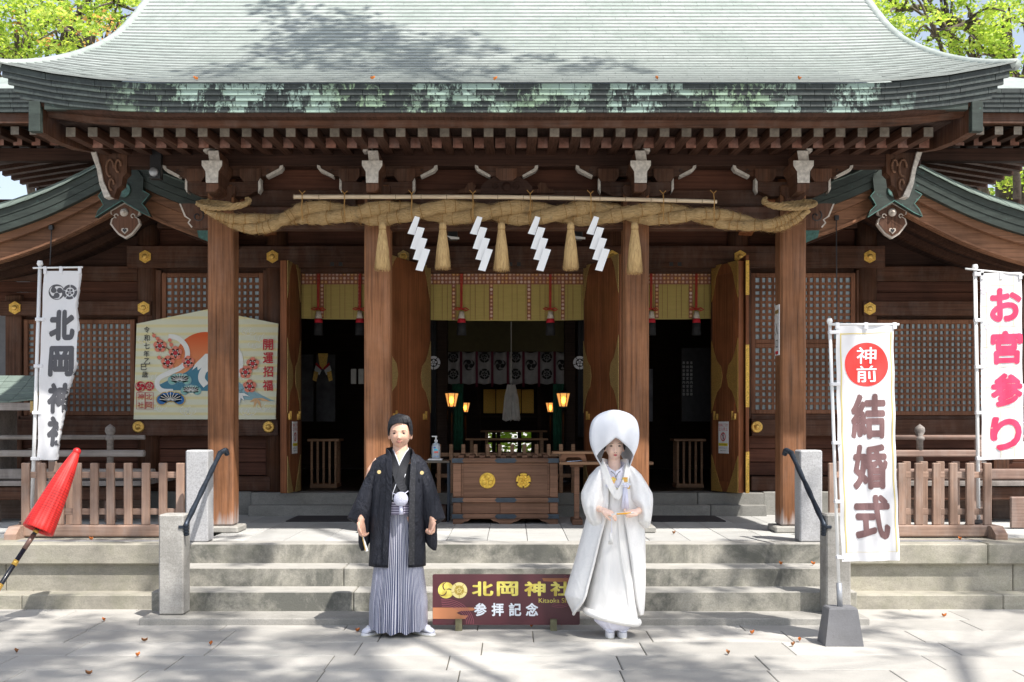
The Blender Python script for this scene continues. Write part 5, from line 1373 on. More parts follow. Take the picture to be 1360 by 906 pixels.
def vtext(F_, s, pts, wd, ht, bold=.012, slant=0):
    for ch, (x, y) in zip(s, pts): thick(F_, ch, x, y, wd, ht, bold, -1)
f_ = Flat(); vtext(f_, '令和七年乙巳歳', [(195.5, 438), (195.5, 449), (195.5, 459.5), (195, 470), (196, 480), (191.5, 487.5), (193, 497.5)], 7.6, 8.4); f_.obj('black_lettering', INKE, ef(9), ema)
f_ = Flat(); vtext(f_, '開運招福', [(356.5, 458), (356.5, 475.5), (356.5, 493.5), (356, 512)], 13.5, 14.5, .02)
f2 = Flat(); tomoe(f2, 187, 513.5, 6.2); flower_crest(f2, 199, 513, 6.2); f2.obj('crest_print', REDP, ef(9), ema)
f_.obj('red_lettering', REDP, ef(9), ema); f_ = Flat()
vtext(f_, '神社', [(187.5, 527), (187.5, 538)], 8, 8.5, .005); vtext(f_, '北岡', [(198.5, 527), (198.5, 538)], 8, 8.5, .005)
for x0, x1 in ((182, 193), (193.5, 204)): Flat().line([(x0, 521.5), (x1, 521.5), (x1, 543.5), (x0, 543.5), (x0, 521.5)], .7).obj('stamp_frame', REDP, ef(8), ema)
f_.obj('stamp_lettering', REDP, ef(9), ema)
f_ = Flat().ring(187, 513.5, 6.2, 6.9, n=24); f_.obj('crest_rim_print', REDP, ef(8), ema)

# ================================================================ fences
def fence(xs, x0, x1, Yf, label, ztop=615, foot=0, xsl=0):
    z = lambda p: Z(p, Yf)
    r = empty('low_fence', ((x0+x1)/2, Yf, H), label, 'fence', 'low wooden fences on the platform')
    sill = MB().box(x0, x1, Yf-.03, Yf+.09, H+.012, z(697.5), .01).obj('sill', W_FENCEX, r)
    for p in (631, 680): MB().box(x0+.02, x1-.02, Yf+.035, Yf+.065, z(p+4.2), z(p-4), .004).obj('rail', W_FENCEX, r)
    pm = withmat(MB().box(-.037, .037, -.018, .022, z(697.5), z(ztop), .006).mesh('pale'), W_FENCE)
    for p in xs: inst(pm, 'pale', (X(p, Yf), Yf+.012+R.uniform(-.002, .002), 0), r, rot=(0, R.uniform(-.006, .006), 0))
    for f in ((x0, x1) if foot == 0 else ((x0,) if foot < 0 else (x1,))):
        MB().prism([(Yf-.20, H+.001), (Yf-.20, H+.05), (Yf-.10, H+.115), (Yf+.16, H+.115), (Yf+.26, H+.05), (Yf+.26, H+.001)], 'x', f-.055, f+.055).obj('foot', W_FENCEX, r)
    return r
fence([33+22.8*i for i in range(10)], X(26, 10.45), X(246, 10.45), 10.45, 'low brown picket fence left of the steps, behind the closed red umbrella', foot=-1)
fence([1107+22.8*i for i in range(10)], X(1100, 10.45), X(1318, 10.45), 10.45, 'low brown picket fence right of the steps, behind the wedding banner', foot=1)
fence([48, 70, 92], X(40, 11.0), X(100, 11.0), 11.0, 'short rear picket fence at the far left, behind the umbrella and the front fence', ztop=613, foot=-1)
fence([1118+21.8*i for i in range(9)], X(1110, 10.95), X(1302, 10.95), 10.95, 'rear picket fence right of the steps, seen through the gaps of the front one', ztop=613, foot=1)
for (a, b, Yf, lb) in ((22, 240, 10.12, 'l'), (1140, 1305, 10.12, 'r')):
    o = MB().box(X(a, Yf), X(b, Yf), Yf, Yf+.1, H, H+.006).top('drain_strip', STEEL, (X(a, Yf), Yf, H), label='pale metal strip lying on the coping below the %s fence' % ('left' if lb == 'l' else 'right'), cat='metal strip')
st_ = empty('bent_stand', (X(312, 12.2), 12.2, H), 'thin black bent-metal stand behind the left outer pillar', 'stand')
MB().tube(cr([(X(309, 12.2), 12.2, H+.01), (X(308, 12.2), 12.2, Z(640, 12.2)), (X(311, 12.2), 12.2, Z(633, 12.2)), (X(314, 12.2), 12.2, Z(642, 12.2)), (X(313.5, 12.2), 12.2, H+.01)], 5), .01, 6).obj('bent_tube', BLACKP, st_, smooth=True)

# ================================================================ banners
CLOTH = NM('white_polyester'); CLOTH.col((.82, .82, .84)); CLOTH.set(Roughness=.75)
tr = CLOTH.new('ShaderNodeBsdfTranslucent'); tr.inputs[0].default_value = (.85, .85, .87, 1); mx = CLOTH.new('ShaderNodeMixShader'); mx.inputs[0].default_value = .25
CLOTH.link(CLOTH.b.outputs[0], mx.inputs[1]); CLOTH.link(tr.outputs[0], mx.inputs[2]); CLOTH.link(mx.outputs[0], CLOTH.n['Material Output'].inputs[0]); CLOTH = CLOTH.m
GRAYT = ink('grey_banner_ink', (.075, .075, .085)); BRNT = ink('brown_banner_ink', (.16, .085, .085)); PINKT = ink('crimson_banner_ink', (.75, .04, .12)); REDT = ink('red_banner_ink', (.80, .035, .03)); YLT = ink('gold_line_ink', (.62, .50, .18)); FAINT = ink('faint_yellow_ink', (.72, .68, .50)); LILAC = ink('faint_lilac_ink', (.68, .60, .68))
def interp(tab, v):
    for i in range(len(tab)-1):
        if v <= tab[i+1][0]:
            k = (v-tab[i][0])/(tab[i+1][0]-tab[i][0]); return tab[i][1]+(tab[i+1][1]-tab[i][1])*max(0, k)
    return tab[-1][1]
class Banner:
    def __init__(s, Yf, W_, top, bot, left, right, amp, ph, topright=None, tilt=0):
        s.Y = Yf; s.W = W_; s.t = top; s.b = bot; s.l = left; s.r = right; s.a = amp; s.p = ph; s.tl = tilt
    def pt(s, u, v, off=0):                # u: cloth px from the left edge, v: photo y
        L_, Rr = interp(s.l, v), interp(s.r, v); vis = Rr-L_
        k = min(1, max(0, (v-s.t)/(s.b-s.t)))
        if u <= vis: x = L_+u; y = 0
        else: x = Rr-(u-vis)*.8; y = .05+.02*k+(u-vis)*.001
        fold = s.a*(.25+.75*k)*(math.sin(u*.16+s.p+v*.012)+.6*math.sin(u*.31-v*.03+s.p*2)+.5*math.sin(v*.045+u*.05+s.p))*.5+s.a*.35*math.sin(v*.11+u*.09)
        yy = s.Y+y+fold-off*(1 if u <= vis else -1)
        return (X(x, s.Y), yy, Z(v+s.tl*u, s.Y))
    def cloth(s, root):
        m = MB().grid(lambda u, v: s.pt(u*s.W, s.b+(s.t-s.b)*v), 36, 90)
        return m.obj('cloth', CLOTH, root, smooth=True)
    def fn(s, off=.003): return lambda u, v: s.pt(u, v, off)
def pole_(root, pts, Yf, r, mt, nm='pole'):
    return MB().tube([(X(a, Yf), Yf+.02, Z(b, Yf)) for a, b in pts], r, 10).obj(nm, mt, root, smooth=True)
def loops(root, bn, ys, px_, Yf):
    for y in ys:
        L_ = interp(bn.l, y); p = px_(y)
        MB().box(X(p-2.5, Yf), X(L_+4, Yf), Yf-.012, Yf+.035, Z(y+2.5, Yf), Z(y-2, Yf), .003).obj('fastening_loop', CLOTH, root)
# left banner
Yb = 10.75
b1 = empty('banner', (X(42, Yb), Yb, H), 'narrow white banner with black lettering and two crests, at the left behind the fence', 'banner')
B1 = Banner(Yb, 48, 360, 611, [(360, 58.5), (486, 53), (611, 48.5)], [(357, 107), (380, 104.5), (406, 101.5), (435, 103), (472, 103.5), (489, 99), (525, 88), (568, 80), (611, 74.5)], .018, 0)
B1.cloth(b1)
pole_(b1, [(40, 716), (46, 540), (52, 352)], Yb, .018, WHITEP)
MB().tube([(X(44, Yb), Yb+.0, Z(356, Yb)), (X(110, Yb), Yb, Z(355, Yb))], .009, 8).obj('crossbar', WHITEP, b1, smooth=True)
MB().lathe([(.02, 0), (.03, .02), (.022, .05)], (X(52, Yb), Yb+.02, Z(353, Yb)), 10).obj('pole_cap', WHITEP, b1)
MB().lathe([(.13, 0), (.11, .12), (.03, .14)], (X(41, Yb), Yb+.02, H), 16).obj('base', BLACKP, b1)
loops(b1, B1, (424, 486, 548, 609), lambda y: 40+12*(716-y)/364, Yb)
for p in (60, 81, 106): MB().box(X(p-2, Yb), X(p+2, Yb), Yb-.012, Yb+.012, Z(364, Yb), Z(354, Yb), .002).obj('top_loop', CLOTH, b1)
f_ = Flat(); tomoe(f_, 18, 388, 9.5); flower_crest(f_, 35.5, 388, 9.8); f_.ring(18, 388, 9.2, 10.2, n=28)
vtext(f_, '北岡神社', [(27, 432), (28, 480), (28, 529), (29, 573)], 34, 41, .055)
f_.v = [(a, 2*388-b) if False else (a, b) for a, b in f_.v]
f_.obj('lettering', GRAYT, B1.fn(), b1, cut=4)
# middle banner on a concrete foot
Yc = 8.22
b2 = empty('banner', (X(1117, Yc), Yc, 0), 'tall white wedding banner with a red disc, on a grey concrete foot before the steps', 'banner')
B2 = Banner(Yc, 79, 433, 746, [(433, 1110), (600, 1113), (746, 1118)], [(433, 1189), (600, 1191.5), (746, 1195)], .020, 2.1, tilt=-.02)
B2.cloth(b2)
pole_(b2, [(1116, 806), (1109, 600), (1103, 428)], Yc, .0125, WHITEP)
pole_(b2, [(1116.8, 810), (1115.3, 775)], Yc, .021, STEEL, 'pole_sleeve')
MB().tube([(X(1100, Yc), Yc, Z(431, Yc)), (X(1194, Yc), Yc, Z(431, Yc))], .009, 8).obj('crossbar', WHITEP, b2, smooth=True)
MB().lathe([(.016, 0), (.022, .02), (.016, .04)], (X(1103, Yc), Yc+.02, Z(430, Yc)), 10).obj('pole_cap', WHITEP, b2)
zt = Z(806, Yc)
def sq(hw, z, k=0): cx_ = X(1117, Yc)+k; return [(cx_-hw, Yc+.02-hw*.8, z), (cx_+hw, Yc+.02-hw*.8, z), (cx_+hw, Yc+.02+hw*.8, z), (cx_-hw, Yc+.02+hw*.8, z)]
MB().loft([sq(.138, 0), sq(.136, .02), sq(.103, zt-.01), sq(.095, zt)]).obj('concrete_foot', S_CONC, b2, fix=True)
loops(b2, B2, (441, 510, 588, 666, 740), lambda y: 1103+13*(y-428)/378, Yc)
for p in (1112, 1150, 1188): MB().box(X(p-2.5, Yc), X(p+2.5, Yc), Yc-.011, Yc+.011, Z(437, Yc), Z(428.5, Yc), .002).obj('top_loop', CLOTH, b2)
f_ = Flat(); f_.line([(6, 444), (73, 443), (73, 734), (6, 734), (6, 443)], 1.6); f_.obj('gold_border', YLT, B2.fn(), b2, cut=6)
Flat().disc(39.5, 485, 29, 56).obj('red_disc', REDT, B2.fn(), b2, cut=4)
f_ = Flat(); vtext(f_, '神前', [(39.5, 473), (39.5, 497.5)], 27, 22, .012); f_.obj('white_lettering', ink('white_banner_ink', (.82, .82, .84)), B2.fn(.006), b2, cut=4)
f_ = Flat(); vtext(f_, '結婚式', [(41, 554), (42, 621), (43, 688)], 47, 60, .04); f_.obj('lettering', BRNT, B2.fn(), b2, cut=4)
# right banner
b3 = empty('banner', (X(1299, Yb), Yb, H), 'white banner with crimson lettering at the right edge behind the fence', 'banner')
B3 = Banner(Yb, 58, 363, 611, [(363, 1302), (611, 1303.5)], [(363, 1357), (500, 1359), (611, 1362)], .014, 4, tilt=-.03)
B3.cloth(b3)
pole_(b3, [(1301, 716), (1299, 540), (1296, 355)], Yb, .018, WHITEP)
MB().tube([(X(1282, Yb), Yb, Z(357, Yb)), (X(1359, Yb), Yb, Z(365, Yb))], .009, 8).obj('crossbar', WHITEP, b3, smooth=True)
MB().lathe([(.02, 0), (.03, .02), (.022, .05)], (X(1296, Yb), Yb+.02, Z(358, Yb)), 10).obj('pole_cap', WHITEP, b3)
MB().lathe([(.13, 0), (.11, .12), (.03, .14)], (X(1301, Yb), Yb+.02, H), 16).obj('base', BLACKP, b3)
loops(b3, B3, (364, 425, 487, 548, 609), lambda y: 1296+5*(y-355)/361, Yb)
for p in (1304, 1329, 1355): MB().box(X(p-2, Yb), X(p+2, Yb), Yb-.012, Yb+.012, Z(371, Yb), Z(358+(p-1300)*.1, Yb), .002).obj('top_loop', CLOTH, b3)
f_ = Flat()
for x in (8, 26, 44): f_.line([(x, 368), (x, 608)], .9)
for y in range(380, 605, 27): f_.line([(2, y), (57, y)], .7)
f_.obj('faint_lines', FAINT, B3.fn(.002), b3, cut=8)
f_ = Flat()
for a, b in ((5, 385), (9, 432), (6, 470), (12, 590), (52, 560), (48, 440), (8, 540)):
    for q in range(4): f_.disc(a+3.2*math.cos(q*PI/2+.4), b+4*math.sin(q*PI/2+.4), 2.6, 8)
f_.obj('faint_petals', LILAC, B3.fn(.0025), b3, cut=8)
f_ = Flat(); vtext(f_, 'お宮参り', [(33, 406), (34, 462.5), (34, 519), (33, 577)], 42, 45, .045); f_.obj('lettering', PINKT, B3.fn(.004), b3, cut=4)

# ================================================================ closed red umbrella
Yu = 9.35
n = NM('red_umbrella_cloth'); ck = n.new('ShaderNodeTexBrick'); n.link(n.new('ShaderNodeTexCoord').outputs['UV'], ck.inputs['Vector']); ck.inputs['Scale'].default_value = 46; ck.inputs['Brick Width'].default_value = 1; ck.inputs['Row Height'].default_value = .55; ck.inputs['Mortar Size'].default_value = .08; ck.offset = 0
ck.inputs['Color1'].default_value = (.80, .030, .020, 1); ck.inputs['Color2'].default_value = (.72, .022, .018, 1); ck.inputs['Mortar'].default_value = (.45, .01, .01, 1)
n.col(ck.outputs[0]); n.set(Roughness=.45); n.bump(ck.outputs['Fac'], .3, .003); RUMB = n.m
um = empty('closed_umbrella', (X(-32, Yu), Yu, 0), 'large closed red umbrella with a black and gold handle, slanting at the left', 'umbrella')
A = Vector((X(102, Yu), Yu, Z(600, Yu))); B = Vector((X(50, Yu-.26), Yu-.26, Z(705, Yu-.26))); D = (B-A).normalized(); L_ = (B-A).length
e1 = D.cross(Vector((0, 1, 0))).normalized(); e2 = e1.cross(D)
secs = []
for t, rr in ((0, .012), (.015, .030), (.05, .038), (.12, .050), (.25, .068), (.5, .093), (.75, .113), (.93, .126), (.985, .130), (1.0, .124), (.995, .105), (.97, .09)):
    secs.append([A+D*L_*t+(e1*math.cos(q*2*PI/72)+e2*math.sin(q*2*PI/72))*rr*.92*(1+.05*abs(math.cos(q*2*PI/72*9))*min(1, t*3)) for q in range(72)])
cn = MB().loft(secs, uv=True, cap=False).obj('folded_canopy', RUMB, um, smooth=True, fix=False)
m = MB()
for q in range(18):
    a = q*2*PI/18; m.tube([A+D*L_*.5, A+D*L_*.985+(e1*math.cos(a)+e2*math.sin(a))*.10], .006, 5)
m.obj('rib', W_FENCE, um, kind='stuff')
MB().ball(A+D*.0, .034, .034, .034, 14, 8).obj('top_cap', RUMB, um, smooth=True)
C0 = A+D*L_*.9; C1 = Vector((X(0, Yu-.5), Yu-.5, Z(778, Yu-.5))); D2 = (C1-C0).normalized(); E1 = C0+D2*((C0.z-.02)/-D2.z)
def seg(t0, t1, r, mt, nm): MB().tube([C0+(E1-C0)*t0, C0+(E1-C0)*t1], r, 12).obj(nm, mt, um, smooth=True)
tt = lambda p: (Z(p, Yu-.38)-C0.z)/(E1.z-C0.z)
BLK = plain('black_lacquer', (.012, .013, .02), .25); BRL = plain('brown_lacquered_bamboo', (.16, .09, .07), .35)
seg(0, tt(712), .018, BLK, 'shaft'); seg(tt(712), tt(730), .020, BRL, 'hand_grip'); seg(tt(730), 1, .0185, BLK, 'handle')
for a, b in ((706, 709.5), (744, 750), (773, 780)): seg(tt(a), tt(b), .022, GOLDF, 'gold_ring')
MB().lathe([(.16, 0), (.15, .05), (.04, .07), (.03, .16)], (E1.x, E1.y, 0), 18).obj('stand', BLACKP, um)

# ================================================================ shrine name board
Ys = 8.78
n = NM('maroon_board'); n.col((.085, .022, .030)); n.set(Roughness=.35); MAR = n.m
nb = empty('name_board', (X(672, Ys), Ys, 0), 'dark maroon name board with gold lettering on two small wooden feet, between the couple', 'sign board')
x0, x1, z0, z1 = X(574.5, Ys), X(770, Ys), Z(830, Ys), Z(763, Ys)
cc = .012; pl = []
for (cx_, cz_, a0) in ((x1-cc, z1-cc, 0), (x0+cc, z1-cc, 90), (x0+cc, z0+cc, 180), (x1-cc, z0+cc, 270)):
    for q in range(4): a = math.radians(a0+30*q); pl.append((cx_+cc*math.cos(a), cz_+cc*math.sin(a)))
MB().prism(pl, 'y', Ys, Ys+.018).obj('board', MAR, nb)
for a in (609.5, 735):
    MB().prism([(Ys-.045, 0), (Ys-.045, Z(822.5, Ys)), (Ys-.005, Z(822.5, Ys)+.004), (Ys-.005, .012), (Ys+.02, .012), (Ys+.02, .07), (Ys+.10, .05), (Ys+.10, 0)], 'x', X(a-4.3, Ys), X(a+4.3, Ys)).obj('foot', plain('mossy_wood', (.17, .16, .09), .8, var=.4), nb)
nf = lambda k: lambda u, v: (X(u, Ys), Ys-.001*k, Z(v, Ys))
GP = NM('gold_print'); sx = GP.noise(GP.pos((1, 1, 1)), 14, 2); GP.col(GP.ramp(sx, [(.35, (.55, .42, .06)), (.6, (.78, .70, .16))])); GP.set(Roughness=.4); GP = GP.m
f_ = Flat(); f_.disc(592.5, 784, 10.8, 32); f_.obj('gold_print', GP, nf(1), nb)
f_ = Flat()
for q in range(3):                                   # dark swirls between the three commas
    a = PI/2+.5+q*2*PI/3; f_.line([(592.5+r_*math.cos(a+ro), 784-r_*math.sin(a+ro)) for r_, ro in ((1.5, .9), (4, .5), (6.5, .2), (9, -.1), (10.8, -.5))], [.6, 1.4, 1.5, 1.2, .6])
f_.obj('crest_swirl_print', MAR, nf(2), nb)
f_ = Flat(); f_.disc(610, 784, 10.6, 32); f_.obj('gold_print', ink('pale_gold_print', (.72, .62, .26)), nf(3), nb)
f_ = Flat(); f_.ring(610, 784, 5.6, 6.4, n=28); flower_crest(f_, 610, 784, 5.4)
for q in range(5): a = PI/2+PI/5+q*2*PI/5; f_.line([(610+6.4*math.cos(a), 784-6.4*math.sin(a)), (610+10.6*math.cos(a), 784-10.6*math.sin(a))], .7)
f_.obj('crest_line_print', ink('ochre_line_print', (.40, .28, .04)), nf(4), nb)
f_ = Flat(); vtext(f_, '北岡神社', [(641, 782), (674, 782), (710.5, 782), (745, 782)], 28.5, 19.5, .035); f_.obj('gold_lettering', GP, nf(3), nb)
f_ = Flat(); v, f = text2d('Kitaoka Shrine', 0, 0, 53, 6, .004); f_.add(([(742+a, 797.5-b) for a, b in v], f)); f_.obj('small_gold_lettering', GP, nf(3), nb)
f_ = Flat(); vtext(f_, '参拝記念', [(638, 809.5), (661, 809.5), (684, 809.5), (706.5, 809.5)], 16.5, 17.5, .03); f_.obj('white_lettering', ink('silver_print', (.72, .76, .82)), nf(4), nb)
f_ = Flat().poly([(574.8, 807), (628, 807), (632, 809), (628, 811), (612, 811.5), (606, 814), (612, 817), (622, 817.5), (618, 822), (574.8, 822)]); f_.obj('orange_cloud_print', ink('copper_print', (.50, .20, .09)), nf(2), nb)
Flat().poly([(720, 768), (769, 768), (769, 773), (742, 773), (722, 772)]).obj('orange_cloud_print', ink('brown_gold_print', (.30, .12, .05)), nf(1), nb)
f_ = Flat()
for q in range(5):
    r_ = 30+2.3*q; f_.line([(590+r_*math.cos(t), 829-(r_-6)*math.sin(t)) for t in [i*PI/30 for i in range(0, 17)]], .45)
    f_.line([(743+(r_-14)*math.cos(t)*1.0, 784+(r_-14)*.9*math.sin(t)) for t in [-1.3+i*PI/20 for i in range(0, 22)]], .3)
f_.v = [(max(575, min(769.5, a)), max(764, min(829.5, b))) for a, b in f_.v]
f_.obj('pink_wave_print', ink('rose_line_print', (.42, .12, .16)), nf(3), nb)

# ================================================================ offering box
Yo = 11.85
ob = empty('offering_box', (X(671, Yo), Yo, H), 'brown wooden offering box with two gold crests and dark iron fittings', 'offering box')
o = lambda a, b, c, d, y0, y1, nm, mt, par, ch=.004: MB().box(X(a, Yo), X(b, Yo), Yo+y0, Yo+y1, Z(d, Yo), Z(c, Yo), ch).obj(nm, mt, par)
tp = o(600.5, 742, 608.5, 615, -.012, .62, 'top_rail', W_BOX, ob, .008)
for i in range(9): MB().box(X(608, Yo)+.112*i+.0, X(608, Yo)+.112*i+.06, Yo+.04, Yo+.56, Z(608.4, Yo), Z(608.4, Yo)+.03, .006).obj('grille_bar', W_BOX, ob)
for a, b in ((601.5, 612.5), (730, 741)): o(a, b, 615.3, 660.5, 0, .6, 'corner_stile', W_BOX, ob, .006)
o(612.8, 729.7, 615.3, 660.5, .022, .05, 'front_panel', W_BOX, ob, .0)
o(612.8, 615.5, 615.5, 660, .010, .021, 'panel_moulding', W_BOX, ob, .002); o(727, 729.7, 615.5, 660, .010, .021, 'panel_moulding', W_BOX, ob, .002)
o(615.6, 726.9, 615.5, 617.5, .010, .021, 'panel_moulding', W_BOX, ob, .002); o(615.6, 726.9, 658, 660.3, .010, .021, 'panel_moulding', W_BOX, ob, .002)
md = o(600.5, 742, 661, 667.5, -.012, .62, 'middle_rail', W_BOX, ob, .006)
for a, b in ((601.5, 612.5), (730, 741)): o(a, b, 667.8, 682.3, 0, .6, 'corner_stile', W_BOX, ob, .006)
o(612.8, 664, 667.8, 682.3, .02, .05, 'lower_panel', W_BOX, ob, .002); o(664.4, 729.7, 667.8, 682.3, .02, .05, 'lower_panel', W_BOX, ob, .002)
o(601.5, 741, 616, 682, .56, .6, 'back_panel', W_BOX, ob)
lo_ = o(600, 742.5, 682.6, 689, -.012, .62, 'bottom_rail', W_BOX, ob, .006)
for rail, zc in ((tp, 611.7), (md, 664.2), (lo_, 685.8)):
    for a, b, kk in ((600.2, 616, 0), (657, 686.5, 1), (727, 742.4, 2)):
        yq = -.0145; zt_, zb4 = zc-3.0, zc+3.0
        pts = [(a, zt_), (b-(3 if kk != 2 else 0), zt_), (b if kk != 2 else b, zc), (b-(3 if kk != 2 else 0), zb4), (a+(3 if kk else 0), zb4), (a, zc)] if kk == 1 else ([(a, zt_), (b, zt_), (b-2, zc), (b, zb4), (a, zb4)] if kk == 0 else [(a, zt_), (b, zt_), (b, zb4), (a, zb4), (a+2, zc)])
        if kk == 1: pts = [(a+3, zt_), (b-3, zt_), (b, zc), (b-3, zb4), (a+3, zb4), (a, zc)]
        MB().prism([(X(p, Yo), Z(q, Yo)) for p, q in pts], 'y', Yo-.017, Yo-.0125).obj('iron_fitting', IRONB, rail)
for pts in ([(601.5, 689.2), (625, 689.2), (622, 692), (617, 693), (613, 697), (601.5, 697)], [(651, 689.2), (692, 689.2), (688, 692), (682, 693.5), (678, 697), (664, 697), (661, 693.5), (655, 692)], [(741, 689.2), (716, 689.2), (719, 692), (724, 693), (729, 697), (741, 697)]):
    MB().prism([(X(p, Yo), max(H, Z(q, Yo))) for p, q in pts], 'y', Yo+.0, Yo+.05).obj('foot', W_BOX, ob)
for a, b in ((603, 612), (730, 740)): MB().box(X(a, Yo), X(b, Yo), Yo+.05, Yo+.58, H, Z(689.2, Yo)).obj('side_foot', W_BOX, ob)
GCR = plain('gold_crest_metal', (.85, .52, .08), .42, .55, .3, 50, .4)
c1_ = (X(647.2, Yo), Yo+.021, Z(638.5, Yo)); c2_ = (X(695.2, Yo), Yo+.021, Z(638.5, Yo)); rq = .084
k1 = MB().lathe([(rq, 0), (rq*.98, .012), (rq*.9, .014)], c1_, 32, 'y').obj('comma_crest', GCR, ob)
m = MB()
for q in range(3):
    a = PI/2+q*2*PI/3; hx_, hz2 = c1_[0]+.46*rq*math.cos(a), c1_[2]+.46*rq*math.sin(a)
    m.ball((hx_, c1_[1]-.012, hz2), rq*.36, .014, rq*.36, 14, 8)
    m.tube([(c1_[0]+rq*(.62+.25*min(1, i/4))*math.cos(a+.1+i*.15), c1_[1]-.014, c1_[2]+rq*(.62+.25*min(1, i/4))*math.sin(a+.1+i*.15)) for i in range(11)], [rq*.2*(1-i/11)+.001 for i in range(11)], 8, flat=.5)
m.obj('raised_comma', GCR, k1, smooth=True)
m = MB(); m.lathe([(rq*.7, 0), (rq*.7, .006)], c2_, 24, 'y')
k2 = m.obj('flower_crest', GCR, ob)
for q in range(5):
    a = PI/2+q*2*PI/5; m = MB()
    m.tube([(c2_[0]+rq*.80*math.cos(a+t), c2_[1]-.008, c2_[2]+rq*.80*math.sin(a+t)) for t in [-.52+.13*i for i in range(9)]], rq*.17, 8)
    m.obj('petal', GCR, k2, smooth=True)
    MB().ball((c2_[0]+rq*.34*math.cos(a), c2_[1]-.008, c2_[2]+rq*.34*math.sin(a)), rq*.2, .012, rq*.2).obj('inner_petal', GCR, k2, smooth=True)
MB().ball((c2_[0], c2_[1]-.012, c2_[2]), rq*.11, .012, rq*.11).obj('centre', GCR, k2, smooth=True)

# ================================================================ small tables, bottle, mats
Yt = 12.05
t1 = empty('side_table', (X(578, Yt), Yt, H), 'small dark metal side table left of the offering box', 'table')
MB().box(X(560, Yt), X(597, Yt), Yt, Yt+.32, Z(615, Yt), Z(611.8, Yt), .003).obj('table_top', plain('dark_table_top', (.11, .09, .07), .5), t1)
for a in (561.5, 595): 
    for b in (.01, .29): MB().box(X(a, Yt)-.009, X(a, Yt)+.009, Yt+b, Yt+b+.018, H, Z(615.1, Yt)).obj('leg', IRON, t1)
MB().box(X(565, Yt), X(592, Yt), Yt+.04, Yt+.28, H, Z(672, Yt), .005).obj('bottom_weight', DK, t1)
bt = empty('sanitizer_bottle', (X(578, Yt), Yt+.12, Z(609.5, Yt)), 'clear pump bottle of hand sanitizer on a white tray', 'bottle')
zb5 = Z(609.5, Yt)
n = NM('clear_plastic'); n.col((.72, .80, .86)); n.set(Roughness=.15, Alpha=1.0, Transmission_Weight=.45); CLR = n.m
MB().lathe([(.040, 0), (.046, .01), (.046, .13), (.035, .158), (.016, .17), (.016, .18)], (X(578, Yt), Yt+.12, zb5), 20).obj('bottle_body', CLR, bt, smooth=True)
MB().lathe([(.019, .18), (.019, .20), (.008, .203), (.008, .225), (.013, .226), (.013, .24)], (X(578, Yt), Yt+.12, zb5), 14).obj('pump', WHITEP, bt, smooth=True)
MB().box(X(578, Yt)-.045, X(578, Yt)+.012, Yt+.11, Yt+.13, zb5+.232, zb5+.244, .003).obj('spout', WHITEP, bt)
bx_ = X(578, Yt); cf_ = lambda u, v: (bx_+.0468*math.sin(u), Yt+.12-.0468*math.cos(u), zb5+v)
for c_, p_ in (((.02, .10, .55), [(-.5, .115), (.0, .115), (.0, .125), (-.5, .125)]), ((.08, .55, .75), [(-.45, .085), (.5, .085), (.4, .105), (-.35, .107)]), ((.75, .15, .12), [(-.4, .06), (.6, .06), (.6, .078), (-.4, .078)]), ((.30, .38, .55), [(-.4, .015), (.6, .015), (.6, .03), (-.4, .03)])):
    Flat().poly(p_).obj('label_print', ink('label_ink', c_), cf_, bt, cut=.2)
MB().box(X(568, Yt), X(587, Yt), Yt+.03, Yt+.21, Z(611.7, Yt), Z(609.6, Yt), .003).top('white_tray', WHITEP, (X(568, Yt), Yt+.03, Z(611.7, Yt)), label='white plastic tray under the pump bottle on the small dark table', cat='tray')
Yw = 11.75
t2 = empty('writing_table', (X(800, Yw), Yw, H), 'narrow plain wooden table on T-shaped legs, right of the offering box', 'table')
MB().box(X(743, Yw), X(868, Yw), Yw, Yw+.34, Z(617.5, Yw), Z(613.5, Yw), .004).obj('table_top', W_PLAIN, t2)
for p in (767, 850):
    MB().box(X(p-3.5, Yw), X(p+3.5, Yw), Yw+.13, Yw+.19, H+.05, Z(617.6, Yw), .005).obj('leg', W_BOX, t2)
    MB().box(X(p-7, Yw), X(p+7, Yw), Yw-.02, Yw+.36, H, H+.055, .006).obj('foot', W_BOX, t2)
    MB().box(X(p-9, Yw), X(p+9, Yw), Yw+.12, Yw+.20, Z(621, Yw), Z(617.6, Yw)-.001, .004).obj('brace', W_BOX, t2)
t3 = empty('small_stand', (X(768, Yw), Yw+.1, Z(613.4, Yw)), 'small raised wooden stand with cut-out legs standing on the narrow table', 'stand')
MB().box(X(734, Yw), X(792, Yw), Yw+.02, Yw+.30, Z(603, Yw), Z(600, Yw), .003).obj('top_board', W_PLAIN, t3)
z_ = lambda p: Z(p, Yw)
MB().prism([(X(743.5, Yw), z_(613.3)), (X(746, Yw), z_(603.2)), (X(777, Yw), z_(603.2)), (X(780, Yw), z_(613.3)), (X(774, Yw), z_(613.3)), (X(772, Yw), z_(609)), (X(769, Yw), z_(607.5)), (X(755, Yw), z_(607.5)), (X(752, Yw), z_(609)), (X(751, Yw), z_(613.3))], 'y', Yw+.03, Yw+.06).obj('front_leg_board', W_BARGE, t3)
MB().box(X(746, Yw), X(777, Yw), Yw+.26, Yw+.28, z_(613.3), z_(603.2)).obj('back_leg_board', W_BARGE, t3)
m = MB()
for k in range(5): m.box(X(753+k*4, Yw), X(759+k*4, Yw), Yw+.0+.01*k, Yw+.05+.01*k, z_(613.3)+.002*k, z_(613.3)+.004+.002*k)
m.top('paper_slips', ink('pale_blue_paper', (.50, .58, .72)), (X(755, Yw), Yw, z_(613.3)), label='pale blue paper slips lying under the small raised stand', cat='paper')
MATT = plain('dark_rubber_mat', (.035, .03, .032), .9, bump=.3)
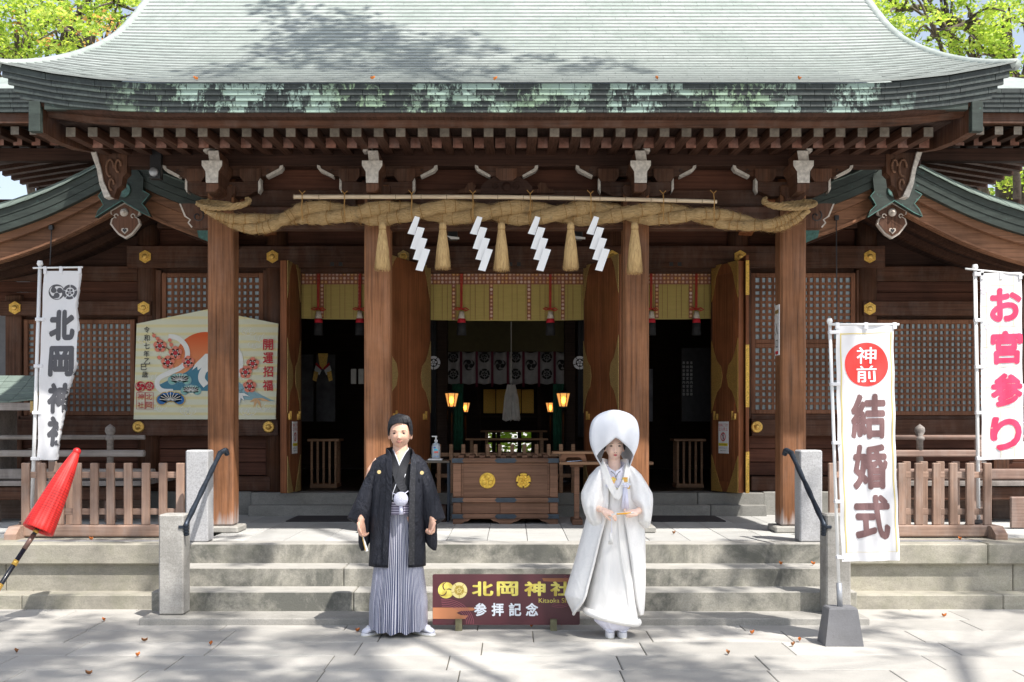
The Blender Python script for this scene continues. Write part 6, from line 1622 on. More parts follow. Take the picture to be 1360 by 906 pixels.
for a, b, lb in ((382, 482, 'left'), (866, 964, 'right')):
    MB().add([(X(a, 12.2), 12.1, H), (X(b, 12.1), 12.1, H), (X(b, 12.1), 12.78, H), (X(a, 12.2), 12.78, H), (X(a, 12.2), 12.1, H+.012), (X(b, 12.1), 12.1, H+.012), (X(b, 12.1), 12.78, H+.012), (X(a, 12.2), 12.78, H+.012)], [(0, 3, 2, 1), (4, 5, 6, 7), (0, 1, 5, 4), (1, 2, 6, 5), (2, 3, 7, 6), (3, 0, 4, 7)]).top('door_mat', MATT, (X(a, 12.2), 12.1, H), label='dark rubber mat on the landing before the %s doorway' % lb, cat='mat')
# hanging lightning wires at the gables
for (a, b, c, d, lb) in ((68, 303, 66, 352, 'left'), (1111, 290, 1112, 430, 'right')):
    w_ = empty('hanging_wire', (X(a, 11.86), 11.86, Z(b, 11.86)), 'thin dark wire hanging from the %s gable board' % lb, 'wire')
    MB().tube([(X(a, 11.86), 11.87, Z(b, 11.86)), (X(c, 11.86), 11.87, Z(d, 11.86))], .006, 5).obj('wire', BLACKP, w_)
    MB().box(X(a, 11.86)-.022, X(a, 11.86)+.022, 11.84, 11.88, Z(b, 11.86)-.02, Z(b, 11.86)+.03, .003).obj('wire_clip', BLACKP, w_)
# fallen leaves
LF = plain('orange_fallen_leaf', (.55, .16, .03), .8, var=.5, scale=5); LFB = plain('brown_fallen_leaf', (.30, .13, .05), .8, var=.4)
def leafm(): 
    return MB().grid(lambda u, v: ((u-.5)*.044, (v-.5)*.026*(1-(2*u-1)**2)**.5, .006+.018*abs(v-.5)*2+.012*(2*u-1)**2), 6, 2).mesh('fallen_leaf', True)
lm1, lm2 = withmat(leafm(), LF), withmat(leafm(), LFB)
spots = [(192, 853, 0, 'on the paving left of the man, nearest the lower left granite post'), (183, 873, 0, 'on the paving in the left foreground, the second from the granite post'), (280, 858, 0, 'on the paving between the lower left granite post and the man'), (118, 897, 0, 'at the bottom edge of the left foreground paving'), (138, 826, 0, 'on the paving at the foot of the left platform wall'), (475, 840, 0, 'on the paving beside the right foot of the man'), (22, 868, 0, 'on the paving at the far left edge'), (706, 834, 0, 'on the paving under the middle of the maroon board'), (746, 832, 0, 'on the paving between the maroon board foot and the bride'), (967, 870, 0, 'on the paving right of the bride, in the foreground'), (999, 843, 0, 'on the paving half way from the bride to the banner foot'), (1062, 853, 0, 'on the paving close left of the concrete banner foot, upper one'), (1053, 859, 0, 'on the paving close left of the concrete banner foot, lower one'), (1254, 820, 0, 'on the paving at the foot of the right platform wall'),
 (121, 718, 2, 'on the coping under the left fence, the middle one'), (166, 714.5, 2, 'on the coping under the left fence, nearest the steps'), (100, 712, 2, 'on the coping under the left fence, nearest the umbrella'), (1275, 718, 2, 'on the coping below the right end of the right fence'), (895, 710, 2, 'on the landing right of the bride'), (1080, 748, 3, 'on the top step, nearer the right granite post'), (1037, 752, 3, 'on the top step, farther from the right granite post')]
for i, (a, b, lv, wh) in enumerate(spots):
    h_ = 0.0 if lv < 2 else H; Yl = (CH-h_)*F/(b-560)
    if lv == 3: h_ = .372; Yl = 9.8
    if lv == 2: Yl = min(max(Yl, 10.0), 11.5)
    o = inst(lm1 if i % 3 else lm2, 'fallen_leaf', (X(a, Yl), Yl, h_+.001), None, rot=(0, 0, R.uniform(0, 6)))
    tag(o, ('orange leaf ' if i % 3 else 'brown leaf ')+wh, 'leaf', 'fallen leaves')
for x, u, lb in ((-2.7, .06, 'above the left outer pillar'), (-1.2, .09, 'above the second porch pillar'), (-.15, .04, 'above the middle of the porch'), (1.25, .07, 'above the third porch pillar'), (2.45, .05, 'above the right outer pillar')):
    o = inst(lm1, 'fallen_leaf', (x, YE+u, rz(u)+.015), None, rot=(.35, 0, R.uniform(0, 6))); tag(o, 'tiny orange leaf on the roof edge '+lb, 'leaf', 'fallen leaves on the roof')

# ================================================================ trees
def leafmat(name, c0, c1, c2, tr=.5):
    n = NM(name); g_ = n.new('ShaderNodeNewGeometry'); a = n.noise(n.pos(), .9, 3); 
    rr_ = n.math('ADD', n.math('MULTIPLY', g_.outputs['Random Per Island'], .6), n.math('MULTIPLY', a, .5))
    col = n.ramp(rr_, [(.2, c0), (.5, c1), (.85, c2)]); n.col(col); n.set(Roughness=.5)
    t_ = n.new('ShaderNodeBsdfTranslucent'); n.link(n.mix(1.0, col, (1.6, 1.6, .8), 'MULTIPLY'), t_.inputs[0]); mx = n.new('ShaderNodeMixShader'); mx.inputs[0].default_value = tr
    n.link(n.b.outputs[0], mx.inputs[1]); n.link(t_.outputs[0], mx.inputs[2]); n.link(mx.outputs[0], n.n['Material Output'].inputs[0]); return n.m
LEAFY = leafmat('spring_foliage', (.16, .26, .045), (.33, .46, .08), (.56, .62, .17)); LEAFR = leafmat('red_young_leaves', (.42, .20, .09), (.55, .26, .12), (.60, .42, .16)); LEAFD = leafmat('dark_foliage', (.03, .07, .012), (.06, .12, .02), (.12, .18, .03))
BARK = plain('camphor_bark', (.09, .07, .055), .9, var=.5, scale=12, bump=.8)
def leaves(name, clumps, per, size, mat_, parent, seed):
    rng = np.random.default_rng(seed); P_ = []
    for (cx, cy, cz, r) in clumps:
        n_ = int(per*r*r); d = rng.normal(size=(n_, 3)); d /= np.linalg.norm(d, axis=1)[:, None]; rr = r*rng.random(n_)**.45
        P_.append(np.c_[cx+d[:, 0]*rr*1.15, cy+d[:, 1]*rr*1.15, cz+d[:, 2]*rr*.7])
    P_ = np.concatenate(P_); N_ = len(P_)
    a = rng.normal(size=(N_, 3)); a[:, 2] *= .5; a /= np.linalg.norm(a, axis=1)[:, None]; b = np.cross(a, rng.normal(size=(N_, 3))+[0, 0, .8]); b /= np.linalg.norm(b, axis=1)[:, None]
    s_ = size*rng.uniform(.6, 1.25, N_)[:, None]
    V = np.empty((N_, 4, 3)); V[:, 0] = P_-a*s_; V[:, 1] = P_+b*s_*.5; V[:, 2] = P_+a*s_; V[:, 3] = P_-b*s_*.5
    me = bpy.data.meshes.new(name); me.vertices.add(N_*4); me.vertices.foreach_set('co', V.astype('f').ravel()); me.loops.add(N_*4); me.loops.foreach_set('vertex_index', np.arange(N_*4, dtype='i'))
    me.polygons.add(N_); me.polygons.foreach_set('loop_start', np.arange(0, N_*4, 4, dtype='i')); me.update(calc_edges=True)
    o = bpy.data.objects.new(name, me); COL.objects.link(o); me.materials.append(mat_); setparent(o, parent); return o
def tree(base, top, clumps, per, size, label, seed, mt=None, group=None, limbs=True, red=None):
    r = empty('broadleaf_tree', base, label, 'tree', group); rg = random.Random(seed)
    T0, T1 = Vector(base), Vector(top)
    path = [T0.lerp(T1, t)+Vector((rg.uniform(-.15, .15), rg.uniform(-.15, .15), 0))*(t > 0) for t in (0, .25, .5, .75, 1)]
    MB().tube(path, [.45, .38, .33, .26, .15], 12).obj('trunk', BARK, r, smooth=True)
    for i, (cx, cy, cz, rd) in enumerate(clumps):
        s_ = path[rg.randint(2, 4)]; e = Vector((cx, cy, cz)); mid = s_.lerp(e, .5)+Vector((rg.uniform(-.4, .4), rg.uniform(-.4, .4), rg.uniform(.0, .5)))
        if limbs == 'few' and i % 40:
            nr = min(((Vector(c[:3])-e).length, j) for j, c in enumerate(clumps) if j % 40 == 0); s_ = Vector(clumps[nr[1]][:3]); mid = s_.lerp(e, .5)
            MB().tube([s_, mid, e], [.009, .007, .004], 4).obj('twig', BARK, r, smooth=True); continue
        m = MB().tube(cr([s_, mid, e], 5), [(.11 if limbs != 'few' else .07)*(1-k/11)+.012 for k in range(11)], 7)
        for q in range(4):
            f_ = e+Vector((rg.uniform(-1, 1), rg.uniform(-1, 1), rg.uniform(-.5, .7)))*rd*.8; m.tube(cr([mid.lerp(e, rg.random()), e.lerp(f_, .5)+Vector((0, 0, .1)), f_], 3), [.035-.004*k for k in range(7)], 5)
        m.obj('limb', BARK, r, smooth=True)
    if limbs is True:
        cl2 = []
        for (cx, cy, cz, rd) in clumps:
            for q in range(int(4+5*rd)):
                d = Vector((rg.gauss(0, 1), rg.gauss(0, 1), rg.gauss(0, .8))).normalized()*rd*rg.random()**.5*1.05; cl2.append((cx+d.x, cy+d.y, cz+d.z*.8, rg.uniform(.16, .36)))
        leaves('crown', cl2, per*1.2, size, mt or LEAFY, r, seed)
    else: leaves('crown', clumps, per, size, mt or LEAFY, r, seed)
    if red: leaves('young_leaves', red, per*.35, size*.85, LEAFR, r, seed+5)
    return r
def T(px_, py_, Y_): return (X(px_, Y_), Y_, Z(py_, Y_))
def clump(lst): return [(*T(a, b, Y_), r) for a, b, Y_, r in lst]
tree((-11, 25, 0), (-9.2, 24, 9.5), clump([(20, 40, 22, 1.1), (60, 20, 22, 1.0), (95, 45, 21, .9), (130, 25, 22, 1.0), (110, 5, 23, 1.1), (30, 0, 23, 1.2), (-10, 60, 22, 1.1), (70, 60, 22, .7), (170, 10, 22, .8), (-50, 20, 23, 1.6), (-40, 90, 22, 1.2), (20, 80, 24, .8), (60, -40, 23, 1.5), (140, -40, 23, 1.4)]), 900, .056,
     'yellow-green spring tree with reddish young leaves above the left roof corner', 11, red=clump([(125, 45, 21, .35), (140, 30, 21, .3), (95, 25, 21, .3), (60, 50, 21, .25), (20, 30, 21.5, .3)]), group='trees behind the shrine')
tree((11.5, 25, 0), (10.5, 24, 9.5), clump([(1190, 15, 22, .9), (1240, 30, 22, 1.0), (1290, 20, 22, 1.1), (1335, 45, 22, 1.0), (1280, 60, 22, .7), (1340, 10, 23, 1.2), (1230, -5, 23, 1.1), (1320, 75, 22, .7), (1400, 40, 22, 1.6), (1250, -60, 23, 1.6), (1360, 90, 22, .8), (1230, 55, 23, .6)]), 900, .056,
     'yellow-green spring tree above the right roof corner', 12, group='trees behind the shrine')
tree((13.5, 28, 0), (12.2, 27, 5.5), clump([(1325, 215, 25, .8), (1350, 225, 25, .9), (1345, 250, 24, .9), (1370, 270, 24, 1.1), (1400, 240, 24, 1.2), (1330, 275, 26, .7)]), 700, .062, 'lower green tree glimpsed under the right eave corner', 13)
tree((-15, 30, 0), (-13.6, 29, 5.2), clump([(-10, 305, 28, 1.0), (5, 298, 28, .5), (-60, 290, 28, 1.5)]), 700, .062, 'lower green tree glimpsed under the left eave corner', 14)
# garden hedge behind the hall, seen through its back opening
hd = empty('hedge', (0, 24, 0), 'green garden bushes seen through the opening at the back of the hall', 'hedge')
leaves('foliage', [(x*1.1, 23.5, z, .9) for x in range(-5, 6) for z in (.5, 1.4, 2.2)], 500, .10, LEAFY, hd, 21)
# tall camphor tree in front of the shrine (beside the photographer): its branches dapple the court and the roof
def P_at(x, y, z, h):                    # crown point whose shadow falls on x, y, z
    k = (h-z)/SUN.z; return (x+SUN.x*k, y+SUN.y*k, h)
rg = random.Random(5); cl = []
for (x, y, z, h, r, n_) in SHADE_SPOTS if 'SHADE_SPOTS' in globals() else []: pass
spots = []
def sh(x, y, z, h, r): spots.append((*P_at(x, y, z, h), r))
for k in range(88):                       # over the paving, left and centre
    sh(rg.uniform(-5.5, 1.4), rg.uniform(5.6, 9.4), 0, rg.uniform(9.5, 12.5), rg.choice((.2, .26, .34, .42, .5)))
for k in range(26): sh(rg.uniform(-5.5, 2.5), rg.uniform(9.3, 10.6), .4, rg.uniform(7.5, 10), rg.uniform(.14, .30))
for k in range(12): sh(rg.uniform(1.2, 3.4), rg.uniform(7.0, 9.6), 0, rg.uniform(8, 10), rg.uniform(.12, .26))
for k in range(10): sh(rg.uniform(4.25, 5.6), rg.uniform(9.0, 10.6), .2, rg.uniform(8, 10), .45)  # clumps added to shade the right corner, standing in for a structure's edge
for x, z, r in ( (-.75, .7, .22), (-1.05, 1.0, .18), (.95, .9, .12)): sh(x, 8.5, z, 9.0, r)
for k in range(10): sh(rg.uniform(-6, -2.6), 10.5, rg.uniform(.6, 1.6), rg.uniform(8, 10), rg.uniform(.15, .3))
for px_, py_, r in ((450, 50, .6), (400, 60, .5), (560, 72, .45), (420, 30, .55), (470, 45, .5), (520, 60, .45), (600, 55, .35), (640, 68, .3), (380, 75, .4), (430, 85, .4), (500, 88, .4), (560, 85, .35), (650, 95, .3), (800, 85, .3), (760, 95, .28), (720, 78, .25), (300, 95, .4), (360, 10, .3), (850, 95, .2), (580, 100, .3)):
    zr_ = 4.5; Yq = None
    for i in range(300):
        u = i*.01
        if Z(py_, YE+u) <= rz(u): Yq = YE+u; zr_ = rz(u); break
    if Yq: sh(X(px_, Yq), Yq, zr_, rg.uniform(10, 12), r)
front = tree((6.4, -3.2, 0), (4.6, -.4, 8.2), spots, 760, .075, 'tall spreading tree standing in front of the shrine, its shade dappling the court', 31, mt=LEAFD, limbs='few')
# ================================================================ the couple
def skin(name, c):
    n = NM(name); a = n.noise(n.pos(), 35, 4); n.col(n.ramp(a, [(.3, sc(c, .93)), (.7, sc(c, 1.06))]))
    n.set(Roughness=.5, Subsurface_Weight=.12, Subsurface_Scale=.01); n.b.inputs['Subsurface Radius'].default_value = (1, .35, .2); return n.m
def gs(x, s): return math.exp(-(x/s)**2)
def head_pts(m, c, W, Hh, D, nz, ez, mz, jaw=.36, nose=.019):
    """continuous head: crown, brow, eye sockets, nose, lips, chin"""
    nu, nv = 64, 56; base = len(m.v); cx, cy, cz = c
    for j in range(nv+1):
        la = -PI/2+PI*j/nv
        for i in range(nu):
            lo = 2*PI*i/nu
            cl = math.cos(la); x = W*math.copysign(abs(cl)**.82, cl)*math.sin(lo); y = -D*math.copysign(abs(cl)**.85, cl)*math.cos(lo); z = Hh*math.sin(la)
            fr = max(0, math.cos(lo))
            if z < 0:
                k = (-z/Hh); x *= 1-jaw*k**2.0
                if y > 0: y *= 1-.75*k**1.3
                else: y *= 1-.12*k**2
            else: y *= 1+.05*(z/Hh) if y > 0 else 1
            if fr > 0:
                f = min(1, fr*2)
                for s_ in (-1, 1):
                    y += f*.0065*gs(x-s_*W*.40, .017)*gs(z-ez, .010)
                    y -= f*.003*gs(x-s_*W*.42, .009)*gs(z-ez, .006)
                    y -= f*.0035*gs(x-s_*W*.42, .020)*gs(z-ez-.019, .006)
                    y -= f*.006*gs(x-s_*W*.55, .020)*gs(z-nz-.004, .020)
                    y -= f*.006*gs(x-s_*.0105, .006)*gs(z-nz+.001, .006)
                t = (ez+.004-z)/(ez+.004-nz)
                if 0 <= t <= 1.0: y -= f*(.003+nose*t**1.3)*gs(x, .0075+.003*t)
                elif t > 1: y -= f*(nose)*gs(x, .0105)*gs(z-nz, .006)
                y -= f*.0055*gs(x, .021)*gs(z-mz-.004, .0045)+f*.005*gs(x, .018)*gs(z-mz+.005, .0045)
                y += f*.004*gs(x, .022)*gs(z-mz, .0016)
                y += f*.003*gs(x, .018)*gs(z-mz+.016, .006)
                y -= f*.006*gs(x, .020)*gs(z+Hh*.86, .016)
            m.v.append((cx+x, cy+y, cz+z))
    for j in range(nv):
        for i in range(nu): m.f.append((base+j*nu+i, base+j*nu+(i+1) % nu, base+(j+1)*nu+(i+1) % nu, base+(j+1)*nu+i))
def hand(m, wrist, fdir, pn, side, curl=(.5, .6, .5), ln=1.0, spread=.12, thumb=.6):
    """palm, four unequal bent fingers and a thumb from the side of the palm. fdir: finger direction, pn: palm facing, side: +-1 thumb side"""
    w_ = Vector(wrist); f = Vector(fdir).normalized(); p = Vector(pn).normalized(); p = (p-f*p.dot(f)).normalized(); s_ = f.cross(p)*side
    secs = []
    for t, hw, ht in ((-.02, .024, .019), (.0, .026, .018), (.03, .035, .017), (.06, .040, .016), (.082, .039, .014), (.092, .034, .010)):
        c = w_+f*t*ln; secs.append([c+s_*hw*math.copysign(abs(math.cos(a))**.7, math.cos(a))+p*ht*math.sin(a) for a in [k*2*PI/14 for k in range(14)]])
    m.loft(secs)
    for k, (off, L_) in enumerate(((.029, .068), (.010, .077), (-.010, .071), (-.028, .056))):
        q = w_+f*.080*ln+s_*off; d = (f+s_*off*spread*8).normalized(); pts = [q]; ax = s_
        for j, (fr, cu) in enumerate(((.44, curl[0]), (.31, curl[1]), (.25, curl[2]))):
            a = cu*(1+.08*k); d = (d*math.cos(a)+p*math.sin(a)).normalized(); e = pts[-1]
            pn2 = p; pts += [e+d*L_*fr*.5*ln, e+d*L_*fr*ln]; p2 = (p-d*p.dot(d)).normalized(); 
            p_keep = p; p = p2
        p = Vector(pn).normalized(); p = (p-f*p.dot(f)).normalized()
        m.tube(pts, [.0088, .0086, .0082, .0082, .0077, .0074, .0062], 9); m.ball(pts[-1], .0062, n=8, m=6); m.ball(pts[0], .0088, n=8, m=6)
    q = w_+f*.022*ln+s_*.028; d = (f*.75+s_*.75*thumb+p*.45).normalized(); p1 = q+d*.036*ln; d2 = (f*.95+s_*.05+p*.45).normalized(); p2 = p1+d2*.028; p3 = p2+(f*.9-s_*.15+p*.4).normalized()*.022
    m.tube([q-d*.015, q, p1, p2, p3], [.012, .0135, .0105, .0095, .0075], 9); m.ball(p3, .0075, n=8, m=6)
def bodymesh(m, name, mat_, loc, voxel=.0045, **k):
    o = m.top(name, mat_, loc, fix=True)
    md = o.modifiers.new('r', 'REMESH'); md.mode = 'VOXEL'; md.voxel_size = voxel; md.use_smooth_shade = True
    sm = o.modifiers.new('s', 'SMOOTH'); sm.iterations = 2; sm.factor = .5
    bpy.context.view_layer.update(); me = bpy.data.meshes.new_from_object(o.evaluated_get(bpy.context.evaluated_depsgraph_get()))
    o.modifiers.clear(); o.data = me; me.materials.clear(); me.materials.append(mat_); me.name = name
    return tag(o, **k)
def slices(tab, Yc, s_, dep, n_=28, fold=0.0, ph=0, p=.85, yoff=None, zfn=None, extra=6, frq=6):
    """a cloth volume from horizontal slices: tab = (photo y, left px, right px, half depth)"""
    secs = []
    rows = [tab[0]]
    for i in range(len(tab)-1):
        for k in range(1, extra+1):
            t = k/extra; t2 = t*t*(3-2*t)*.3+t*.7; rows.append(tuple(a+(b-a)*t2 for a, b in zip(tab[i], tab[i+1])))
    for r_ in rows:
        y, xl, xr = r_[:3]; hd = r_[3] if len(r_) > 3 else dep; yo = r_[4] if len(r_) > 4 else 0
        cx = X((xl+xr)/2, Yc); hw = (xr-xl)/2*Yc/F; z = Z(y, Yc); sec = []
        for q in range(n_):
            a = 2*PI*q/n_; ca, sa = math.cos(a), math.sin(a)
            fo = 1+fold*math.sin(a*frq+ph+z*9)+fold*.7*math.sin(a*frq*1.7-z*14+ph)
            x_ = hw*math.copysign(abs(ca)**p, ca); y_ = hd*math.copysign(abs(sa)**p, sa)*fo
            sec.append((cx+x_, Yc+yo+y_, z+(zfn(cx+x_, y_) if zfn else 0)))
        secs.append(sec)
    return secs
def robe(tab, Yc, n_=70, fold=.02, ph=0, extra=6, pw=.9, zf=None, frq=9):
    """an open-fronted robe: tab rows = (photo y, left px, right px, half depth, gap left px, gap right px)"""
    rows = [tab[0]]
    for i in range(len(tab)-1):
        for k in range(1, extra+1):
            t = k/extra; rows.append(tuple(a+(b-a)*t for a, b in zip(tab[i], tab[i+1])))
    secs = []
    for (y, xl, xr, hd, gl, gr) in rows:
        cx = X((xl+xr)/2, Yc); hw = (xr-xl)/2*Yc/F; z = Z(y, Yc)
        cl = lambda g: max(-.995, min(.995, (X(g, Yc-hd)-cx)/hw))
        aR = -math.acos(cl(gr)); aL = 2*PI-math.acos(cl(gl)); sec = []
        for q in range(n_):
            a = aR+(aL-aR)*q/(n_-1); ca, sa = math.cos(a), math.sin(a)
            fo = 1+fold*math.sin(a*frq+ph+z*5)+fold*.8*math.sin(a*frq*1.6-z*9+ph)
            sec.append((cx+hw*ca, Yc+hd*math.copysign(abs(sa)**pw, sa)*fo, z+(zf(ca, sa, y) if zf else 0)))
        secs.append(sec)
    return secs
def ribbon(m, pts, wd, th=.004, nrm=(0, -1, 0), n_=6):
    P_ = cr(pts, n_); N0 = Vector(nrm); secs = []
    for i, p in enumerate(P_):
        d = (P_[min(i+1, len(P_)-1)]-P_[max(i-1, 0)]).normalized()
        w_ = (wd[min(len(wd)-1, int(i/len(P_)*len(wd)))] if hasattr(wd, '__len__') else wd)
        rad = Vector((p.x-ribbon.c[0], p.y-ribbon.c[1], 0)); N = rad.normalized() if rad.length > .001 else N0
        s_ = d.cross(N).normalized(); N = s_.cross(d).normalized()
        secs.append([p+s_*w_/2, p+s_*w_/2+N*th, p-s_*w_/2+N*th, p-s_*w_/2])
    return m.loft(secs)
# ---------------------------------------------------------------- man
YM = 8.62
def MX(p, Y_=YM): return X(p, Y_)
def MZ(p, Y_=YM): return Z(p, Y_)
hc = (MX(531.5), YM+.0, 1.537)
SKM = skin('man_skin', (.70, .42, .30))
m = MB()
head_pts(m, hc, .080, .124, .098, -.043, -.006, -.070, jaw=.23)
for s_ in (-1, 1): m.ball((hc[0]+s_*.084, YM+.012, hc[2]-.022), .010, .020, .034, 10, 8)
m.loft([[(hc[0]+.056*math.cos(a)*k, YM+.012+.058*math.sin(a)*k, z) for a in [q*2*PI/20 for q in range(20)]] for z, k in ((1.27, 1.7), (1.34, 1.35), (1.40, 1.05), (1.44, 1.0), (1.49, 1.0))])
xc = MX(528)
m.loft([[(xc+hw*math.cos(a), YM+.02+hd*math.sin(a), z) for a in [q*2*PI/24 for q in range(24)]] for z, hw, hd in ((.86, .11, .07), (.95, .105, .07), (1.1, .11, .07), (1.22, .14, .085), (1.31, .155, .085), (1.35, .11, .06), (1.38, .06, .05))])
for s_ in (-1, 1):
    m.tube([(xc+s_*.13, YM+.02, 1.31), (xc+s_*.185, YM+.02, 1.24), (xc+s_*.24, YM+.02, 1.06), (xc+s_*.275, YM-.04, .86)], [.055, .052, .042, .027], 12)
    m.tube([(xc+s_*.09, YM+.02, .90), (xc+s_*.11, YM+.02, .50), (xc+s_*.125, YM+.03, .09)], [.095, .06, .042], 12)
hl = (MX(480.5), YM-.045, .865); hr = (MX(574.5), YM-.045, .865)
hand(m, hl, (.10, -.12, -1), (.75, -.65, 0), 1, (.45, .75, .55), thumb=.4)
hand(m, hr, (-.05, -.12, -1), (-.75, -.65, 0), -1, (.9, 1.15, .9), thumb=.3)
man = bodymesh(m, 'person', SKM, (xc, YM, 0), label='man in a black crested kimono coat and striped trousers, left of the maroon board', cat='person')
HAIR = NM('black_hair'); a = HAIR.noise(HAIR.pos((60, 8, 20)), 3, 4); HAIR.col(HAIR.ramp(a, [(.3, (.006, .006, .008)), (.75, (.022, .021, .024))])); HAIR.set(Roughness=.5, Specular_IOR_Level=.35); HAIR.bump(a, .6, .004); HAIR = HAIR.m
# hair as a shell over the skull with a side-swept front
m = MB(); nu, nv = 56, 22; hs = []
for j in range(nv+1):
    sec = []
    for i in range(nu):
        lo = 2*PI*i/nu; c_ = math.cos(lo); sx = math.sin(lo)
        lowz = -.055 if c_ < -.2 else (-.055+(c_+.2)/.55*.055 if c_ < .35 else .070+.014*math.sin(lo*1.0+.6))
        if .35 <= c_ < .62: lowz = .0+(c_-.35)/.27*.06
        z = lowz+(.136-lowz)*(j/nv); k = min(1, max(0, z/.142)); rr_ = math.sqrt(max(0, 1-k**2.3)) if z > 0 else 1
        wv = .0025*math.sin(lo*23+z*90)
        x = (.0885+.004*k+wv)*sx*rr_**.8; y = -(.107+wv)*c_*rr_ if c_ > 0 else -(.112+wv)*c_*rr_
        z2 = z+(.010*gs(sx+.3, .5)*max(0, c_) if j > 4 else 0)
        if z < 0 and c_ < 0: y *= 1-.5*(-z/.055)*.35
        sec.append((hc[0]+x, hc[1]+y, hc[2]+z2))
    hs.append(sec)
m.loft(hs); hr_o = m.obj('hair', HAIR, man, smooth=True)
m = MB()
for k in range(420):                                 # combed strands that break up the outline
    lo = R.uniform(-1.45, 1.45) if k % 3 else R.uniform(1.4, 4.8); c_ = math.cos(lo); sn = math.sin(lo)
    z0 = .066+.012*math.sin(lo+.6) if c_ > .5 else R.uniform(-.03, .06)
    pts = []
    for j in range(6):
        t = j/5; z = z0+(.128-z0)*math.sin(t*PI*.5)**.8+R.uniform(-.001, .001); kk = min(1, max(0, z)/.142); rr_ = math.sqrt(max(0, 1-kk**2.3)); l2 = lo-.45*t*(1 if k % 3 else .2)
        b_ = 1.02+.035*math.sin(t*PI)
        pts.append((hc[0]+.092*math.sin(l2)*rr_**.8*b_, hc[1]-(.109 if math.cos(l2) > 0 else .112)*math.cos(l2)*rr_*b_, hc[2]+z+.006*math.sin(t*PI)*(1 if c_ > 0 else .4)))
    m.tube(pts, [.0012, .0022, .0026, .0026, .002, .001], 4)
m.obj('combed_strands', HAIR, hr_o, kind='stuff')
DARKE = plain('dark_eye', (.015, .01, .01), .2); BROW = plain('eyebrow_hair', (.05, .035, .03), .8); LIPM = plain('lips', (.50, .20, .16), .5); LIPF = plain('pink_lips', (.62, .10, .12), .4)
def face_bits(par, c, W, D, ez, mz, lip, lw, brow=.020, bt=.0035, eyew=.014, ey=.0036):
    for s_ in (-1, 1):
        x = c[0]+s_*W*.41; m = MB()
        yv = c[1]-D*math.sqrt(max(0, 1-(.41)**2))*.985
        m.ball((x, yv+.004, c[2]+ez-.001), eyew, .006, ey, 12, 6).obj('eye', DARKE, par, smooth=True)
        MB().tube([(x-s_*.019, yv-.004, c[2]+ez+brow-.003), (x, yv-.007, c[2]+ez+brow+.0015), (x+s_*.020, yv-.001, c[2]+ez+brow-.001)], [bt*.7, bt, bt*.4], 6, flat=.6).obj('eyebrow', BROW, par, smooth=True)
        MB().tube([(x-.017, yv+.003, c[2]+ez), (x, yv-.002, c[2]+ez+.0055), (x+.017, yv+.004, c[2]+ez)], [.001, .0013, .001], 5).obj('eyelid', BROW, par, smooth=True)
    for s_ in (-1, 1): MB().ball((c[0]+s_*.0075, c[1]-D-.010, c[2]-.0535), .0035, .004, .0018, 8, 5).obj('nostril', BROW, par)  # dark nostrils also put shade under the nose into colour
    ym = c[1]-D*.975
    m = MB(); m.tube([(c[0]-lw, ym+.008, c[2]+mz), (c[0]-lw*.4, ym-.001, c[2]+mz+.0035), (c[0], ym-.003, c[2]+mz+.0022), (c[0]+lw*.4, ym-.001, c[2]+mz+.0035), (c[0]+lw, ym+.008, c[2]+mz)], [.001, .0026, .003, .0026, .001], 8)
    m.tube([(c[0]-lw*.85, ym+.006, c[2]+mz-.002), (c[0], ym-.002, c[2]+mz-.0055), (c[0]+lw*.85, ym+.006, c[2]+mz-.002)], [.001, .0038, .001], 8)
    m.obj('mouth', lip, par, smooth=True)
    MB().tube([(c[0]-lw, ym+.005, c[2]+mz), (c[0], ym-.0055, c[2]+mz-.0008), (c[0]+lw, ym+.005, c[2]+mz)], .0009, 5).obj('lip_line', BROW, par)
face_bits(man, hc, .078, .098, -.006, -.070, LIPM, .024, bt=.0045, eyew=.015, ey=.0046)
HAO = NM('black_silk'); a = HAO.noise(HAO.pos(), 60, 4); HAO.col(HAO.ramp(a, [(.3, (.014, .015, .021)), (.7, (.024, .026, .036))])); HAO.set(Roughness=.6, Specular_IOR_Level=.25); HAO.bump(HAO.noise(HAO.pos((1, 1, .4)), 8, 4, .6, 1.5), .7, .06); HAO = HAO.m
KIM = plain('black_kimono_silk', (.016, .017, .022), .6); WSILK = plain('white_collar_silk', (.72, .74, .80), .6, var=.04)
n = NM('sheen_patterned_black_silk'); wv = n.new('ShaderNodeTexVoronoi'); wv.inputs['Scale'].default_value = 55; n.link(n.pos(), wv.inputs['Vector']); n.col(n.ramp(wv.outputs['Distance'], [(.2, (.045, .045, .055)), (.5, (.018, .019, .024))])); n.set(Roughness=.3); FIGS = n.m  # silky sheen of the right collar is put into the lighter pattern colour
ribbon.c = (xc, YM+.02)
hao = [(602.5, 514, 549, .075, 519, 546), (606, 505, 557, .10, 520, 545.5), (613, 497, 564, .118, 520.5, 545), (630, 494.5, 565, .132, 520.5, 544), (655, 493.5, 564, .136, 520.5, 543), (690, 493, 564, .138, 518, 542.5), (720, 492, 564.5, .14, 516.5, 542.5), (751, 490.5, 565, .142, 515.5, 542)]
h1 = solid(MB().loft(robe(hao, YM+.015, fold=.022, ph=1), closed=False).obj('haori_body', HAO, man, smooth=True), .008)
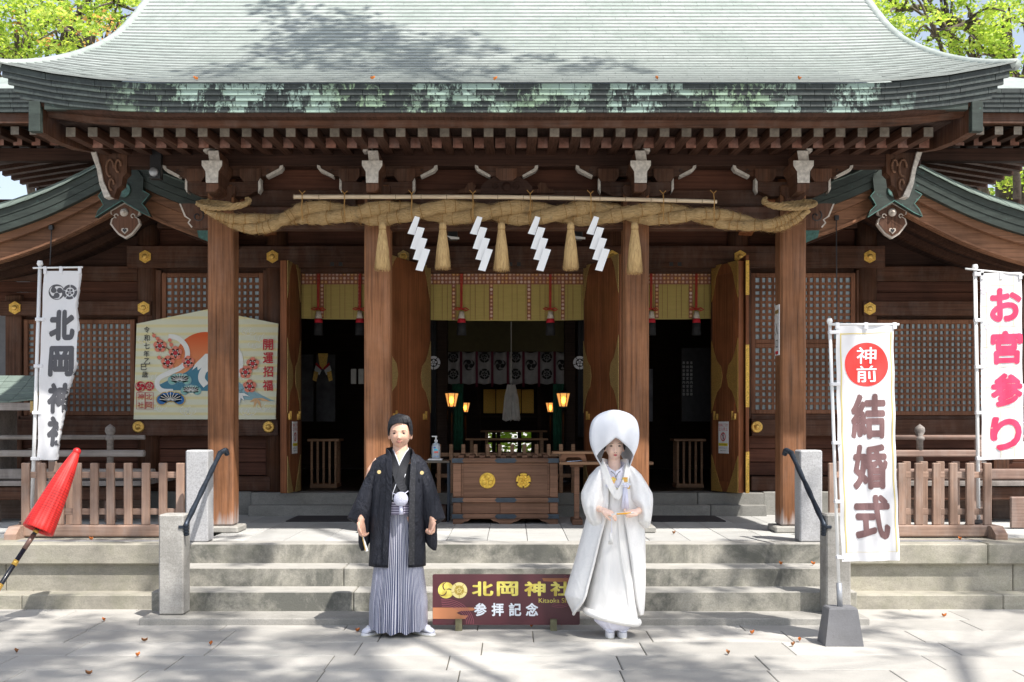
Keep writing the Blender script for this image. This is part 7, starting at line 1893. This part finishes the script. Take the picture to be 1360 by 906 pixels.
for sgn, gx, bw in ((-1, [519, 520.5, 520.5, 520.5, 518, 516.5, 515.5], .046), (1, [546, 545, 544, 543, 542.5, 542.5, 542], .050)):
    ys = [603, 613, 630, 655, 690, 720, 750.5]; dp = [.088, .122, .138, .143, .146, .148, .150]
    pts = [(xc+sgn*.045, YM+.075, MZ(598)), (xc+sgn*.085, YM+.02, MZ(599.5))]+[(X(g, YM-d)+sgn*bw*.42, YM+.012-d, Z(y, YM-d)) for g, y, d in zip(gx, ys, dp)]
    m = MB(); ribbon(m, pts, bw, .006); m.obj('haori_collar', HAO if sgn < 0 else FIGS, h1, smooth=False)
kim = [(616, 513, 551, .088, 0), (629, 506, 556, .100, .0), (640, 503, 558, .108, 0), (655, 502, 556, .116, 0), (672, 503, 554, .118, 0)]
k1 = MB().loft(slices([(a, b, c, d) for a, b, c, d, e in kim], YM+.015, 0, .11)).obj('kimono', KIM, man, smooth=True)
def lapels(par, c0, zt, neckw, cross, yfront, mt, wd, out=0.0, zoff=0, endz=.12, flip=1):
    for k, sgn in enumerate((1, -1)):                  # the wearer's left side goes over
        ye = -.004*k*flip
        pts = [(c0[0], c0[1]+.068+out, zt+.012), (c0[0]+sgn*neckw, c0[1]+.02, zt), (c0[0]+sgn*(neckw*.86), c0[1]-.05-out, zt-.03), (c0[0]+sgn*neckw*.38, yfront-out+.018+ye, (zt+cross)/2-.01), (c0[0]-sgn*.0, yfront-out+ye, cross-.0), (c0[0]-sgn*neckw*.75, yfront-out+.006+ye, cross-endz)]
        m = MB(); ribbon(m, pts, wd, .004); m.obj('collar', mt, par)
zt = MZ(596.5); vx = (MX(532), YM+.0)
lapels(man, vx, zt-.012, .056, MZ(627), YM-.104, WSILK, .040, out=.000, endz=.03)
lapels(k1, vx, zt-.018, .072, MZ(637), YM-.112, KIM, .060, out=.006, endz=.10)
# obi, cords and pompom
n = NM('striped_sash'); wv = n.new('ShaderNodeTexWave'); wv.bands_direction = 'Z'; wv.inputs['Scale'].default_value = 17; n.link(n.pos(), wv.inputs['Vector']); n.col(n.ramp(wv.outputs[0], [(.3, (.10, .08, .16)), (.55, (.55, .52, .62))])); SASH = n.m
MB().loft(slices([(666, 508, 555, .128), (682, 506, 556, .130)], YM+.015, 0, .12, fold=.0)).obj('sash', SASH, man, smooth=True)
yf = YM-.125; px0 = X(533, yf); pz = Z(662.5, yf)
PAL = plain('lavender_white_silk', (.66, .66, .80), .7, var=.06); 
cord = MB().tube(cr([(X(531, yf), yf+.02, Z(626, yf)), (X(526, yf), yf-.0, Z(643, yf)), (X(521.5, yf), yf, Z(656, yf)), (X(521, yf), yf-.0, Z(664, yf))], 5), .0032, 6).obj('white_cord', WSILK, man, smooth=True)
MB().tube([(X(521, yf), yf-.01, Z(655, yf)), (px0, yf-.03, pz+.02), (X(542.5, yf), yf-.01, Z(652, yf))], .004, 6).obj('haori_cord', PAL, man, smooth=True)
n = NM('pompom_fluff'); a = n.noise(n.pos(), 160, 3); n.col(n.ramp(a, [(.3, (.55, .56, .70)), (.7, (.80, .80, .92))])); n.set(Roughness=.9); n.bump(a, 1, .01); FLUF = n.m
MB().ball((px0, yf-.035, pz), .055, .034, .055, 24, 14).obj('pompom', FLUF, man, smooth=True)
MB().tube([(px0+.0, yf-.03, pz-.04), (px0+.002, yf-.03, pz-.115)], [.012, .017], 10).obj('pompom_tassel', PAL, man, smooth=True)
# striped trousers
n = NM('striped_trouser_silk'); uvn = n.new('ShaderNodeTexCoord'); sp = n.new('ShaderNodeSeparateXYZ'); n.link(uvn.outputs['UV'], sp.inputs[0])
fr = n.math('FRACT', n.math('MULTIPLY', sp.outputs[0], 96.0)); fr2 = n.math('FRACT', n.math('MULTIPLY', sp.outputs[0], 32.0))
c1 = n.ramp(fr, [(.50, (.045, .055, .14)), (.60, (.62, .62, .68))]); c1 = n.mix(n.ramp(fr2, [(.05, .6), (.12, 0.0)]), c1, (.06, .07, .14)); n.col(c1); n.set(Roughness=.5); HAK = n.m
secs = []; nn = 360
for i in range(41):
    t = i/40; y = 676+(834-676)*t; hw = .118+(.222-.118)*min(1, t*1.25)**.8; hd = .085+.03*t+.075*t*t; z = MZ(y); z = max(z, .0)
    sec = []
    for q in range(nn):
        a = 2*PI*q/nn; ca, sa = math.cos(a), math.sin(a)
        pl = .0
        if sa < .3:                                     # knife pleats on the front
            u = ca*4.6+.35; s_ = u-math.floor(u); pl = (s_*.9-(max(0, s_-.85)*6))*(.004+.040*t*t)
            pl -= .040*t*t*gs(ca-.06, .07)
            pl += .010*t*t*math.sin(ca*21+t*3)
        rr_ = 1
        x = xc+.006+hw*math.copysign(abs(ca)**.85, ca); yy = YM+.01+(hd+pl)*math.copysign(abs(sa)**.8, sa)
        zz = z+.025*abs(ca)**2*t+.008*math.sin(ca*15)*t-(.012*t if sa < 0 else 0)
        sec.append((x, yy, zz))
    secs.append(sec)
MB().loft(secs, uv=True, cap=False).obj('striped_trousers', HAK, man, smooth=True)
# the coat's wide sleeves
SLl = [(603, 511, 520, .05), (608, 500, 520, .075), (614, 494.5, 515, .085), (628, 488, 509, .085), (641, 482, 505, .085), (665, 471.5, 500, .09), (680, 464.5, 497, .09), (688, 461, 494, .085), (692.5, 468, 493, .075), (697, 475, 492.5, .06), (708, 476, 492, .05), (720, 476, 491.5, .04), (726, 477, 488, .03), (731.5, 479.5, 483, .012)]
SLr = [(603, 543, 551, .05), (608, 543, 559, .075), (614, 548, 566, .085), (628, 552, 572.5, .085), (641, 555, 577, .085), (665, 557, 585, .09), (680, 558, 589.5, .09), (688, 560, 591.5, .085), (692.5, 562, 586, .075), (697, 563, 580.5, .06), (708, 564, 580.5, .05), (720, 565, 581, .04), (726, 569, 580.5, .03), (731, 575, 579.5, .012)]
for tab, ph in ((SLl, 0), (SLr, 2)):
    MB().loft(slices(tab, YM+.03, 0, .08, fold=.05, ph=ph, p=1.0, extra=3)).obj('haori_sleeve', HAO, man, smooth=True)
for a, b in ((503.5, 627), (560.3, 628)):
    yq = YM-.112 if a < 530 else YM-.100
    cs = MB().lathe([(.0145, 0), (.014, .004)], (X(a, yq), yq, Z(b, yq)), 16, 'y').obj('chest_crest', plain('crest_thread', (.62, .48, .22), .7), man)
# folded fan in the right hand
YF_ = YM-.085
fn_ = MB().tube([(X(481.5, YF_), YF_, Z(712, YF_)), (X(487.5, YF_), YF_-.01, Z(732, YF_))], [.007, .011], 6, flat=.6).top('folding_fan', PAPER, (X(484, YF_), YF_, Z(715, YF_)), label='closed white and gold folding fan held in the right hand of the man', cat='fan')
MB().tube([(X(480.8, YF_), YF_-.009, Z(711, YF_)), (X(486, YF_), YF_-.020, Z(731, YF_))], .0035, 5).obj('gilt_guard', GOLD, fn_)
# white socks and sandals
TABI = plain('white_sock', (.70, .71, .80), .8, var=.05); STR = plain('white_strap', (.78, .78, .80), .6); SOLE = plain('cream_sole', (.62, .60, .50), .7)
def sandal(c, ang, par, ht=.022, L_=.255, W_=.088, sock=TABI):
    cx, cy = c; ca, sa = math.cos(ang), math.sin(ang)
    def tf(u, v, z): return (cx+u*ca-v*sa, cy+u*sa+v*ca, z)
    def oval(k, z): return [tf(L_/2*k*math.cos(t), W_/2*k*math.copysign(abs(math.sin(t))**.8, math.sin(t))*(1+.12*math.cos(t)), z) for t in [q*2*PI/28 for q in range(28)]]
    s_ = MB().loft([oval(.96, .001), oval(1, .004), oval(1, ht-.004), oval(.985, ht)]).obj('sandal', STR, par)
    MB().loft([oval(.97, .0), oval(1.004, .002), oval(1.004, .008), oval(.98, .0082)]).obj('sole', SOLE, s_)
    secs = []
    for t, hw, h0, h1 in ((-.42, .020, 0, .05), (-.36, .032, 0, .085), (-.2, .034, 0, .10), (-.02, .036, 0, .075), (.18, .040, 0, .050), (.34, .038, 0, .034), (.44, .022, 0, .020)):
        secs.append([tf(L_*t, hw*math.cos(a), ht+(h1-h0)*.5*(1+math.sin(a))) for a in [q*2*PI/16 for q in range(16)]])
    MB().loft(secs).obj('sock', sock, par, smooth=True)
    MB().tube(cr([tf(-.01*L_, .042, ht+.004), tf(.14*L_, .026, ht+.045), tf(.30*L_, .002, ht+.036), tf(.14*L_, -.026, ht+.045), tf(-.01*L_, -.042, ht+.004)], 4), .0065, 7).obj('strap', STR, s_, smooth=True)
sandal((X(496, 8.56), 8.60), math.radians(-128), man); sandal((X(561, 8.56), 8.60), math.radians(-42), man)

# ---------------------------------------------------------------- bride
YW = 8.52
SKW = skin('woman_skin', (.88, .62, .50))
wc = X(816.5, YW); hw_ = (X(816, YW), YW-.0, 1.441)
m = MB()
head_pts(m, hw_, .069, .114, .088, -.046, -.004, -.071, jaw=.40, nose=.014)
for s_ in (-1, 1): m.ball((hw_[0]+s_*.072, YW+.012, hw_[2]-.022), .008, .018, .030, 10, 8)
m.loft([[(hw_[0]+.045*math.cos(a)*k, YW+.014+.046*math.sin(a)*k, z) for a in [q*2*PI/20 for q in range(20)]] for z, k in ((1.19, 2.0), (1.26, 1.35), (1.31, 1.02), (1.35, 1.0), (1.40, 1.0))])
m.loft([[(wc+hw*math.cos(a), YW+.02+hd*math.sin(a), z) for a in [q*2*PI/24 for q in range(24)]] for z, hw, hd in ((.78, .13, .09), (.95, .12, .085), (1.1, .13, .09), (1.2, .135, .085), (1.25, .08, .055), (1.28, .05, .045))])
lw_ = (X(799, 8.36), 8.36, Z(677, 8.36)); rw_ = (X(845, 8.36), 8.36, Z(680, 8.36))
m.tube([(wc-.12, YW+.02, 1.21), (wc-.165, YW+.03, 1.10), (wc-.19, YW+.0, .98), (lw_[0]-.02, 8.39, lw_[2]+.004), lw_], [.045, .042, .036, .025, .023], 12)
m.tube([(wc+.12, YW+.02, 1.21), (wc+.185, YW+.03, 1.10), (wc+.215, YW+.0, .98), (rw_[0]+.02, 8.39, rw_[2]+.004), rw_], [.045, .042, .036, .025, .023], 12)
for s_ in (-1, 1): m.tube([(wc+s_*.06, YW+.02, .85), (wc+s_*.055, YW+.02, .45), (wc+s_*.048, YW+.03, .08)], [.075, .05, .035], 12)
hand(m, lw_, (1, -.25, -.38), (.1, .3, -1), -1, (.25, .35, .25), ln=.90, spread=.06, thumb=.3)
hand(m, rw_, (-1, -.20, -.28), (0, -.55, .85), -1, (.45, .7, .5), ln=.80, thumb=.4)
bride = bodymesh(m, 'person', SKW, (wc, YW, 0), label='bride in a white wedding kimono and large round white hood, right of the board', cat='person')
face_bits(bride, hw_, .069, .088, -.004, -.071, LIPF, .0155, brow=.019, bt=.0028, eyew=.0135, ey=.0042)
def wsilk(name, c, fig=.0, sc_=18):
    n = NM(name); a = n.noise(n.pos(), sc_, 4, .6, 1.2); v = n.ramp(a, [(.44, sc(c, 1-fig)), (.52, c)]); n.col(v)
    n.set(Roughness=n.ramp(a, [(.45, .38), (.55, .62)]), Sheen_Weight=.25); n.bump(n.noise(n.pos((1, 1, .45)), 7, 3, .5, 1.2), .25, .05); return n.m
WK = wsilk('figured_white_silk', (.84, .83, .815), .04, 30); WP = wsilk('plain_white_silk', (.84, .825, .80)); WL = plain('white_hood_silk', (.66, .68, .73), .5, var=.03); WV = plain('lavender_white_cotton', (.74, .74, .86), .8, var=.05)
ribbon.c = (wc, YW+.02)
# inner kimono and padded hem
ih = lambda x, y_: -((x-wc)*.22 if True else 0)
inner = [(628, 800, 833, .085), (645, 799, 835, .100), (665, 800, 836, .115), (690, 797, 838, .125), (712, 793, 840, .135), (745, 787, 843, .15), (780, 781, 846, .16), (812, 778, 847, .168), (819, 778.5, 847, .170)]
ki = MB().loft(slices(inner, YW+.01, 0, .1, n_=90, fold=.018, ph=.5, p=.9, zfn=lambda x, y_: 0, frq=8)).obj('inner_kimono', WP, bride, smooth=True)
for v in ki.data.vertices:
    k = max(0, min(1, (.45-v.co.z)/.35)); v.co.z -= k*(v.co.x-wc)*.23
zq = Z(819, YW-.12)
ring = []
for q in range(49):
    a = 2*PI*q/48; hwx = (X(847, YW)-X(778.5, YW))/2; cx = X(812.7, YW); x = cx+hwx*math.copysign(abs(math.cos(a))**.9, math.cos(a)); ring.append((x, YW+.01+.17*math.copysign(abs(math.sin(a))**.9, math.sin(a)), Z(819, YW)-(x-wc)*.23))
MB().tube(ring, .030, 12).obj('padded_hem', WP, ki, smooth=True)
MB().loft(slices([(805, 786, 843, .15), (824, 789, 842, .15), (831, 797, 838, .13), (834, 800, 836, .11)], YW+.01, 0, .1, n_=70, fold=.05, ph=2, frq=11)).obj('under_robe', WV, bride, smooth=True)
# front overlap line of the inner kimono
m = MB(); ribbon(m, [(X(822, YW-.13), YW-.125, Z(690, YW-.13)), (X(826, YW-.15), YW-.147, Z(740, YW-.15)), (X(838, YW-.16), YW-.150, Z(800, YW-.16))], .012, .004); m.obj('overlap_edge', WP, ki)
# outer robe
ob_ = [(616, 802, 831, .06, 806, 828), (622, 794, 838, .09, 806, 828), (632, 788, 846, .115, 807, 828), (650, 785, 850, .13, 809, 828), (668, 783, 852, .14, 808, 829), (690, 779, 854, .15, 804, 831), (712, 773, 856, .165, 798, 835), (745, 764, 856.5, .175, 790, 840), (775, 755, 856.5, .18, 782, 844.5), (790, 750.5, 856, .18, 778, 846.5), (801, 755, 855.5, .175, 772, 848.5), (808, 758.5, 855, .17, 767, 850.5), (815, 761.5, 854, .165, 764, 852.5)]
rb = solid(MB().loft(robe(ob_, YW+.03, n_=90, fold=.020, ph=.3, frq=8), closed=False).obj('outer_robe', WK, bride, smooth=True), .010)
# rolled edges of the outer robe
for idx, sg in ((4, -1), (5, 1)):
    pts = []
    for r_ in ob_[4:]:
        Ye = YW+.03-r_[3]*1.0; pts.append((X(r_[idx], YW-r_[3])+sg*.006, YW+.03-r_[3]*math.sqrt(max(.05, 1-((r_[idx]-(r_[1]+r_[2])/2)/((r_[2]-r_[1])/2))**2))**.9-.004, Z(r_[0], YW)))
    MB().tube(cr(pts, 4), .011, 8).obj('rolled_edge', WP, rb, smooth=True)
# sleeves
SBl = [(616, 800, 808, .03, -.02), (621, 792, 808, .06, -.02), (632, 782, 807, .085, -.03), (643, 776, 806, .095, -.04), (653, 771.5, 806, .10, -.05), (662, 771, 805, .105, -.06), (670, 772.5, 800, .105, -.07), (681, 775.5, 799, .10, -.07), (690, 780, 802, .09, -.07), (696, 783.5, 802, .07, -.06), (704, 787, 799, .05, -.05), (716, 788, 798, .035, -.04), (730, 789, 796, .02, -.03)]
SBr = [(617, 827, 836, .03, -.02), (622, 827, 843, .06, -.02), (630, 828, 851, .085, -.03), (643, 830, 859, .095, -.04), (655, 832, 865.5, .10, -.05), (662, 834, 866, .105, -.06), (670, 842, 865.5, .105, -.07), (680, 845, 864.5, .10, -.07), (690, 845, 863, .09, -.07), (697, 850, 862, .06, -.05), (700, 853, 860, .04, -.04)]
for tab, ph in ((SBl, 0), (SBr, 2.2)):
    MB().loft(slices(tab, YW+.03, 0, .08, fold=.07, ph=ph, p=1.0, extra=3, n_=40, frq=5)).obj('robe_sleeve', WK, bride, smooth=True)
vb = (hw_[0], YW-.004)
zt = 1.285
lapels(bride, vb, zt, .046, Z(631, YW-.1), YW-.090, WSILK, .030, endz=.03)
lapels(bride, vb, zt-.006, .070, Z(638, YW-.1), YW-.104, WV, .066, out=.005, endz=.06)
for k, sgn in enumerate((1, -1)):
    pts = [(vb[0]+sgn*.050, vb[1]-.045, zt-.008), (vb[0]+sgn*.040, vb[1]-.075, zt-.03), (vb[0]+sgn*.012, YW-.120, (zt+Z(638, YW))/2), (vb[0]-sgn*.008, YW-.128, Z(638, YW-.1))]
    MB().tube(cr(pts, 5), .0022, 5).obj('dark_piping', plain('dark_green_piping', (.06, .07, .06), .6), bride)
# outer robe collar folds
for sgn, pts in ((-1, [(800, 613, .03), (802.5, 622, .085), (808, 637, .125), (815, 652, .145), (821, 660, .15)]), (1, [(834, 614, .03), (833, 624, .085), (830, 640, .125), (824, 652, .145), (818, 662, .150)])):
    m = MB(); ribbon(m, [(wc+sgn*.03, YW+.07, 1.30)]+[(X(a, YW-d), YW-d+.0, Z(b, YW-d)) for a, b, d in pts], .050, .006); m.obj('robe_collar', WP, rb, smooth=False)
m = MB(); MB().loft(slices([(647, 803, 834, .128), (651, 803, 834, .128)], YW+.0, 0, .12, fold=0)).obj('sash_cord', plain('pale_yellow_silk', (.70, .66, .42), .6), bride, smooth=True)
HAK2 = NM('gold_green_brocade'); a = HAK2.noise(HAK2.pos(), 70, 2); HAK2.col(HAK2.ramp(a, [(.4, (.55, .55, .18)), (.55, (.78, .36, .05))])); HAK2 = HAK2.m
yq = YW-.128
MB().prism([(X(810, yq), Z(637, yq)), (X(814, yq), Z(633, yq)), (X(818.5, yq), Z(636, yq)), (X(814, yq), Z(645.5, yq)), (X(811, yq), Z(643, yq))], 'y', yq-.008, yq).obj('brocade_pouch', HAK2, bride)
MB().prism([(X(826.5, yq), Z(634, yq)), (X(833.5, yq), Z(634, yq)), (X(833.5, yq), Z(640, yq)), (X(826.5, yq), Z(640, yq))], 'y', yq-.008, yq).obj('brocade_fan_end', HAK2, bride)
MB().prism([(X(833, yq), Z(646, yq)), (X(837, yq), Z(645, yq)), (X(836, yq), Z(649.5, yq)), (X(832, yq), Z(649, yq))], 'y', yq-.012, yq-.004).obj('brocade_end', HAK2, bride)
yt = YW-.155; m = MB()
for q in range(26):
    a = R.uniform(-1, 1); m.tube([(X(830.5+a*2.0, yt), yt+R.uniform(-.012, .012), Z(648, yt)), (X(830.5+a*4.5, yt), yt+R.uniform(-.016, .016), Z(675.5+R.uniform(-1, 1), yt))], [.0045, .006], 6)
m.obj('silk_tassel', WV, bride, smooth=True)
m = MB()
for q in range(5): m.ball((X(828.5+q*1.6, yt), yt-.01, Z(643.5+(q % 2)*2.5, yt)), .013, .012, .011, 10, 6)
m.obj('tassel_knot', WV, bride, smooth=True)
# hood
out = [(799, 618), (792, 606), (786, 591), (784.7, 575), (788, 560), (796.5, 551), (807, 546.5), (817, 545), (827, 546.5), (838, 551), (845.8, 560), (848.7, 575), (847.2, 591), (841.5, 606), (836.5, 620)]
YHd = 8.40
oc = cr([(X(a, YHd), YHd, Z(b, YHd)) for a, b in out], 4); N0 = len(oc); cen = Vector((X(817, YHd), YHd, Z(578, YHd)))
def ring_(k, dy, kz=1): return [(cen.x+(p.x-cen.x)*k, YHd+dy, cen.z+(p.z-cen.z)*(k*kz if p.z > cen.z else min(1, k*1.0+.0))) for p in oc]
sh_ = solid(MB().loft([ring_(1, 0), ring_(1.01, .06), ring_(1.0, .13), ring_(.93, .21), ring_(.80, .27), ring_(.55, .32), ring_(.2, .335), ring_(.02, .336)], closed=False).obj('wedding_hood', WL, bride, smooth=True), .004)
ii = [(792, 606), (797, 599), (803, 593.3), (808, 589), (812, 585.6), (815, 583), (817.5, 581.8), (820.5, 583), (824, 585.8), (828.5, 589.6), (833.3, 594), (838, 599.5), (841.5, 606)]
oc2 = cr([(X(a, YHd), YHd, Z(b, YHd)) for a, b in out[1:-1]], 4); ic = cr([(X(a, YHd), YHd, Z(b, YHd)) for a, b in ii], 4)
rows = []
for j in range(13):
    t = j/12; row_ = []
    for p, q in zip(oc2, ic):
        v = p.lerp(q, t); L_ = (q-p).length
        v.y -= .24*L_*math.sin(min(1, t*1.25)*PI*.5)*(1-.30*t); v.y -= .004*math.sin((v.x-cen.x)*60)*t; row_.append(tuple(v))
    rows.append(row_)
solid(MB().loft(rows, closed=False).obj('hood_front', WL, sh_, smooth=True), .004)
m = MB(); m.ball((hw_[0], YW+.038, hw_[2]+.026), .078, .085, .097, 28, 18); hb = m.obj('hair', HAIR, bride, smooth=True)
for s_ in (-1, 1): MB().tube([(hw_[0]+s_*.060, YW-.045, hw_[2]+.04), (hw_[0]+s_*.073, YW-.035, hw_[2]+.0), (hw_[0]+s_*.076, YW-.015, hw_[2]-.035)], [.010, .011, .004], 8).obj('side_hair', HAIR, hb, smooth=True)
# fan and hanging tassel
ya = 8.27
fan = MB().tube([(X(812, ya), ya, Z(683.5, ya)), (X(822, ya), ya, Z(682.5, ya)), (X(841.5, ya), ya, Z(680.8, ya))], [.008, .010, .010], 8, flat=.7).top('folding_fan', plain('white_fan_lacquer', (.80, .78, .74), .4), (X(812, ya), ya, Z(683.5, ya)), label='white and orange folding fan held level in both hands of the bride', cat='fan')
MB().tube([(X(819, ya), ya-.009, Z(682.6, ya)), (X(829, ya), ya-.010, Z(682, ya)), (X(838, ya), ya-.009, Z(680.8, ya))], [.006, .009, .004], 8, flat=.8).obj('orange_stripe', plain('orange_fan_edge', (.85, .42, .02), .5), fan, smooth=True)
MB().tube(cr([(X(813, ya), ya, Z(684, ya)), (X(812.5, ya), ya+.015, Z(696, ya)), (X(812.8, ya), ya+.02, Z(708, ya))], 4), .0025, 5).obj('tassel_cord', WV, fan)
m = MB()
for q in range(16): m.tube([(X(811.5+R.uniform(-1.3, 1.3), ya), ya+.02+R.uniform(-.008, .008), Z(708, ya)), (X(811.5+R.uniform(-2.6, 2.6), ya), ya+.02+R.uniform(-.01, .01), Z(723.5, ya))], .0045, 6)
m.obj('white_tassel', WP, fan, smooth=True)
sandal((X(811, 8.45), 8.52), math.radians(-93), bride, ht=.045, L_=.225, W_=.070); sandal((X(826.5, 8.45), 8.52), math.radians(-86), bride, ht=.045, L_=.225, W_=.070)
